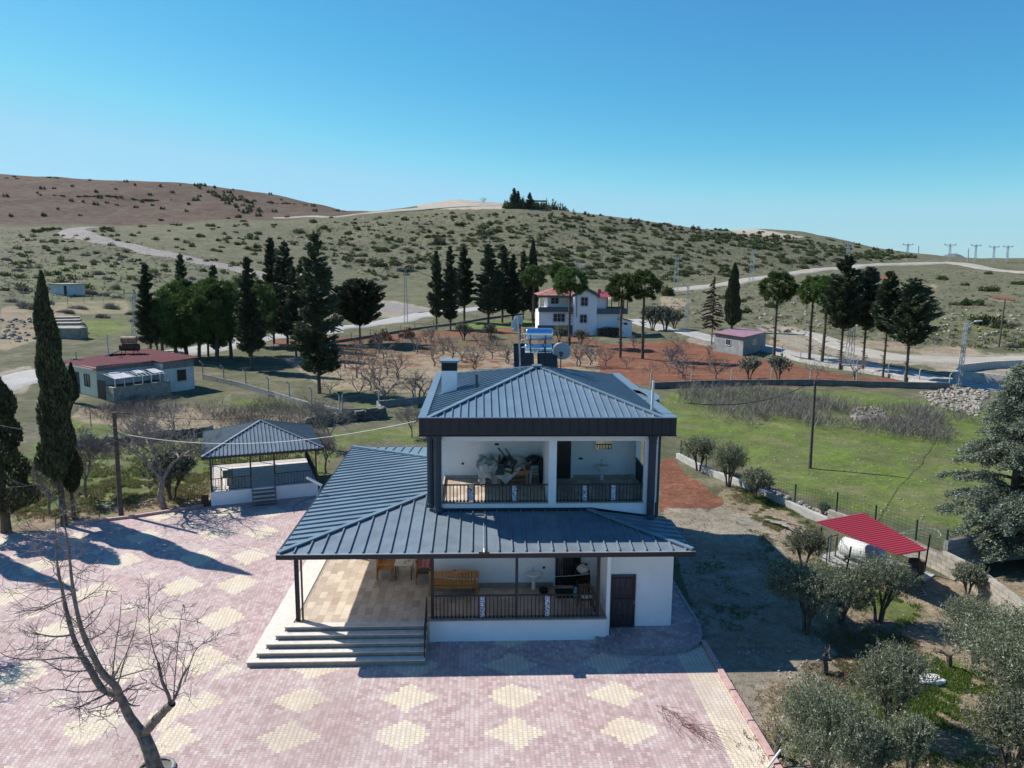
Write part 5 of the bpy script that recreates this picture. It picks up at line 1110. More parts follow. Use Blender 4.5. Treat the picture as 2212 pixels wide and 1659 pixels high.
mb.box(xm0,xm1,Y0,Y0+8,zb_,Z_(1000,360)); pk=Z_(1140,262)
mb.add([(xm0,Y0,Z_(1000,360)),(xm1,Y0,Z_(1000,360)),((xm0+xm1)/2,Y0,pk),(xm0,Y0+8,Z_(1000,360)),(xm1,Y0+8,Z_(1000,360)),((xm0+xm1)/2,Y0+8,pk)],[(0,1,2),(5,4,3),(0,2,5,3),(1,4,5,2)])
K('wall',mb,'white')
mb=MB(); mb.box(xl-.05,xm0-.02,Yl-.4,Yl+1.7,Z_(600,655,Yl),Z_(600,575,Yl)); K('balcony_band',mb,'bandgrey'); mb=MB(); mb.box(xm1+.0,xr+.7,Y0-.1,Y0+5,Z_(1500,690),Z_(1500,600)); K('balcony_band',mb,'bandgrey'); mb=MB(); mb.box(xl-.2,xm0-.02,Yl-.05,Yl+.3,zb_,Z_(600,890,Yl)); K('plinth_band',mb,'bandgrey')
mb=MB()
for s_,(xa,xb) in ((1,(xm0-.25,(xm0+xm1)/2)),(-1,((xm0+xm1)/2,xm1+.3))):
    za0=Z_(1000,360)-.1 ; a=(xa,Y0-.35,za0 if s_>0 else pk+.15); b=(xb,Y0-.35,pk+.15 if s_>0 else za0)
    mb.bar(a,b,.25,.5); 
mb.box(xl-.3,xm0,Yl-.6,Yl-.3,Z_(700,405,Yl),Z_(700,368,Yl))
K('roof_fascia',mb,'bandgrey')
zE2=Z_(700,368,Yl)+.02; rx=(xl+xm0)/2-.3; rt_=Z_(690,215,Yl+4.5)
mb=MB(); E4=[(xl-.35,Yl-.6,zE2),(xm0+.6,Yl-.6,zE2),(xm0+.6,Yl+8.5,zE2),(xl-.35,Yl+8.5,zE2)]; R1=(X_(640,215,Yl+4),Yl+4,rt_);R2=(xm0+.6,Yl+4,rt_)
mb.add(E4+[R1,R2],[(0,1,5,4),(1,2,5),(2,3,4,5),(3,0,4),(0,3,2,1)]); K('tiled_roof',mb,'clay')
cxm=(xm0+xm1)/2; zc0=Z_(1000,360)
mb=MB(); mb.add([(xm0-.3,Y0-.3,zc0+.0),(cxm,Y0-.3,pk+.4),(xm1+.4,Y0-.3,zc0+.0),(xm0-.3,Y0+8,zc0),(cxm,Y0+8,pk+.4),(xm1+.4,Y0+8,zc0)],[(0,1,4,3),(1,2,5,4)]); K('tiled_roof',mb,'clay')
cr=[(X_(1325,400),Y0-.2,Z_(1330,398)),(X_(1880,400),Y0-.2,Z_(1800,402)),(X_(1940,400),Y0+6.5,Z_(1930,350,Y0+6.5)),(X_(1420,300,Y0+5),Y0+5.5,Z_(1430,295,Y0+5))]
K('red_sheet_roof',sheet(cr[0],cr[1],cr[2],cr[3],.35,.05),'redroof')
mb=MB()
for u in (1512,1590,1800,1865): x=X_(u,500); mb.box(x-.08,x+.08,Y0+.1,Y0+.26,Z_(1500,600),Z_(1500,402)); mb.box(x-.08,x+.08,Y0+4.5,Y0+4.66,Z_(1500,600),Z_(1500,402))
mb.box(X_(1512,500),X_(1800,500),Y0+.12,Y0+.2,Z_(1500,590),Z_(1500,562)); K('terrace_post',mb,'brown')
mb=MB(); x=X_(350,480); mb.lathe([(.16,Z_(350,570,Yl)),(.13,Z_(350,560,Yl)),(.12,Z_(350,420,Yl)),(.17,Z_(350,405,Yl))],(x,Yl-.3,0),12); K('column',mb,'white')
for (u0,v0,u1,v1,yy,pn) in ((1050,403,1170,548,Y0,2),(1040,705,1160,842,Y0,2),(575,688,775,822,Yl,3),(530,408,660,510,Yl+1.6,2),(880,415,925,485,Yl+1.6,1)):
    xa,xb=X_(u0,500,yy),X_(u1,500,yy); za1,zb1=Z_(u0,v1,yy),Z_(u0,v0,yy); mb=MB(); mb.box(xa,xb,yy-.05,yy+.02,za1,zb1); o=K('window',mb,'glass')
    mb=MB(); 
    for k in range(pn+1): x=xa+(xb-xa)*k/pn; mb.box(x-.05,x+.05,yy-.09,yy-.05,za1,zb1)
    for k in range(3): z=za1+(zb1-za1)*k/2; mb.box(xa,xb,yy-.085,yy-.051,z-.04,z+.04)
    part('window_frame',mb,MT['whiteplastic'],o)
    mb=MB()
    for k in range(7): x=xa+(xb-xa)*k/6; mb.box(x-.012,x+.012,yy-.17,yy-.15,za1-.05,zb1+.05)
    for z in (za1-.05,(za1+zb1)/2,zb1+.05): mb.box(xa-.04,xb+.04,yy-.175,yy-.145,z-.015,z+.015)
    part('window_grille',mb,MT['anth'],o)
mb=MB(); x=X_(978,500); mb.tube([(x,Y0-.08,Z_(978,750)),(x,Y0-.08,Z_(978,375))],.05,6); K('drainpipe',mb,'anth')
mb=MB(); x=X_(1360,300,Y0+5); mb.box(x-.25,x+.25,Y0+4,Y0+4.6,Z_(1360,360),Z_(1360,262,Y0+4)); K('chimney',mb,'redroof')
# annex
an=thing('annex','small white lean-to shed at the right end of the distant house','shed',(X_(1840,1090),Y0-1,zb_+1))
ya=Y0-1.2; xa,xb=X_(1735,900,ya),X_(1940,900,ya); mb=MB(); zt0,zt1=Z_(1740,770,ya),Z_(1960,825,ya)
mb.add([(xa,ya,zb_),(xb,ya,zb_),(xb,ya,zt1),(xa,ya,zt0),(xa,ya+2.5,zb_),(xb,ya+2.5,zb_),(xb,ya+2.5,zt1),(xa,ya+2.5,zt0)],[(0,1,2,3),(7,6,5,4),(1,5,6,2),(4,0,3,7),(3,2,6,7)]); part('wall',mb,MT['white'],an)
mb=MB(); mb.bar((xa-.1,ya+1.2,zt0+.08),(xb+.3,ya+1.2,zt1+.02),2.8,.08); part('roof',mb,MT['brown'],an); mb=MB(); x=X_(1830,860,ya); mb.box(x-.3,x+.3,ya-.03,ya+.02,Z_(1830,880,ya),Z_(1830,845,ya)); part('window',mb,MT['black'],an)
# woodpile
wp=thing('firewood_pile','dark stack of firewood against the distant white house','woodpile',tuple(tp(*fh(1530,1080)))); mb=MB(); rs=np.random.RandomState(4)
for k in range(420):
    x=rs.uniform(X_(1345),X_(1725)); top=np.interp(x,[X_(1330),X_(1500),X_(1725)],[Z_(1,960),Z_(1,915),Z_(1,940)]); z=rs.uniform(zb_+.6,top); mb.tube([(x,Y0-1.5+rs.uniform(-.1,.2),z),(x+rs.uniform(-.1,.1),Y0-.3,z+rs.uniform(-.1,.1))],rs.uniform(.06,.12),5)
part('log',mb,MT['bark'],wp)
mb=MB(); mb.bar((X_(1330),Y0-.9,Z_(1,940)),(X_(1500),Y0-.9,Z_(1,905)),1.6,.05); mb.bar((X_(1500),Y0-.9,Z_(1,905)),(X_(1730),Y0-.9,Z_(1,925)),1.6,.05); part('tarp_cover',mb,MT['black'],wp)
# grey shed with pink roof
s0=thing('shed','grey block shed with pale pink sheet roof beside the lane','shed',tuple(tp(*z5(500,1085))))
a,b,c=tp(*z5(500,1085)),tp(*z5(322,1058)),tp(*z5(637,1045)); zz0=a[2]; 
b=g(*z5(322,1058),zz0); c=g(*z5(637,1045),zz0); d=b+c-a; ht=hat(a,z5(503,968))-zz0; print('shed',a,b,c,ht)
mb=MB(); fp=[a[:2],c[:2],d[:2],b[:2]]; mb.prism([tuple(p) for p in fp],zz0-.5,zz0+ht); part('wall',mb,MT['plaster'],s0)
ct=(a+b+c+d)/4; ex=lambda p,z:np.array([ct[0]+(p[0]-ct[0])*1.08,ct[1]+(p[1]-ct[1])*1.08,zz0+z])
part('roof',sheet(ex(b,ht+.15),ex(a,ht+.02),ex(c,ht+.02),ex(d,ht+.15),.35,.05),MT['pinkroof'],s0)
for (pa,pb,t0,t1) in ((b,a,.42,.58),(a,c,.4,.55)):
    pa_=pa+(pb-pa)*t0;pb_=pa+(pb-pa)*t1; mb=MB(); mb.bar((pa_[0],pa_[1],zz0+ht*.62),(pb_[0],pb_[1],zz0+ht*.62),.12,.75); o=part('window',mb,MT['glass'],s0)
    mb=MB(); m_=(pa_+pb_)/2; 
    for p in (pa_,m_,pb_): mb.box(p[0]-.04,p[0]+.04,p[1]-.09,p[1]+.09,zz0+ht*.62-.4,zz0+ht*.62+.4)
    mb.bar((pa_[0],pa_[1],zz0+ht*.62-.4),(pb_[0],pb_[1],zz0+ht*.62-.4),.18,.08); part('window_frame',mb,MT['whiteplastic'],o)
# far white hut
t=thing('hut','small white flat-roofed hut on the left slope','hut',tuple(tp(*z3(460,893))))
p=tp(*z3(400,890));q_=tp(*z3(530,888)); ang=math.atan2(q_[1]-p[1],q_[0]-p[0]); Lw=np.linalg.norm((q_-p)[:2]); M_=Matrix.Translation((p[0],p[1],p[2]))@Matrix.Rotation(ang,4,'Z'); hh=(hat(p,z3(395,822))-p[2])
mb=MB(); mb.box(0,Lw,0,4,-.6,hh,M_); part('wall',mb,MT['white2'],t); mb=MB(); mb.box(-.5,Lw+.1,-.4,4.3,hh,hh+.15,M_); part('roof',mb,MT['conc'],t); mb=MB(); mb.box(.0,.7,-.04,.02,0,hh-.3,M_); part('door',mb,MT['black'],t)
# hilltop hut
t=thing('hut','small stone hut on the hilltop below the pines','hut',tuple(tp(*z4(1250,338))))
p=tp(*z4(1230,338)); u_=p[1]/F; M_=Matrix.Translation(tuple(p)); w_=30*.347*u_*1.2; hh=36*.347*u_
mb=MB(); mb.box(0,w_,0,6,-1,hh,M_); part('wall',mb,MT['beige'],t); mb=MB(); mb.box(-.3,w_+8,-.3,8,hh,hh+.3,M_); part('roof',mb,MT['conc'],t)
for k in (1,2): mb=MB(); mb.box(w_*.33*k-.6,w_*.33*k+.3,-.05,.02,hh*.35,hh*.75,M_); part('window',mb,MT['black'],t)
# stone blocks
t=None
for k,(u,v) in enumerate(((390,1145),(380,1120),(375,1095),(370,1075),(365,1058))):
    p=tp(*z3(u,v)); mb=MB(); M_=Matrix.Translation(tuple(p))@Matrix.Rotation(.12*k,4,'Z'); mb.box(-3+.2*k,3,-1.2,1.2,-.4,1.3 if k==0 else .9,M_); o=part('stone_block',mb,MT['rubble']); tag(o,['largest, nearest','second nearest','middle','fourth','farthest'][k]+' of the big pale stone blocks in a row beyond the bungalow','stone block','stone blocks in a row')
# unfinished pale block walls right
postw=[z5(1785,1235),z5(1960,1240),z5(2130,1262),z5(2300,1290)]
wallpoly([tp(*p) for p in postw],1.0,.3,MT['blockw'],'block_wall','pale unfinished block wall right of the street lamp')
wallpoly([tp(*p) for p in (z5(1785,1235),z5(1830,1180),z5(2000,1160),z5(2200,1150))],.9,.3,MT['blockw'],'block_wall','pale unfinished block wall set back behind the nearer one')
# ------------------------------------------------------------------ poles
def pole_at(base,top,Y=None):
    b=tp(*base); r=ray(*top); t_=b[1]/r[1]; return b,CAM+r*t_
def wpole(base,top,r,label,mt='polewood'):
    b,t_=pole_at(base,top); th=thing('utility_pole',label,'pole',tuple(b)); mb=MB(); mb.tube([b-(0,0,.3),t_],[r,r*.75],10); part('shaft',mb,MT[mt],th); mb=MB(); mb.bar(t_+(-.12,0,-.25),t_+(.12,0,-.25),.05); part('insulator_bracket',mb,MT['anth'],th); return b,t_
PR=wpole(za(910,530),z5(942,1232),.11,'dark wooden pole standing in the green field')
PL=wpole(z6(703,1075),z6(662,478),.12,'weathered pole at the yard edge between the left bare trees')
wpole(z5(2058,1030),z5(2097,745),.14,'lone wooden pole on the right-hand slope')
def lattice(base,top,w0,w1,label,arms=0,cat='pylon',lamp=0):
    b,t_=pole_at(base,top); Hh=t_[2]-b[2]; th=thing('lattice_pole',label,cat,tuple(b)); mb=MB(); n_=max(6,int(Hh/(w0*1.3)))
    cn=((-1,-1),(1,-1),(1,1),(-1,1))
    P=lambda k,c:b+(t_-b)*k/n_+np.array([c[0]*(w0+(w1-w0)*k/n_)/2,c[1]*(w0+(w1-w0)*k/n_)/2,0])
    th_=max(.05,b[1]*.00030)
    for c in cn: mb.bar(P(0,c)-(0,0,.3),P(n_,c),th_)
    for k in range(n_):
        for i_ in range(4): mb.bar(P(k,cn[i_]),P(k+1,cn[(i_+1)%4]),th_*.6)
    part('mast',mb,MT['lattice'],th)
    if arms:
        mb=MB(); mb.bar(t_+(-arms,0,-.2),t_+(arms,0,-.2),th_*1.6); mb.bar(t_+(-arms,0,-.2),t_+(0,0,-1.2),th_); mb.bar(t_+(arms,0,-.2),t_+(0,0,-1.2),th_); part('crossarm',mb,MT['lattice'],th)
        for k in (-1,0,1): mb=MB(); c_=t_+(k*arms*.9,0,0); mb.tube([c_-(0,0,.2),c_+(0,0,.45)],th_*1.3,6); part('insulator',mb,MT['brown'],th)
    if lamp:
        mb=MB(); e_=t_+(lamp,0,.1); mb.tube([t_-(0,0,.4),e_],.05,6); part('lamp_arm',mb,MT['lattice'],th); mb=MB(); mb.bar(e_,e_+(.7*np.sign(lamp),0,.05),.3,.12); part('lamp_head',mb,MT['whiteplastic'],th)
    return b,t_
q1=lattice(z4(472,1062),z4(468,720),.7,.3,'lattice power pole with crossarm beside the grey road junction',1.8)
lattice(z5(92,700),z5(103,475),1.4,.6,'lattice pylon beside the far pale road, left one',2.2)
lattice(z5(552,635),z5(566,440),1.5,.7,'lattice pylon beside the far pale road, right one',2.4)
lattice(z4(1548,800),z4(1548,672),1.2,.6,'lattice pylon showing above the umbrella pine of the distant house',2)
lattice(z5(1128,600),z5(1146,395),1.5,.6,'faint lattice pylon on the right slope behind the tallest conifer',2.4)
lattice(z5(158,910),z5(170,655),.5,.25,'slim lattice street lamp at the lane behind the spindly conifer',0,'street lamp',-.6)
lattice(z5(1145,1140),z5(1178,800),.9,.35,'lattice street lamp among the tall pruned conifers',0,'street lamp',.5)
lattice(z5(1815,1268),z5(1864,878),.35,.22,'tall slim street lamp at the right end of the orchard wall',0,'street lamp',.9)
lattice(z3(835,1165),z3(835,870),.6,.3,'power pole at the left edge of the dark pine grove',1.6)
for k,(xb,yb,xt,yt,l_) in enumerate(((1503,460,1507,404,'first'),(1758,492,1764,406,'second'),(1914,500,1922,409,'third'),(2025,503,2032,418,'fourth'),(2108,503,2116,416,'fifth'))):
    lattice(z5(xb,yb+12),z5(xt,yt),1.1,.6,l_+' from the left of the crossarm pylons on the right horizon',3.5)
for k,(xb,yb,xt,yt,l_) in enumerate(((1569,490,1572,413,'left'),(1872,503,1875,430,'right'))): wpole(z5(xb,yb+8),z5(xt,yt),.3,l_+' of the two thin plain poles on the right horizon','lattice')
# wires
def wire(a,b,sag,r,label,mt='cable'):
    a=np.array(a,float);b=np.array(b,float); mb=MB(); mb.tube([a+(b-a)*s-np.array([0,0,4*sag*s*(1-s)]) for s in np.linspace(0,1,24)],r,4); tag(part('power_cable',mb,MT[mt]),label,'cable')
wire(gy(-60,905,33),PL[1]+(0,0,-1.0),.3,.012,'pale cable entering from the left picture edge to the left pole'); wire(PL[1]+(0,0,-1.0),gy(*z1(235,690),26.5)-(.1,0,.2),.7,.012,'long pale cable from the left pole to the house roof')
wire(PL[1],gy(*z6(1500,500),60),.3,.015,'thin cable from the left pole over the path','cableblk')
wire(PR[1],gy(*z1(1890,610),30),.6,.02,'dark cable sagging from the field pole towards the house','cableblk'); wire(PR[1],gy(2212,812,95),.8,.02,'dark cable running right from the field pole','cableblk')
wire(q1[1]+(1,0,0),gy(*z4(1100,815),150),1.5,.04,'wire running right from the junction power pole','cableblk'); wire(q1[1]+(-1,0,0),gy(*z4(-100,880),120),2,.04,'wire running left from the junction power pole','cableblk')
exec_marker=0
#VEG#
# ------------------------------------------------------------------ vegetation
def rnd(n,a=0.,b=1.): return R.uniform(a,b,n)
def unit(n):
    v=R.normal(size=(n,3)); return v/np.linalg.norm(v,axis=1)[:,None]
def cards(C,U,Wd):                                      # leaf-shaped quads: centre, half-length vector, half-width vector
    V=np.stack([C-U,C+Wd-.1*U,C+U,C-Wd-.1*U],1).reshape(-1,3); return V
class Tree:
    def __init__(s): s.t=MB(); s.L=[]
    def leaf(s,C,U,W): s.L.append(cards(C,U,W))
    def leafmesh(s,name):
        V=np.concatenate(s.L); return qmesh(name,V,np.arange(len(V)).reshape(-1,4))
    def trunkmesh(s,name): return mesh_of(name,np.concatenate(s.t.V),s.t.F)
def perp(U,n=None):
    w_=np.cross(U,unit(len(U))); return w_/(np.linalg.norm(w_,axis=1)[:,None]+1e-9)
def upright(h,r,zb,n,card=.16,shape=.75,lean=0,out=.25,lump=.25):   # narrow column
    t=Tree(); t.t.tube([(0,0,-.3),(0,0,zb),(lean*h*.5,0,h*.6),(lean*h,0,h*.93)],[r*.16+.05,r*.12+.04,.06,.02],7)
    u=rnd(n)**.85; z=zb+(h-zb)*u; ph=rnd(n,0,2*math.pi)
    prof=np.minimum(1,(u/.10+.25))*(1-u**2.2)**shape*(1+lump*np.sin(ph*2+z*1.9)*np.cos(z*1.1+ph)); rad=r*prof*(.55+.5*rnd(n)**.6)
    C=np.stack([rad*np.cos(ph)+lean*z,rad*np.sin(ph),z],1); D=np.stack([np.cos(ph)*out,np.sin(ph)*out,np.ones(n)],1)+.35*unit(n); D/=np.linalg.norm(D,axis=1)[:,None]
    l=card*rnd(n,.6,1.5)[:,None]; t.leaf(C,D*l,perp(D)*l*.30); return t
def boughs(h,r,zb,nb,nl,card=.13,up_=.25,droop=0.,topp=.85,prof=None,stubs=0,rt_=.12,spread=.28,rag=.35,flat=.5):
    t=Tree(); t.t.tube([(0,0,-.3),(0,0,zb),(0,0,h*.75),(0,0,h*.98)],[rt_,rt_*.8,rt_*.4,.02],7)
    for k in range(stubs):
        z=random.uniform(.8,zb); a=random.uniform(0,6.28); l=random.uniform(.2,.45); t.t.tube([(0,0,z),(l*math.cos(a),l*math.sin(a),z+.12)],[.045,.02],4)
    for k in range(nb):
        u=(k+random.random())/nb; z=zb+(h-zb)*u*.98; pr=(prof(u) if prof else (1-u)**topp); l=r*pr*random.uniform(1-rag,1+rag*.5)+.15; a=random.uniform(0,6.28)
        s=np.linspace(0,1,6); P=np.stack([l*s*math.cos(a),l*s*math.sin(a),z+l*(up_*s+ (up_*.8)*s*s - droop*s*s)],1)
        if l>.6: t.t.tube(P,list(np.linspace(.05*rt_/.12,.012,6)),4,False)
        m=max(8,int(nl*l/r)); ss=.15+.85*rnd(m)**.7; c=np.stack([np.interp(ss,s,P[:,i]) for i in range(3)],1)
        off=unit(m)*spread*(.35+.9*l/r)*(1.1-ss*.55)[:,None]; off[:,2]*=flat; c+=off
        d=np.array([math.cos(a),math.sin(a),up_*1.2-droop*.6]); D=d+.65*unit(m); D/=np.linalg.norm(D,axis=1)[:,None]; ll=card*rnd(m,.6,1.4)[:,None]; t.leaf(c,D*ll,perp(D)*ll*.33)
    m=40; z=rnd(m,h*.86,h); c=np.stack([R.normal(size=m)*.06,R.normal(size=m)*.06,z],1); D=np.array([0,0,1.])+.5*unit(m); t.leaf(c,D*card,perp(D)*card*.3); return t
def stonepine(h,rx,rz,ncl,tuft=40,card=.17,rt_=.15,stubs=26,lean=.03):
    t=Tree(); zc=h-rz; t.t.tube([(0,0,-.3),(lean*h*.3,0,h*.4),(lean*h*.2,0,zc-rz*.5),(0,0,zc)],[rt_*1.15,rt_*.9,rt_*.7,rt_*.35],8)
    for k in range(stubs):
        z=random.uniform(.12*h,zc-rz*.8); a=random.uniform(0,6.28); l=random.uniform(.3,.6); x=np.interp(z,[0,.4*h,zc],[0,lean*h*.3,lean*h*.1]); t.t.tube([(x,0,z),(x+l*math.cos(a),l*math.sin(a),z+.2)],[.06,.03],4)
    for k in range(9):
        a=random.uniform(0,6.28); e=np.array([rx*.75*math.cos(a),rx*.75*math.sin(a),zc+random.uniform(-.2,.5)*rz]); t.t.tube([(0,0,zc-rz*.7),e*.5+np.array([0,0,zc*.48]),e],[.07,.05,.02],5,False)
    d=unit(ncl); d[:,2]=np.where(d[:,2]<-.85,-d[:,2],d[:,2]); rr=(.70+.36*rnd(ncl))[:,None]; cc=d*np.array([rx,rx,rz])*rr+np.array([0,0,zc]); cr=.50*rx/3*rnd(ncl,.7,1.35)
    c=np.repeat(cc,tuft,0); dd=np.repeat(d,tuft,0)*.6+unit(len(c))+np.array([0,0,.35]); dd/=np.linalg.norm(dd,axis=1)[:,None]; c=c+dd*np.repeat(cr,tuft)[:,None]*rnd(len(c),.3,1.2)[:,None]
    l=card*rnd(len(c),.7,1.3)[:,None]; t.leaf(c,dd*l,perp(dd)*l*.24); return t
def olive(h,r,ncl,per,card=.07,base=3,trunk=.09,zc=None,squash=.8,multi=True):
    t=Tree(); zc=zc or h*.58; rz=(h-zc)
    tips=[]
    for k in range(base if multi else 1):
        a=random.uniform(0,6.28); p0=np.array([.1*math.cos(a),.1*math.sin(a),-.2]); p1=p0+np.array([.12*math.cos(a),.12*math.sin(a),zc*.35+.2]); 
        for j in range(4):
            b=a+random.uniform(-1,1); e=np.array([r*.6*math.cos(b),r*.6*math.sin(b),zc+random.uniform(-.2,.6)*rz]); m_=(p1+e)/2+np.array([0,0,.15*h])*random.uniform(0,1)
            t.t.tube([p0,p1,m_,e],[trunk,trunk*.75,trunk*.4,.012],6,False)
    lob=unit(9); lob[:,2]=abs(lob[:,2])*.8-.15; L0=lob*np.array([r*.55,r*.55,rz*.6])+np.array([0,0,zc]); which=R.randint(0,9,ncl)
    d=unit(ncl); cc=L0[which]+d*np.array([r*.52,r*.52,rz*.5])*(rnd(ncl)**.4)[:,None]
    cc[:,2]=np.maximum(cc[:,2],.18*h)
    D0=unit(ncl)*.6+d*.5+np.array([0,0,.75]); D0/=np.linalg.norm(D0,axis=1)[:,None]                 # each cluster is a leafy shoot
    s=rnd(ncl*per,-.5,1.); sl=np.repeat(.22*r*rnd(ncl,.6,1.4),per); c=np.repeat(cc,per,0)+np.repeat(D0,per,0)*(s*sl)[:,None]+unit(ncl*per)*.035*r
    D=np.repeat(D0,per,0)*.8+unit(ncl*per)*.8; D/=np.linalg.norm(D,axis=1)[:,None]; l=card*rnd(len(c),.6,1.3)[:,None]; t.leaf(c,D*l,perp(D)*l*.26); return t
def bush(r,h,n,card,nl=7,twiggy=False):
    t=Tree(); lob=unit(nl); lob[:,2]=abs(lob[:,2])*.7; L0=lob*np.array([r*.6,r*.6,h*.5]); w_=R.randint(0,nl,n)
    d=unit(n); c=L0[w_]+d*np.array([r*.42,r*.42,h*.42])*(rnd(n)**.45)[:,None]; c[:,2]=abs(c[:,2])
    D=(c/np.array([r,r,h]))+np.array([0,0,.5])+.7*unit(n); D/=np.linalg.norm(D,axis=1)[:,None]; l=card*rnd(n,.6,1.5)[:,None]
    t.leaf(c,D*l,perp(D)*l*(.07 if twiggy else .45)); return t
def bare(h,r,depth=4,trunk=.09,n0=3,seed=0,crook=.25,nk=3,low=.25,upw=.5,tw=.012):
    rs=random.Random(seed); t=Tree()
    def grow(p,d,l,rad,k):
        n_=4; pts=[p];dd=np.array(d,float)
        for i in range(n_):
            dd=dd+np.array([rs.gauss(0,crook),rs.gauss(0,crook),rs.gauss(0,crook)*.7+ .05*upw]); dd/=np.linalg.norm(dd); pts.append(pts[-1]+dd*l/n_)
        t.t.tube(pts,list(np.linspace(rad,max(rad*.55,tw*.5),n_+1)),6 if k>2 else (4 if k>0 else 3),False)
        if k==0: return
        for j in range(nk+(1 if k>2 else 0)):
            i=rs.randint(2,n_); nd=dd*.55+np.array([rs.gauss(0,1),rs.gauss(0,1),rs.gauss(.25*upw,.6)])*.62; nd/=np.linalg.norm(nd); grow(pts[i],nd,l*rs.uniform(.5,.85),max(rad*.55,tw),k-1)
    p=np.array([0,0,h*low]); t.t.tube([(0,0,-.25),(rs.gauss(0,.04)*h,rs.gauss(0,.04)*h,h*low*.5),p],[trunk*1.3,trunk*1.05,trunk],8,False)
    for k in range(n0):
        a=6.28*k/n0+rs.uniform(-.5,.5); d=np.array([math.cos(a),math.sin(a),rs.uniform(.5,1.3)*upw*1.5]); d/=np.linalg.norm(d); grow(p,d,h*.36,trunk*.7,depth-1)
    return t
PROT={}
def plant(kind,variants,label,cat,p,s=1.,rz=None,group=None,lm=None,tm='bark',crown='crown',sz=None,name=None):
    """one plant: an Empty at its foot with crown and trunk, mesh data shared between plants of a kind"""
    v=random.choice(variants) if isinstance(variants,list) else variants; key=(kind,v)
    if key not in PROT:
        t=MAKE[kind](v); PROT[key]=(t.leafmesh(kind+'_crown') if t.L else None, t.trunkmesh(kind+'_trunk') if t.t.V else None)
        for me_,mm in ((PROT[key][0],lm),(PROT[key][1],tm)):
            if me_ is not None: me_.materials.append(MT[mm])
    cm,tk=PROT[key]; nm=name or kind; rz=random.uniform(0,6.28) if rz is None else rz
    if cm is not None and tk is None:
        o=bpy.data.objects.new(nm,cm); COLL.objects.link(o)
    elif tk is not None and cm is None:
        o=bpy.data.objects.new(nm,tk); COLL.objects.link(o)
    else:
        o=bpy.data.objects.new(nm,None); COLL.objects.link(o)
        for n_,m_ in ((crown,cm),('trunk',tk)): c=bpy.data.objects.new(n_,m_); COLL.objects.link(c); c.parent=o
    o.location=tuple(p); o.rotation_euler=(0,0,rz); o.scale=(s,s,s*(sz or 1)); return tag(o,label,cat,group)
MAKE={
 'cypress':lambda v:upright(10,[.54,1.0,.9,1.0][v],[1.9,1.0,.5,1.2][v],[22000,9000,6000,16000][v],[.085,.18,.2,.10][v],.75,lump=[.5,.25,.25,.4][v]),
 'pruned_conifer':lambda v:boughs(10,[1.75,1.6,1.5,2.][v],[3.6,3.9,4.1,3.5][v],[130,120,110,110][v],190,.15,.30,0,.75,(lambda u:(1-u)**.62*(.55+1.9*min(u,.28))),22,.12,.3,.35,.7),
 'grove_conifer':lambda v:boughs(10,[1.3,1.1,1.7,1.4][v],[1.6,1.2,1.2,2.2][v],150,150,.15,.25,0.,.8,(lambda u:(1-u)**.75*(.6+1.6*min(u,.25))),6,.13,.28,.4,.8),
 'spindly_conifer':lambda v:boughs(10,1.9,2.5,75,90,.16,.02,.25,.8,None,8,.1,.22,.5,.4),
 'stone_pine':lambda v:stonepine(10,[2.05,1.7,2.3][v],[1.75,1.55,1.8][v],[150,130,165][v],85,.17,.17),
 'umbrella_pine':lambda v:stonepine(8,[2.7,3.0,2.5][v],[3.1,2.9,3.3][v],[190,200,180][v],95,.17,.2,4,.12),
 'round_pine':lambda v:boughs(6,2.3,1.7,110,170,.2,.35,.1,.5,(lambda u:math.sin(math.pi*min(1,.22+u*.78))**.8),0,.1,.3,.3,.8),
 'cedar':lambda v:cedar(),
 'olive_tree':lambda v:olive([3.0,3.2,2.6,3.4][v],[1.35,1.6,1.2,1.9][v],[620,760,520,1100][v],30,[.055,.05,.06,.05][v]),
 'olive_far':lambda v:olive(3,1.6,260,26,.12),
 'bush':lambda v:bush(1.,[.95,1.15,.8,1.3,.7][v],[620,700,560,720,600][v],.10,[7,5,9,6,8][v]),
 'shrub':lambda v:bush(1.,[.8,1.1,.65,.9][v],900,.22,[6,4,8,6][v],True),
 'dry_shrub':lambda v:bush(1.,[1.0,1.5,.9][v],520,.11,6),
 'bare_tree':lambda v:bare(3,1,5,.07,[3,4,3,4,3,4][v%6],seed=v+5,low=[.2,.28,.16,.24,.3,.2][v%6],tw=.011,crook=.28,nk=2,upw=.8),
 'tall_bare_tree':lambda v:bare([6.0,5.2,4.2][v],1,6,[.16,.13,.1][v],[3,3,4][v],seed=v+30,low=[.30,.22,.3][v],upw=1.3,tw=.011,crook=.2),
 'tree_stump':lambda v:bare(.9,1,3,.09,2,seed=v+60,low=.45,nk=2,tw=.012,crook=.4),
 'bush_leafy':lambda v:bush(1.,1.,2600,.055,9),
}
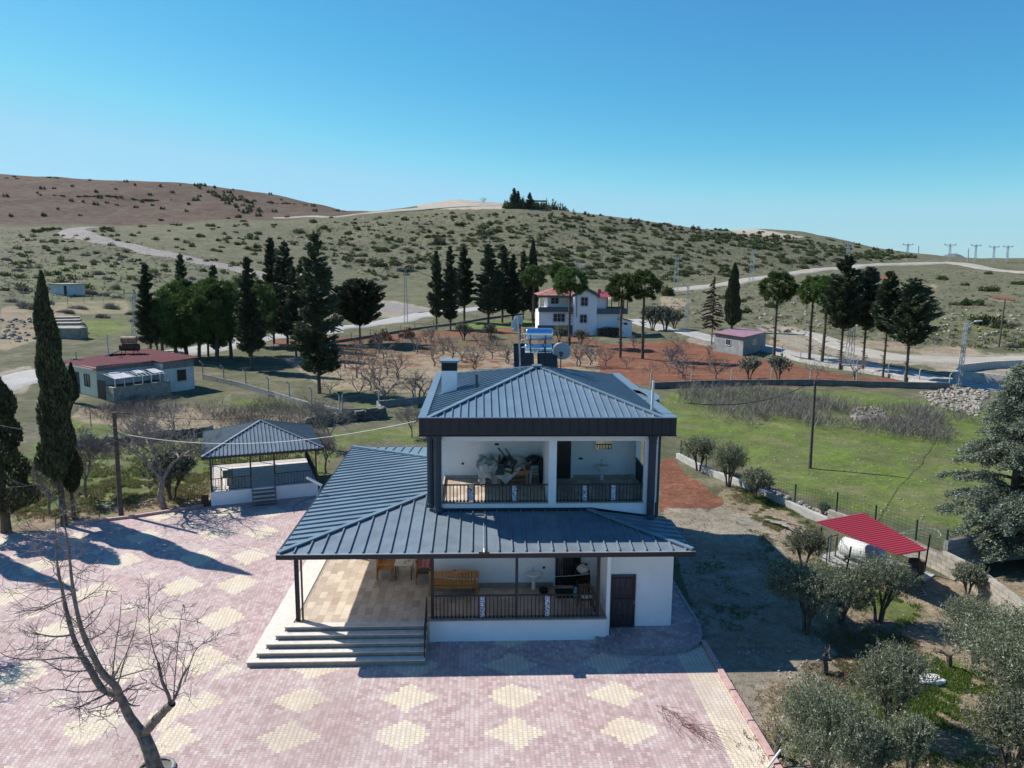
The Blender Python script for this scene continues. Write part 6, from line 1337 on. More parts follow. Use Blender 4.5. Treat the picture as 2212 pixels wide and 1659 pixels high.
def cedar():
    t=Tree(); h=9.; t.t.tube([(0,0,-.3),(0,0,1.5),(0,0,5),(0,0,8.8)],[.22,.2,.12,.02],9)
    for k in range(150):
        u=(k+random.random())/150; z=.9+(h-1.1)*u; l=3.7*(1-u)**.95*random.uniform(.75,1.08)+.22; a=random.uniform(0,6.28)
        s=np.linspace(0,1,7); P=np.stack([l*s*math.cos(a),l*s*math.sin(a),z+l*(.30*s-.34*s*s)],1); t.t.tube(P,list(np.linspace(.05,.01,7)),4,False)
        ns=max(6,int(l*8.5)); 
        for j in range(ns):                            # hanging side sprays
            q_=.18+.82*(j+random.random())/ns; c0=np.array([np.interp(q_,s,P[:,i]) for i in range(3)]); b=a+random.choice((-1,1))*random.uniform(.3,1.2); sl=random.uniform(.35,.75)*(1.15-.5*q_)
            m=52; ss=rnd(m); dr=np.array([math.cos(b),math.sin(b),0]); c=c0+dr*(ss*sl)[:,None]+np.array([0,0,-1.])*(ss**1.5*sl*.6)[:,None]+R.normal(size=(m,3))*np.array([.08,.08,.06])
            D=dr+np.array([0,0,.25])+.9*unit(m); D/=np.linalg.norm(D,axis=1)[:,None]; L_=.055*rnd(m,.6,1.5)[:,None]; t.leaf(c,D*L_,perp(D)*L_*.42)
    return t
def scale_to(p,top):                                    # height of a plant at p that reaches the photo point
    r=ray(*top); t_=math.hypot(p[0],p[1])/math.hypot(r[0],r[1]); return H+r[2]*t_-p[2]
def tree_at(kind,v,hproto,base,top,label,cat='tree',lm='needle_d',tm='bark',group=None,sxy=None,name=None):
    p=tp(*base); hh=scale_to(p,top); o=plant(kind,v,label,cat,p,hh/hproto,None,group,lm,tm,name=name)
    if sxy: o.scale=(o.scale[0]*sxy,o.scale[1]*sxy,o.scale[2])
    return o
# near cypresses on the left
tree_at('cypress',0,10,(138,1135),(80,588),'tall dark cypress at the left yard edge with a bare lower trunk','tree','cypress')
o=plant('cypress',0,'shorter dark cypress leader growing close against the tall cypress','tree',g(150,1126)+(.0,.4,0),.72,None,None,'cypress','bark')
tree_at('cypress',3,10,(14,1150),(2,790),'leftmost dark cypress at the picture edge','tree','cypress','bark',None,1.5)
tree_at('cypress',2,10,(160,870),(180,782),'small dark cypress bush between the tall cypress and the bungalow','tree','cypress','bark',None,1.3)
o=plant('cypress',0,'cypress just outside the left edge shading the yard','tree',(-24.6,32.8,0),1.02,None,None,'cypress','bark')
# grove conifers left
GC=[((327,775),(310,568),0,'conifer'),((402,772),(390,548),1,''),((470,776),(462,572),1,''),((545,800),(522,553),0,''),((592,742),(581,512),1,''),((622,752),(613,520),2,''),((640,770),(640,575),3,''),((690,850),(667,502),2,''),((655,742),(652,560),1,'')]
ls=['ragged dark conifer at the left side of the grove, behind the maroon roof','narrow dark conifer rising from the middle of the pine grove','short-topped dark conifer between the pine crowns','big dark conifer in front of the grove, right of the bungalow','slender dark conifer behind the grove beside the grey road','broad dark conifer next to the tallest one of the grove','conifer half hidden behind the tallest one of the grove','tallest and nearest dark conifer at the right of the grove','thin conifer standing behind the tallest one of the grove']
for (b,t_,v,_),l_ in zip(GC,ls): tree_at('grove_conifer',v,10,b,t_,l_)
# umbrella pines of the grove: crown centre, base
for k,(bx_,by_,tx,ty) in enumerate(((352,768,335,652),(380,770,372,628),(405,775,412,612),(430,775,440,640),(468,780,480,612),(500,775,505,632),(540,770,552,606),(565,748,575,640),(340,760,300,690),(450,770,425,678),(385,775,345,700))):
    lab=['leftmost','second','third','fourth','fifth','sixth','seventh','eighth','lowest left','front middle','front left'][k]+' dark green umbrella pine of the grove beyond the bungalow'
    tree_at('umbrella_pine',k%3,8,(bx_,by_),(tx,ty),lab,'tree','needle_p','bark','umbrella pines of the grove',1.0)
tree_at('round_pine',0,6,(778,742),(778,604),'round-crowned dark pine right of the grove beside the road','tree','needle_d')
tree_at('spindly_conifer',0,10,(722,745),(724,632),'thin brownish pine between the grove and the round pine','tree','brownleaf',name='brown_pine')
# middle row
MR=[((943,712),(943,540),0,'leftmost of the dark conifers in the row left of the distant house',.9),((973,712),(972,530),1,'second dark conifer from the left in the row left of the distant house',1.),((1003,698),(1003,532),3,'third dark conifer from the left in the row left of the distant house',1.25),((1055,698),(1053,525),2,'broadest dark conifer in the middle of the row',1.3),((1085,697),(1086,528),0,'dark conifer right of the broadest one in the row',1.3),((1108,697),(1106,548),1,'seventh dark conifer from the left in the row',1.2),((1130,690),(1131,541),1,'thin dark conifer at the right end of the row',1.0)]
for b,t_,v,l_,sx in MR: tree_at('grove_conifer',v,10,b,t_,l_,sxy=sx)
tree_at('cypress',1,10,(1150,690),(1154,518),'narrow pointed cypress above the right end of the conifer row','tree','cypress','bark',None,.75)
# umbrella pines round the distant house
SP=[((1152,706),(1162,577),0,'umbrella pine with a bare trunk at the left corner of the distant house'),((1206,690),(1206,570),1,'umbrella pine mostly hidden behind the roof of the distant house'),((1230,746),(1245,582),0,'umbrella pine with a long trunk in front of the distant house'),((1340,773),(1353,596),1,'umbrella pine with a small crown at the right end of the distant house'),((1388,775),(1411,588),1,'umbrella pine standing clear on the red soil right of the distant house'),
 ((1672,769),(1694,592),0,'umbrella pine right of the grey shed, with a bare leaning trunk'),((1748,781),(1758,602),1,'umbrella pine with small crown, left one of the close pair'),((1775,786),(1787,601),1,'umbrella pine right one of the close pair, touching the conifer')]
for b,t_,v,l_ in SP: tree_at('stone_pine',v,10,b,t_,l_,'tree','needle_p','bark_w' if False else 'bark',None,1.0)
RC=[((1814,798),(1826,551),0,'tallest dark pruned conifer right of the pair of umbrella pines',1.05),((1863,797),(1883,576),1,'second dark pruned conifer, next to the tallest',1.0),((1907,815),(1929,585),2,'third dark pruned conifer with the thin trunk',.95),((1956,824),(1980,601),3,'rightmost dark pruned conifer with spreading lower boughs',1.25)]
for b,t_,v,l_,sx in RC: tree_at('pruned_conifer',v,10,b,t_,l_,sxy=sx)
tree_at('spindly_conifer',0,10,(1537,744),(1535,597),'sparse drooping conifer behind the grey shed','tree','needle_d')
tree_at('cypress',1,10,(1580,716),(1584,569),'dense dark cypress behind the grey shed','tree','cypress','bark',None,1.1)
# cedar at the right
plant('cedar',0,'large blue-green cedar at the right edge behind the block wall','tree',(23.6,30.6,0),.98,None,None,'cedar','bark')
plant('cedar',0,'second blue-green cedar at the right picture edge','tree',(24.9,28.6,0),.86,2.,None,'cedar','bark')
# olives
OL=[((1738,1368),2.7,3,1.0,'dense round olive tree at the edge of the house shadow'),((1815,1348),2.1,0,1.1,'paler olive bush close behind the dense round one'),((1897,1344),2.6,1,.9,'olive tree with a clear trunk in front of the red-roofed pen'),((1922,1576),2.5,1,.95,'olive tree with a forked trunk in the lower right'),((1772,1722),2.9,3,.78,'big olive tree at the bottom, right of the kerb'),((1880,1712),1.9,2,.8,'olive behind the big bottom one'),((2208,1545),3.1,3,1.1,'large olive tree at the right edge'),((2110,1450),2.4,3,1.0,'olive tree below the block wall on the right'),
 ((1509,1016),2.35,0,1.,'young olive at the red soil, farthest of the fence line'),((1573,1052),2.75,1,.85,'young olive with a visible trunk in the middle of the fence line'),((1631,1080),1.9,2,1.,'small olive nearest of the fence line'),((1735,1228),1.9,0,1.,'olive bush just outside the house shadow by the pen'),((1962,1672),1.7,2,.8,'olive top at the bottom edge'),((2172,1700),2.4,0,1.,'olive at the lower right corner'),((1778,1118),.9,2,.8,'tiny olive beside the low garden wall'),((2090,1285),1.4,2,1.,'small olive against the block wall')]
for b,hh,v,sx,l_ in OL:
    p=g(*b) if b[1]<1600 else g(*b); h0=[3.0,3.2,2.6,3.4][v]; o=plant('olive_tree',v,l_,'olive tree',p,hh/h0,None,None,'olive','bark_o'); o.scale=(o.scale[0]*sx,o.scale[1]*sx,o.scale[2])
for k,(b,t_,l_) in enumerate((((1618,820),(1615,768),'grey olive left one of the two in front of the grey shed'),((1681,820),(1686,768),'grey olive right one of the two in front of the grey shed'),(z4(830,1170),z4(825,1060),'pale olive bush left of the house roof chimney line in the orchard'),(z4(995,1160),z4(995,1065),'pale olive bush below the dark conifer row'),(z4(1010,1200),z4(1010,1130),'low pale olive bush in front of the one below the conifers'),(z4(1425,1180),z4(1425,1070),'pale olive bush beside the steel water tanks'),(z4(1560,1200),z4(1560,1100),'pale olive bush in front of the distant house'),(z3(1790,1235),z3(1785,1190),'pale olive bush in the shade of the grove'))): tree_at('olive_far',0,3,b,t_,l_,'olive tree','olive2','bark_o')
# brown leafy shrubs in the orchard and by the house
for k,(b,t_,l_) in enumerate(((z4(290,1190),z4(290,1100),'left'),(z4(362,1165),z4(362,1060),'middle'),(z4(455,1155),z4(455,1045),'right'))): p=tp(*b); hh=scale_to(p,t_); plant('dry_shrub',1,l_+' of the three brown-green shrubs by the road wall','shrub',p,hh/1.5,None,'brown-green shrubs by the road wall','redshrub' if k<2 else 'oak',None)
for k,(b,t_) in enumerate(((z4(2005,1110),z4(2010,950)),(z4(2085,1110),z4(2080,950)),(z4(2140,1100),z4(2140,980)))): p=tp(*b); hh=scale_to(p,t_); tree_at('olive_far',0,3,b,t_,['left','middle','right'][k]+' of the brown leafy small trees right of the distant house','tree','brownleaf','bark',name='brown_tree')
tree_at('olive_far',0,3,z6(1000,985),z6(1000,690),'dark brown-leaved small tree beside the pale bare tree','tree','brownleaf','bark',name='brown_tree')
# orchard bare trees
rs=random.Random(9); ob=0
opoly=[(700,770),(800,735),(1180,715),(1300,740),(1500,745),(1560,790),(1640,800),(1420,826),(1330,815),(1300,790),(1100,790),(960,790),(940,830),(905,875),(700,875)]
fixed=[z4(905,1350),z4(425,1400),z4(620,1180),z4(1540,1330),z4(2125,1310),z5(140,1225),z5(340,1225),z5(70,1125),z5(1175,1240),z5(960,1230),z1(585,400),z1(110,455),z1(1680,470),z1(1885,475),z1(2090,465),z1(1810,350),z1(1230,385),z1(780,370),z1(20,610),z1(270,600),z4(1100,1310),z4(770,1290),z4(260,1400),z4(1650,1300),z4(1720,1340),z4(640,1330),z4(180,1300),z4(1300,1180),z6(2150,350),z6(2080,400),z4(330,1290),z4(540,1250),z4(1205,1200)]
for (x,y) in fixed:
    p=tp(x,y); plant('bare_tree',rs.randrange(6),'small bare fruit tree in the orchard behind the house','bare tree',p,rs.uniform(.85,1.35),None,'bare fruit trees of the orchard',None,'twig'); ob+=1
while ob<80:
    x=rs.uniform(690,1560);y=rs.uniform(715,890)
    if inpoly(np.array([x]),np.array([y]),opoly)[0]:
        p=tp(x,y); plant('bare_tree',rs.randrange(6),'small bare fruit tree in the orchard behind the house','bare tree',p,rs.uniform(.65,1.25),None,'bare fruit trees of the orchard',None,rs.choice(['twig','twig','bark_w'])); ob+=1
# pale bare trees left of the gazebo
for (b,v,hh,l_,tmm) in ((z6(955,1035),0,5.6,'tall pale bare tree left of the gazebo at the kerb','bark_w'),(z6(505,975),2,3.6,'low bare tree with a forked trunk between cypress and pole','bark_w'),(z6(295,1075),2,2.9,'thin bare sapling under the left cypress','twig'),(z6(1905,690),1,3.9,'bare tree behind the gazebo with a crooked trunk','bark_w'),(z6(1895,830),2,2.6,'thin bare sapling right of the gazebo','twig'),(z1(190,825),2,2.4,'thin bare sapling left of the upper storey','twig')):
    p=tp(*b); plant('tall_bare_tree',v,l_,'bare tree',p,hh/[6.6,5.8,4.6][v],None,None,None,tmm)
# foreground walnut tree built from its own limbs
wn=thing('bare_tree','large bare tree with two heavy limbs in the lower left foreground','bare tree',tuple(g(337,1665)))
YB=17.1; Wz=lambda u,v,dy=0: gy(*zc(u,v),YB+dy)
mb=MB(); base_=g(337,1668); base_=np.array([base_[0],YB,-.1])
fork=Wz(890,1410)
mb.tube([base_,base_*.4+fork*.6+(.03,0,0),fork],[.19,.165,.15],12)
rs=random.Random(5); TW=MB()
def twig(p,d,l,rad,k,upb=.1):
    pts=[p];dd=np.array(d,float)
    for i in range(5): dd=dd+np.array([rs.gauss(0,.16),rs.gauss(0,.16),rs.gauss(0,.13)+upb*.25]); dd/=np.linalg.norm(dd); pts.append(pts[-1]+dd*l/5)
    TW.tube(pts,list(np.linspace(rad,max(rad*.45,.0045),6)),5 if k>1 else 3,False)
    if k==0: return
    for j in range(3 if k>1 else 3):
        i=rs.randint(1,5); nd=dd*.7+np.array([rs.gauss(0,.6),rs.gauss(0,.5),rs.gauss(.12,.45)]); nd/=np.linalg.norm(nd); twig(pts[i],nd,l*rs.uniform(.45,.8),max(rad*.5,.0055),k-1,upb)
def limb(pts,r0,r1,tw_,lmin=.5,lmax=1.1,side=(-.4,.5)):
    P=np.array(pts); n_=26; s=np.linspace(0,len(P)-1,n_); 
    Q=[]
    for q in s:
        i=min(int(q),len(P)-2); f=q-i; p0=P[max(i-1,0)];p1=P[i];p2=P[i+1];p3=P[min(i+2,len(P)-1)]
        Q.append(.5*((2*p1)+(-p0+p2)*f+(2*p0-5*p1+4*p2-p3)*f*f+(-p0+3*p1-3*p2+p3)*f**3))
    Q=np.array(Q); rad=[r0+(r1-r0)*(k/(n_-1))**.8+ (.008 if k%5==0 else 0)*r0/.1 for k in range(n_)]; mb.tube(Q,rad,9,False)
    for k in range(tw_):
        i=rs.randint(4,n_-1); d=np.array([rs.gauss(0,1),rs.gauss(0,.8),rs.uniform(*side)]); d/=np.linalg.norm(d); twig(Q[i],d,rs.uniform(lmin,lmax),max(.009,rad[i]*.3),2)
    return Q
limb([fork,Wz(800,1290,.03),Wz(745,1170,.05),Wz(640,1130,.1),Wz(565,1010,.15),Wz(500,900,.2),Wz(455,800,.2),Wz(415,640,.25),Wz(385,500,.3),Wz(360,380,.3),Wz(350,230,.3),Wz(345,60,.3)],.13,.008,26)
limb([Wz(745,1180,.05),Wz(720,1110,-.05),Wz(640,1030,-.15),Wz(570,900,-.2),Wz(510,760,-.25),Wz(470,600,-.25),Wz(445,430,-.3),Wz(430,280,-.3),Wz(405,120,-.3),Wz(385,-20,-.3)],.105,.008,22)
limb([fork,Wz(960,1330,-.1),Wz(1020,1265,-.15),Wz(1070,1215,-.2)],.12,.095,0)
limb([Wz(1060,1225,-.2),Wz(1050,1170,-.2),Wz(1010,1080,-.25),Wz(985,965,-.25)],.045,.035,4,.7,1.3,(.5,1.3)); limb([Wz(1070,1215,-.2),Wz(1110,1130,-.15),Wz(1135,1050,-.1),Wz(1180,980,-.1)],.04,.02,6,.6,1.1,(.3,1.2))
limb([Wz(985,965,-.25),Wz(960,900,-.25),Wz(935,800,-.25),Wz(925,680,-.25),Wz(922,540,-.2)],.018,.005,5,.3,.6,(.3,1.2)); limb([Wz(1080,1180,-.2),Wz(1090,1040,-.2),Wz(1110,820,-.2),Wz(1140,600,-.2)],.018,.005,5,.3,.6)
limb([Wz(1150,1080,-.2),Wz(1210,900,-.2),Wz(1290,820,-.2),Wz(1365,760,-.2)],.016,.005,4,.3,.6); limb([Wz(735,1090,0),Wz(790,900,.2),Wz(840,750,.2),Wz(858,620,.2)],.018,.005,5,.3,.7); limb([Wz(700,1050,0),Wz(720,850,.2),Wz(745,700,.2),Wz(755,540,.2)],.018,.005,6,.3,.7)
limb([Wz(500,935,.2),Wz(430,930,.1),Wz(250,945,-.1),Wz(80,935,-.2),Wz(0,900,-.3)],.028,.006,7,.4,.8,(-1,.4)); limb([Wz(445,790,.2),Wz(330,800,.1),Wz(205,775,0)],.032,.012,7,.4,.8,(-.8,.5))
limb([Wz(745,1200,.05),Wz(730,1260,.2),Wz(640,1300,.3),Wz(540,1260,.35),Wz(490,1150,.35)],.018,.005,6,.3,.6,(-1,.4)); limb([Wz(600,1060,0),Wz(500,1080,-.1),Wz(480,1200,-.1),Wz(440,1300,-.1)],.014,.004,5,.3,.6,(-1,.2))
tk_=part('trunk',mb,mat('walnut_bark',(.26,.22,.18),.95,col2=(.11,.09,.07),sc=7,bump=.7,bsc=16,bd=.03),wn,True); part('twigs',TW,MT['twig'],wn)
mb=MB(); c_=g(337,1664); mb.tube([(c_[0]+.42*math.cos(a),c_[1]+.42*math.sin(a),.04) for a in np.linspace(0,6.28,15)],.05,6); tag(part('tree_ring',mb,MT['kerbg']),'low stone ring round the foot of the foreground tree','tree ring')
mb=MB(); mb.prism([(c_[0]+.4*math.cos(a),c_[1]+.4*math.sin(a)) for a in np.linspace(0,6.2,12)],.0,.02); struct('tree_pit_soil',mb,MT['conc_d'])
# branch of another bare tree entering at the left edge + its shadow caster
plant('tall_bare_tree',1,'bare tree at the left picture edge throwing a twig shadow','bare tree',(-18.0,22.6,0),.8,None,None,None,'twig')
# old vine stumps and dry stems
for k,(b,hh,l_) in enumerate((((1778,1455),.75,'gnarled dark stump beside the house shadow'),((2048,1440),.6,'small gnarled stump left of the right-edge olive'),((1680,1635),.6,'gnarled stump beside the kerb end'))): plant('tree_stump',k,l_,'stump',g(*b),hh*1.5,None,None,None,'bark_o')
def stems(a,b,n,label,spread=.35):
    A_=g(*a);B_=g(*b); mb=MB(); r_=random.Random(n)
    for k in range(n):
        p=A_+(B_-A_)*r_.uniform(0,.5)+np.array([r_.gauss(0,spread*.3),r_.gauss(0,spread*.3),.02]); q_=p+(B_-A_)*r_.uniform(.25,.6)+np.array([r_.gauss(0,spread),r_.gauss(0,spread),r_.uniform(.0,.25)]); m_=(p+q_)/2+np.array([r_.gauss(0,.1),r_.gauss(0,.1),r_.uniform(.05,.2)]); mb.tube([p,m_,q_],[.008,.006,.004],4,False)
    return tag(part('dry_branch',mb,MT['twigred']),label,'branch')
stems((1420,1525),(1590,1650),26,'cut thin reddish branches lying on the paving at the lower right')
mb=MB(); a_=g(*zb(650,1273),0.05);b_=g(*zb(735,1160),.35); mb.tube([a_,b_],.03,8); tag(part('white_pipe',mb,MT['whiteplastic']),'white pipe leaning at the kerb end','pipe')
crumple('plastic_sack','white plastic sack on the ground among the olives','sack',tuple(g(*zb(1640,735),.08)),.42,.3,.12,mat('sack_plastic',(.7,.7,.68),.5,var=.1),12)
mb=MB(); r_=random.Random(3)
for k in range(9):
    a=g(*za(620,850));b=g(*za(870,930)); p=a+(b-a)*r_.uniform(0,.3)+(r_.gauss(0,.1),r_.gauss(0,.1),.1); q_=a+(b-a)*r_.uniform(.6,1)+(r_.gauss(0,.2),r_.gauss(0,.2),.12); mb.tube([p,(p+q_)/2+(0,r_.gauss(0,.15),.08),q_],[.05,.04,.02],6)
tag(part('log_pile',mb,MT['bark_w']),'pale cut branches lying in the grass left of the red-roofed pen','branch')
# ------------------------------------------------------------------ hillside scrub, every bush its own object
def scatter(poly,n,fn,mind,rs,dens=None,maxtry=60000,taken=None):
    xs=[p[0] for p in poly];ys=[p[1] for p in poly]; c=0;k=0; taken=[] if taken is None else taken
    while c<n and k<maxtry:
        k+=1; x=rs.uniform(min(xs),max(xs));y=rs.uniform(min(ys),max(ys))
        if not inpoly(np.array([x]),np.array([y]),poly)[0]: continue
        if dens and rs.random()>dens(x,y): continue
        if any(abs(x-a)<mind and abs(y-b)<mind*.45 for a,b in taken): continue
        p=tp(x,y)
        if math.hypot(p[0],p[1])>900: continue
        taken.append((x,y)); fn(p,rs); c+=1
    return c
rs=random.Random(21); TK=[]
hillA=[(600,510),(700,478),(770,470),(907,462),(1100,458),(1300,474),(1500,500),(1700,526),(1900,552),(1990,562),(1800,572),(1560,600),(1370,618),(1180,590),(1020,540),(900,590),(820,610),(700,560)]
dA=lambda x,y:.25+.75*min(1,max(0,(x-560)/500))*(1.0 if y<565 else .45)
lg='green scrub oak bushes on the hillside'
def gb(a,b): return lambda p,rs_: plant('bush',rs_.randrange(5),'dark green scrub bush growing on the dry hillside','bush',p-(0,0,.1),rs_.uniform(a,b)*(1.6 if rs_.random()<.13 else 1),None,lg,'oak',None,sz=rs_.uniform(.75,1.15))
nb=scatter(hillA,205,gb(1.5,3.2),7,rs,dA,taken=TK)
nb+=scatter([(215,500),(300,478),(500,470),(600,468),(760,468),(780,500),(620,560),(450,545),(300,515)],34,gb(1.5,2.9),14,rs,taken=TK)
nb+=scatter([(1400,640),(1800,590),(2212,590),(2212,760),(2150,740),(1900,690),(1500,700)],20,gb(1.2,2.5),25,rs,taken=TK)
nb+=scatter([(20,520),(150,500),(230,540),(350,560),(350,600),(0,600)],14,gb(1.0,1.9),20,rs,taken=TK)
for b in (z3(655,480),z3(885,465),z3(230,495),z3(290,485),z3(355,480),z5(890,520),z5(1300,490),z5(2000,690),z5(1900,775),z5(2180,650),z5(1985,890),z3(1310,460)): plant('bush',1,'dark green scrub bush growing on the dry hillside','bush',tp(*b),rs.uniform(2.3,3.2),None,lg,'oak',None); nb+=1
def gs(kind,lm,label,grp,a,b,nm,cat='shrub',nv=4): return lambda p,rs_: plant(kind,rs_.randrange(nv),label,cat,p-(0,0,.1),rs_.uniform(a,b),None,grp,lm,None,name=nm,sz=rs_.uniform(.7,1.2))
gsf=gs('shrub','greyshrub','leafless grey thorn shrub on the dry hillside','grey thorn shrubs on the hillside',1.1,2.2,'grey_shrub')
scatter(hillA,150,gsf,7,rs,taken=TK); scatter([(0,540),(240,540),(420,600),(560,640),(300,700),(0,660)],62,gsf,12,rs,taken=TK); scatter([(1400,650),(1800,600),(2212,600),(2212,760),(1900,720),(1500,720)],40,gs('shrub','greyshrub','leafless grey thorn shrub on the dry hillside','grey thorn shrubs on the hillside',.5,1.3,'grey_shrub'),18,rs,taken=TK)
rsf=gs('dry_shrub','redshrub','reddish-brown shrub on the upper ridge below the hilltop trees','reddish shrubs along the ridge',1.3,2.8,'reddish_shrub',nv=3)
ridge=[(1130,452),(1300,458),(1500,490),(1740,515),(1740,530),(1500,512),(1300,482),(1130,468)]; scatter(ridge,85,rsf,5,rs,taken=TK)
# ridge line bushes right
scatter([(1640,500),(1760,512),(1980,552),(1980,562),(1760,530),(1640,510)],26,gs('bush','oak','dark bush on the right ridge line','dark bushes on the right ridge line',1.6,3.,'ridge_bush','bush',5),8,rs)
# young pines on the red hill
lp='young pines on the red hill'
pf=lambda a,b: (lambda p,rs_: plant('bush',3,'young green pine on the reddish far hill','pine',p,rs_.uniform(a,b),None,lp,'oak',None,name='young_pine',sz=1.2))
scatter([(0,392),(200,382),(420,395),(560,400),(740,440),(780,462),(600,462),(300,465),(0,478)],46,pf(1.3,2.3),16,rs)
scatter([(400,395),(450,398),(560,440),(570,470),(530,465),(470,430)],38,pf(1.6,3.0),5,rs)
scatter([(0,380),(200,379),(380,386),(560,404),(700,432),(780,455),(700,438),(560,412),(380,394),(200,386),(0,388)],44,gs('bush','oak','bush standing on the crest of the red hill','bushes on the crest of the red hill',1.4,2.8,'crest_bush','bush',5),6,rs)
# low scrub nobody could count
def stuff(name,label,pts,mt,r=(.3,.8),nc=26,card=.13,w=.4,thin=False,hfac=.8):
    Vs=[]
    for p in pts:
        s=R.uniform(*r); n_=nc; d=unit(n_); d[:,2]=abs(d[:,2])*hfac; c=p+d*s*(rnd(n_)**.5)[:,None]; D=d+np.array([0,0,.4])+.6*unit(n_); D/=np.linalg.norm(D,axis=1)[:,None]; l=card*rnd(n_,.6,1.4)[:,None]*(s/.6)**.5; Vs.append(cards(c,D*l,perp(D)*l*w))
    V=np.concatenate(Vs); o=link(name,qmesh(name,V,np.arange(len(V)).reshape(-1,4)),MT[mt]); return tag(o,label,'scrub',None,'stuff')
def pix(poly,n,seed):
    r_=random.Random(seed); o=[]; xs=[p[0] for p in poly];ys=[p[1] for p in poly]; k=0
    while len(o)<n and k<n*40:
        k+=1; x=r_.uniform(min(xs),max(xs));y=r_.uniform(min(ys),max(ys))
        if inpoly(np.array([x]),np.array([y]),poly)[0]: o.append(tp(x,y))
    return np.array(o)
stuff('low_scrub','low tufts and small scrub scattered over the whole hillside',np.concatenate([pix(hillA,1500,1),pix([(0,500),(220,500),(600,600),(500,660),(0,640)],500,2),pix([(1400,640),(1800,590),(2212,580),(2212,760),(1500,705)],500,3)]),'greyshrub',(.3,.8),16,.28,.16)
stuff('low_scrub','dark green tufts scattered over the hillside',np.concatenate([pix(hillA,2200,51),pix([(0,500),(220,500),(600,600),(500,660),(0,640)],600,52),pix([(1400,640),(1800,590),(2212,580),(2212,760),(1500,705)],500,53)]),'oak',(.3,.75),12,.22,.4)
stuff('hillside_scrub','smaller green scrub between the larger hillside bushes',np.concatenate([pix(hillA,420,41),pix([(20,510),(600,475),(600,560),(450,600),(0,640)],110,42)]),'oak',(.9,1.9),70,.26,.45)
stuff('distant_thicket','dark scrub along the far right ridge',pix([(1500,505),(1700,512),(1900,548),(1980,558),(1900,562),(1650,540),(1480,520)],170,4),'oak',(1.2,2.4),90,.36,.45)
# hilltop grove
HT=[(1094,20,20),(1101,26,32),(1121,26,34),(1129,24,26),(1137,30,30),(1150,28,24),(1166,30,26),(1176,32,34),(1187,34,32),(1198,36,36),(1208,34,32),(1217,28,27),(1226,22,20),(1234,20,17)]
for k,(x,w_,h_) in enumerate(HT):
    p=tp(x,450); r=p[1]/F; o=plant('bush',k%5,'dark dense tree in the clump on the hilltop','tree',p-(0,0,1),1,None,'dark trees on the hilltop','needle_d' if k%4 else 'oak',None,name='hilltop_tree'); o.scale=(w_*r/1.7,w_*r/1.7,h_*r*1.25)
for k,(x,h_) in enumerate(((1110,44),(1119,38),(1144,35))):
    p=tp(x,450); r=p[1]/F; o=plant('grove_conifer',k%4,['tallest pointed tree at the left of the hilltop clump','second pointed tree at the left of the hilltop clump','pointed tree left of the hilltop hut','pointed tree right behind the hilltop hut','pointed tree in the right part of the hilltop clump'][k],'tree',p-(0,0,.5),h_*r/10,None,None,'needle_d','bark'); o.scale[0]*=1.7; o.scale[1]*=1.7
for k in range(18): x=1240+5.5*k+random.uniform(-2,2); p=tp(x,455+.1*k*.8); plant('dry_shrub',k%3,'brown bare tree in the row falling right from the hilltop','bare tree',p,3.9*(1-.025*k),None,'brown trees in the row right of the hilltop','redshrub',None,name='row_tree')
for (x,y,t_) in ((1044,441,424),): tree_at('bare_tree',1,2.9,(x,y),(x,t_),'lone bare tree on the skyline left of the hilltop clump','bare tree',None,'twig')
# bare thicket by the stone rubble
def thicket(name,label,poly,n,seed,mt='twig',hh=(.5,1.1)):
    P_=pix(poly,n,seed); P_=P_+np.concatenate([R.normal(size=(len(P_),2))*1.3,np.zeros((len(P_),1))],1); ck=np.array([vnoise(np.array(p[0]/3.),np.array(p[1]/5.))>-.12 for p in P_]); P_=P_[ck]; P_[:,2]=hgtv(P_[:,0],P_[:,1]); m=9; c=np.repeat(P_,m,0); N=len(c); D=R.normal(size=(N,3))*np.array([.55,.55,.1])+np.array([0,0,1.]); D/=np.linalg.norm(D,axis=1)[:,None]; l=rnd(N,*hh)[:,None]*.5; c=c+R.normal(size=(N,3))*np.array([.25,.25,0])
    V=[cards(c+D*l,D*l,perp(D)*.014)]
    c2=c+D*l*rnd(N,.8,1.6)[:,None]; D2=D+.9*unit(N); D2/=np.linalg.norm(D2,axis=1)[:,None]; V.append(cards(c2+D2*l*.4,D2*l*.45,perp(D2)*.010)); V=np.concatenate(V)
    o=link(name,qmesh(name,V,np.arange(len(V)).reshape(-1,4)),MT[mt]); return tag(o,label,'thicket',None,'stuff')
thicket('bare_thicket','grey leafless bramble thicket across the green field',[(1470,850),(1560,838),(1700,858),(1830,880),(1860,915),(1800,925),(1700,912),(1600,915),(1540,880),(1470,872)],825,5,'greyshrub',(.7,1.5))
thicket('bare_thicket','grey leafless bramble patch on the right by the rubble',[(1880,915),(1940,885),(2040,895),(2060,930),(2040,955),(1900,935)],440,6,'greyshrub',(.7,1.4))
thicket('bare_thicket','brown bramble patch on the bank left of the house',[(420,890),(620,865),(720,900),(640,935),(480,925),(420,905)],495,7,'greyshrub',(.4,1.0))
thicket('bare_thicket','brown brushwood in front of the bungalow yard wall',[(240,868),(330,860),(350,890),(260,905)],500,8,'twig',(.3,.8))
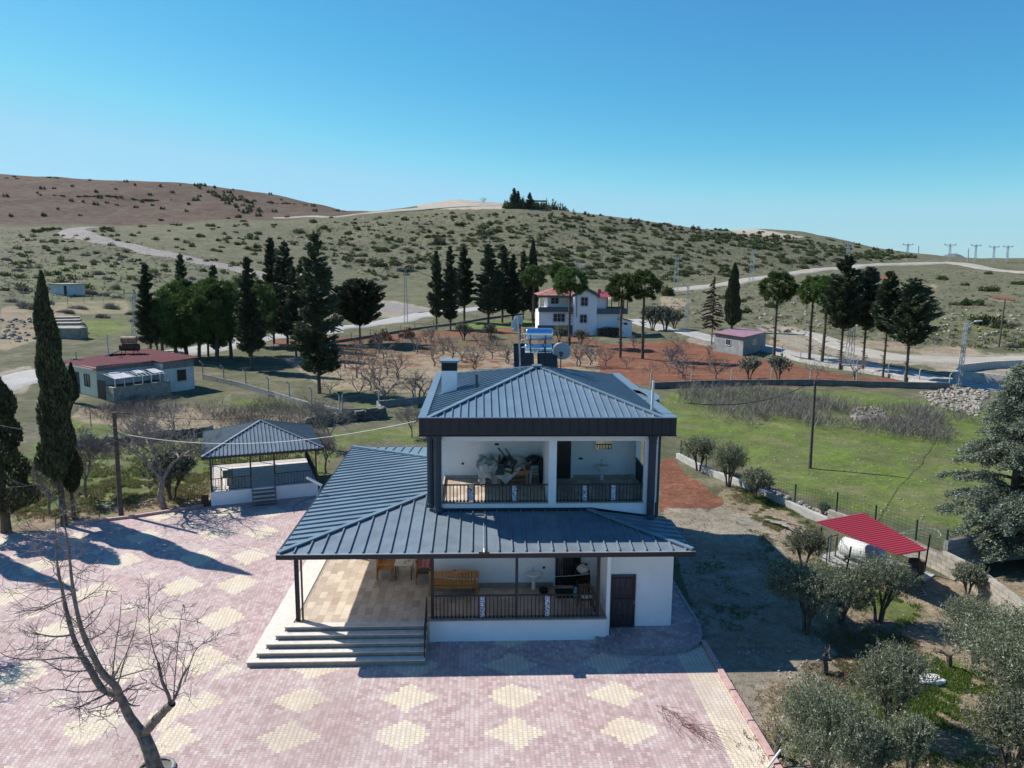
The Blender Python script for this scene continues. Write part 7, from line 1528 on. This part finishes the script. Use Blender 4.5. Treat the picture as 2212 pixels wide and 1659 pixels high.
def stones(name,label,poly,n,seed,r=(.06,.18),mt='rubble',kind='stuff'):
    P_=pix(poly,n,seed) if not isinstance(poly,np.ndarray) else poly; mb=MB(); r_=random.Random(seed)
    for p in P_:
        s=r_.uniform(*r)**1; M_=Matrix.Translation((p[0],p[1],p[2]+s*.2))@Matrix.Rotation(r_.uniform(0,6),4,'Z')@Matrix.Rotation(r_.uniform(-.5,.5),4,'X'); v=[]
        for a,zq,rr in ((0,-.4,.8),(0,.1,1.),(0,.5,.55)):
            for k in range(6): t_=k*1.047+r_.uniform(-.25,.25); q=rr*r_.uniform(.75,1.15); v.append(M_@Vector((s*q*math.cos(t_),s*q*.75*math.sin(t_),s*zq)))
        mb.add(np.array(v),[(k,(k+1)%6,(k+1)%6+6,k+6) for k in range(6)]+[(k+6,(k+1)%6+6,(k+1)%6+12,k+12) for k in range(6)]+[tuple(range(12,18))])
    return tag(part(name,mb,MT[mt]),label,'stones',None,kind)
stones('field_stones','pale stones scattered over the green field',[(1600,870),(1900,900),(2000,960),(2000,1130),(1800,1080),(1620,990),(1480,930)],190,11,(.03,.09))
stones('rubble_heap','pale rubble heap at the end of the orchard wall',[(1990,850),(2060,835),(2140,845),(2110,900),(2020,880)],420,12,(.1,.30))
stones('rubble_heap','pale rubble in the middle of the bramble field',[(1830,885),(1900,880),(1920,905),(1850,912)],140,13,(.1,.35))
stones('ground_litter','small pale stones and litter on the olive ground and shaded gravel',np.concatenate([pix([(1430,1110),(1600,1120),(1700,1230),(1790,1420),(1700,1470),(1530,1380),(1480,1230)],700,14),pix([(1650,1480),(1800,1400),(2212,1450),(2212,1659),(1660,1659)],330,15),pix([(1600,1050),(1760,1160),(1740,1230),(1640,1120)],150,16)]),0,17,(.02,.065))
stones('slope_stones','pale stones along the hill road edge and the slopes',np.concatenate([pix([(200,520),(300,535),(470,580),(460,592),(280,548),(190,530)],160,18),pix([(1430,640),(1700,620),(2212,680),(2212,740),(1720,700),(1480,690)],330,19),pix([(0,690),(130,690),(140,730),(0,745)],90,20)]),0,21,(.15,.5))
stones('bank_stones','stones along the left yard edge',pix([(150,1110),(300,1095),(440,1060),(440,1048),(280,1080),(140,1100)],150,22),0,23,(.04,.13))
stones('wall_rubble','broken pale stones along the low garden wall',pix([(1640,1040),(1700,1075),(1790,1110),(1760,1125),(1660,1070)],110,24),0,25,(.08,.22))
# grass tufts
def tufts(name,label,polys,n,seed,mt,h=(.05,.13),per=9,w=.012):
    P_=np.concatenate([pix(p,int(n/len(polys)),seed+i) for i,p in enumerate(polys)]); P_[:,:2]+=R.normal(size=(len(P_),2))*(.45 if n>500 else .1); q_=vnoise(P_[:,0]/1.1,P_[:,1]/1.1)+.7*vnoise(P_[:,0]/.4+5,P_[:,1]/.4); P_=P_[q_>-.12] if n>500 else P_; P_[:,2]=np.maximum(hgtv(P_[:,0],P_[:,1]),P_[:,2]*0+(-.2)); N=len(P_)*per; c=np.repeat(P_,per,0)+R.normal(size=(N,3))*np.array([.05,.05,0]); D=np.array([0,0,1.])+R.normal(size=(N,3))*.42; l=rnd(N,*h)[:,None]*.5; D/=np.linalg.norm(D,axis=1)[:,None]
    V=cards(c+D*l,D*l,perp(D)*w); o=link(name,qmesh(name,V,np.arange(len(V)).reshape(-1,4)),MT[mt]); return tag(o,label,'grass',None,'stuff')
tufts('grass','bright green grass among the olives',[[(1760,1200),(1830,1230),(1900,1275),(1990,1320),(1960,1360),(1830,1300)],[(1960,1470),(2070,1420),(2110,1480),(2000,1560),(1930,1520)],[(1850,1360),(2212,1400),(2212,1659),(1800,1659)],[(1600,1050),(1700,1100),(1750,1160),(1660,1120)],[(1700,1600),(1900,1500),(1950,1659),(1750,1659)]],9000,30,'grass')
tufts('dry_grass','dry grass and litter under the olives',[[(1650,1500),(2212,1380),(2212,1659),(1680,1659)],[(1560,1050),(1700,1100),(1790,1200),(1700,1190),(1600,1100)],[(1780,1370),(2000,1380),(1900,1500),(1760,1450)]],9000,40,'drygrass',(.03,.09))
tufts('grass','grass and weeds on the bank beyond the left yard edge',[[(0,1050),(450,1000),(450,1070),(150,1110),(0,1110)],[(150,980),(690,940),(690,1000),(440,1040),(150,1060)]],2600,50,'grass',(.08,.25),9,.02)
tufts('dry_grass','dry grass on the bank beyond the left yard edge',[[(0,1060),(450,1020),(450,1075),(150,1115),(0,1115)],[(150,960),(690,930),(690,1000),(440,1040),(150,1060)]],6000,60,'drygrass',(.06,.22),9,.02)
tufts('grass','weeds on the shaded dirt strip right of the house',[[(1480,1230),(1560,1200),(1640,1300),(1600,1380),(1530,1340)],[(1600,1120),(1660,1130),(1740,1260),(1700,1280)]],1600,75,'grass',(.03,.09),8,.012)
tufts('moss_tufts','small weeds in the paving joints beside the steps',[[zc(1420,880),zc(1530,880),zc(1520,1000),zc(1400,990)],[zc(1200,880),zc(1480,900),zc(1440,1060),zc(1230,1000)],[zc(690,1500),zc(1000,1480),zc(1000,1560),zc(740,1560)],[zc(0,740),zc(70,720),zc(60,800),zc(0,820)]],120,70,'grass',(.01,.035),12,.007)
0 and tufts('grass','grass on the field beyond the low wall',[[(1450,940),(1600,920),(1950,950),(2080,1140),(1900,1110),(1700,1050),(1600,995)]],9000,80,'grass',(.04,.10),7,.02)

# ------------------------------------------------------------------ air between here and the far mountain
hb_=MB(); hb_.box(-9500,9500,-9500,16500,-60,420)
hm=bpy.data.materials.new('thin_haze'); hm.use_nodes=True; ht_=hm.node_tree; ht_.nodes.remove(ht_.nodes['Principled BSDF'])
pv=ht_.nodes.new('ShaderNodeVolumePrincipled'); pv.inputs['Color'].default_value=(.80,.90,1,1); pv.inputs['Density'].default_value=1.6e-5; pv.inputs['Anisotropy'].default_value=.2
ht_.links.new(pv.outputs[0],ht_.nodes['Material Output'].inputs['Volume'])
tag(part('haze',hb_,hm),'thin bluish air that pales the farthest ridge and mountain',None,None,'stuff')
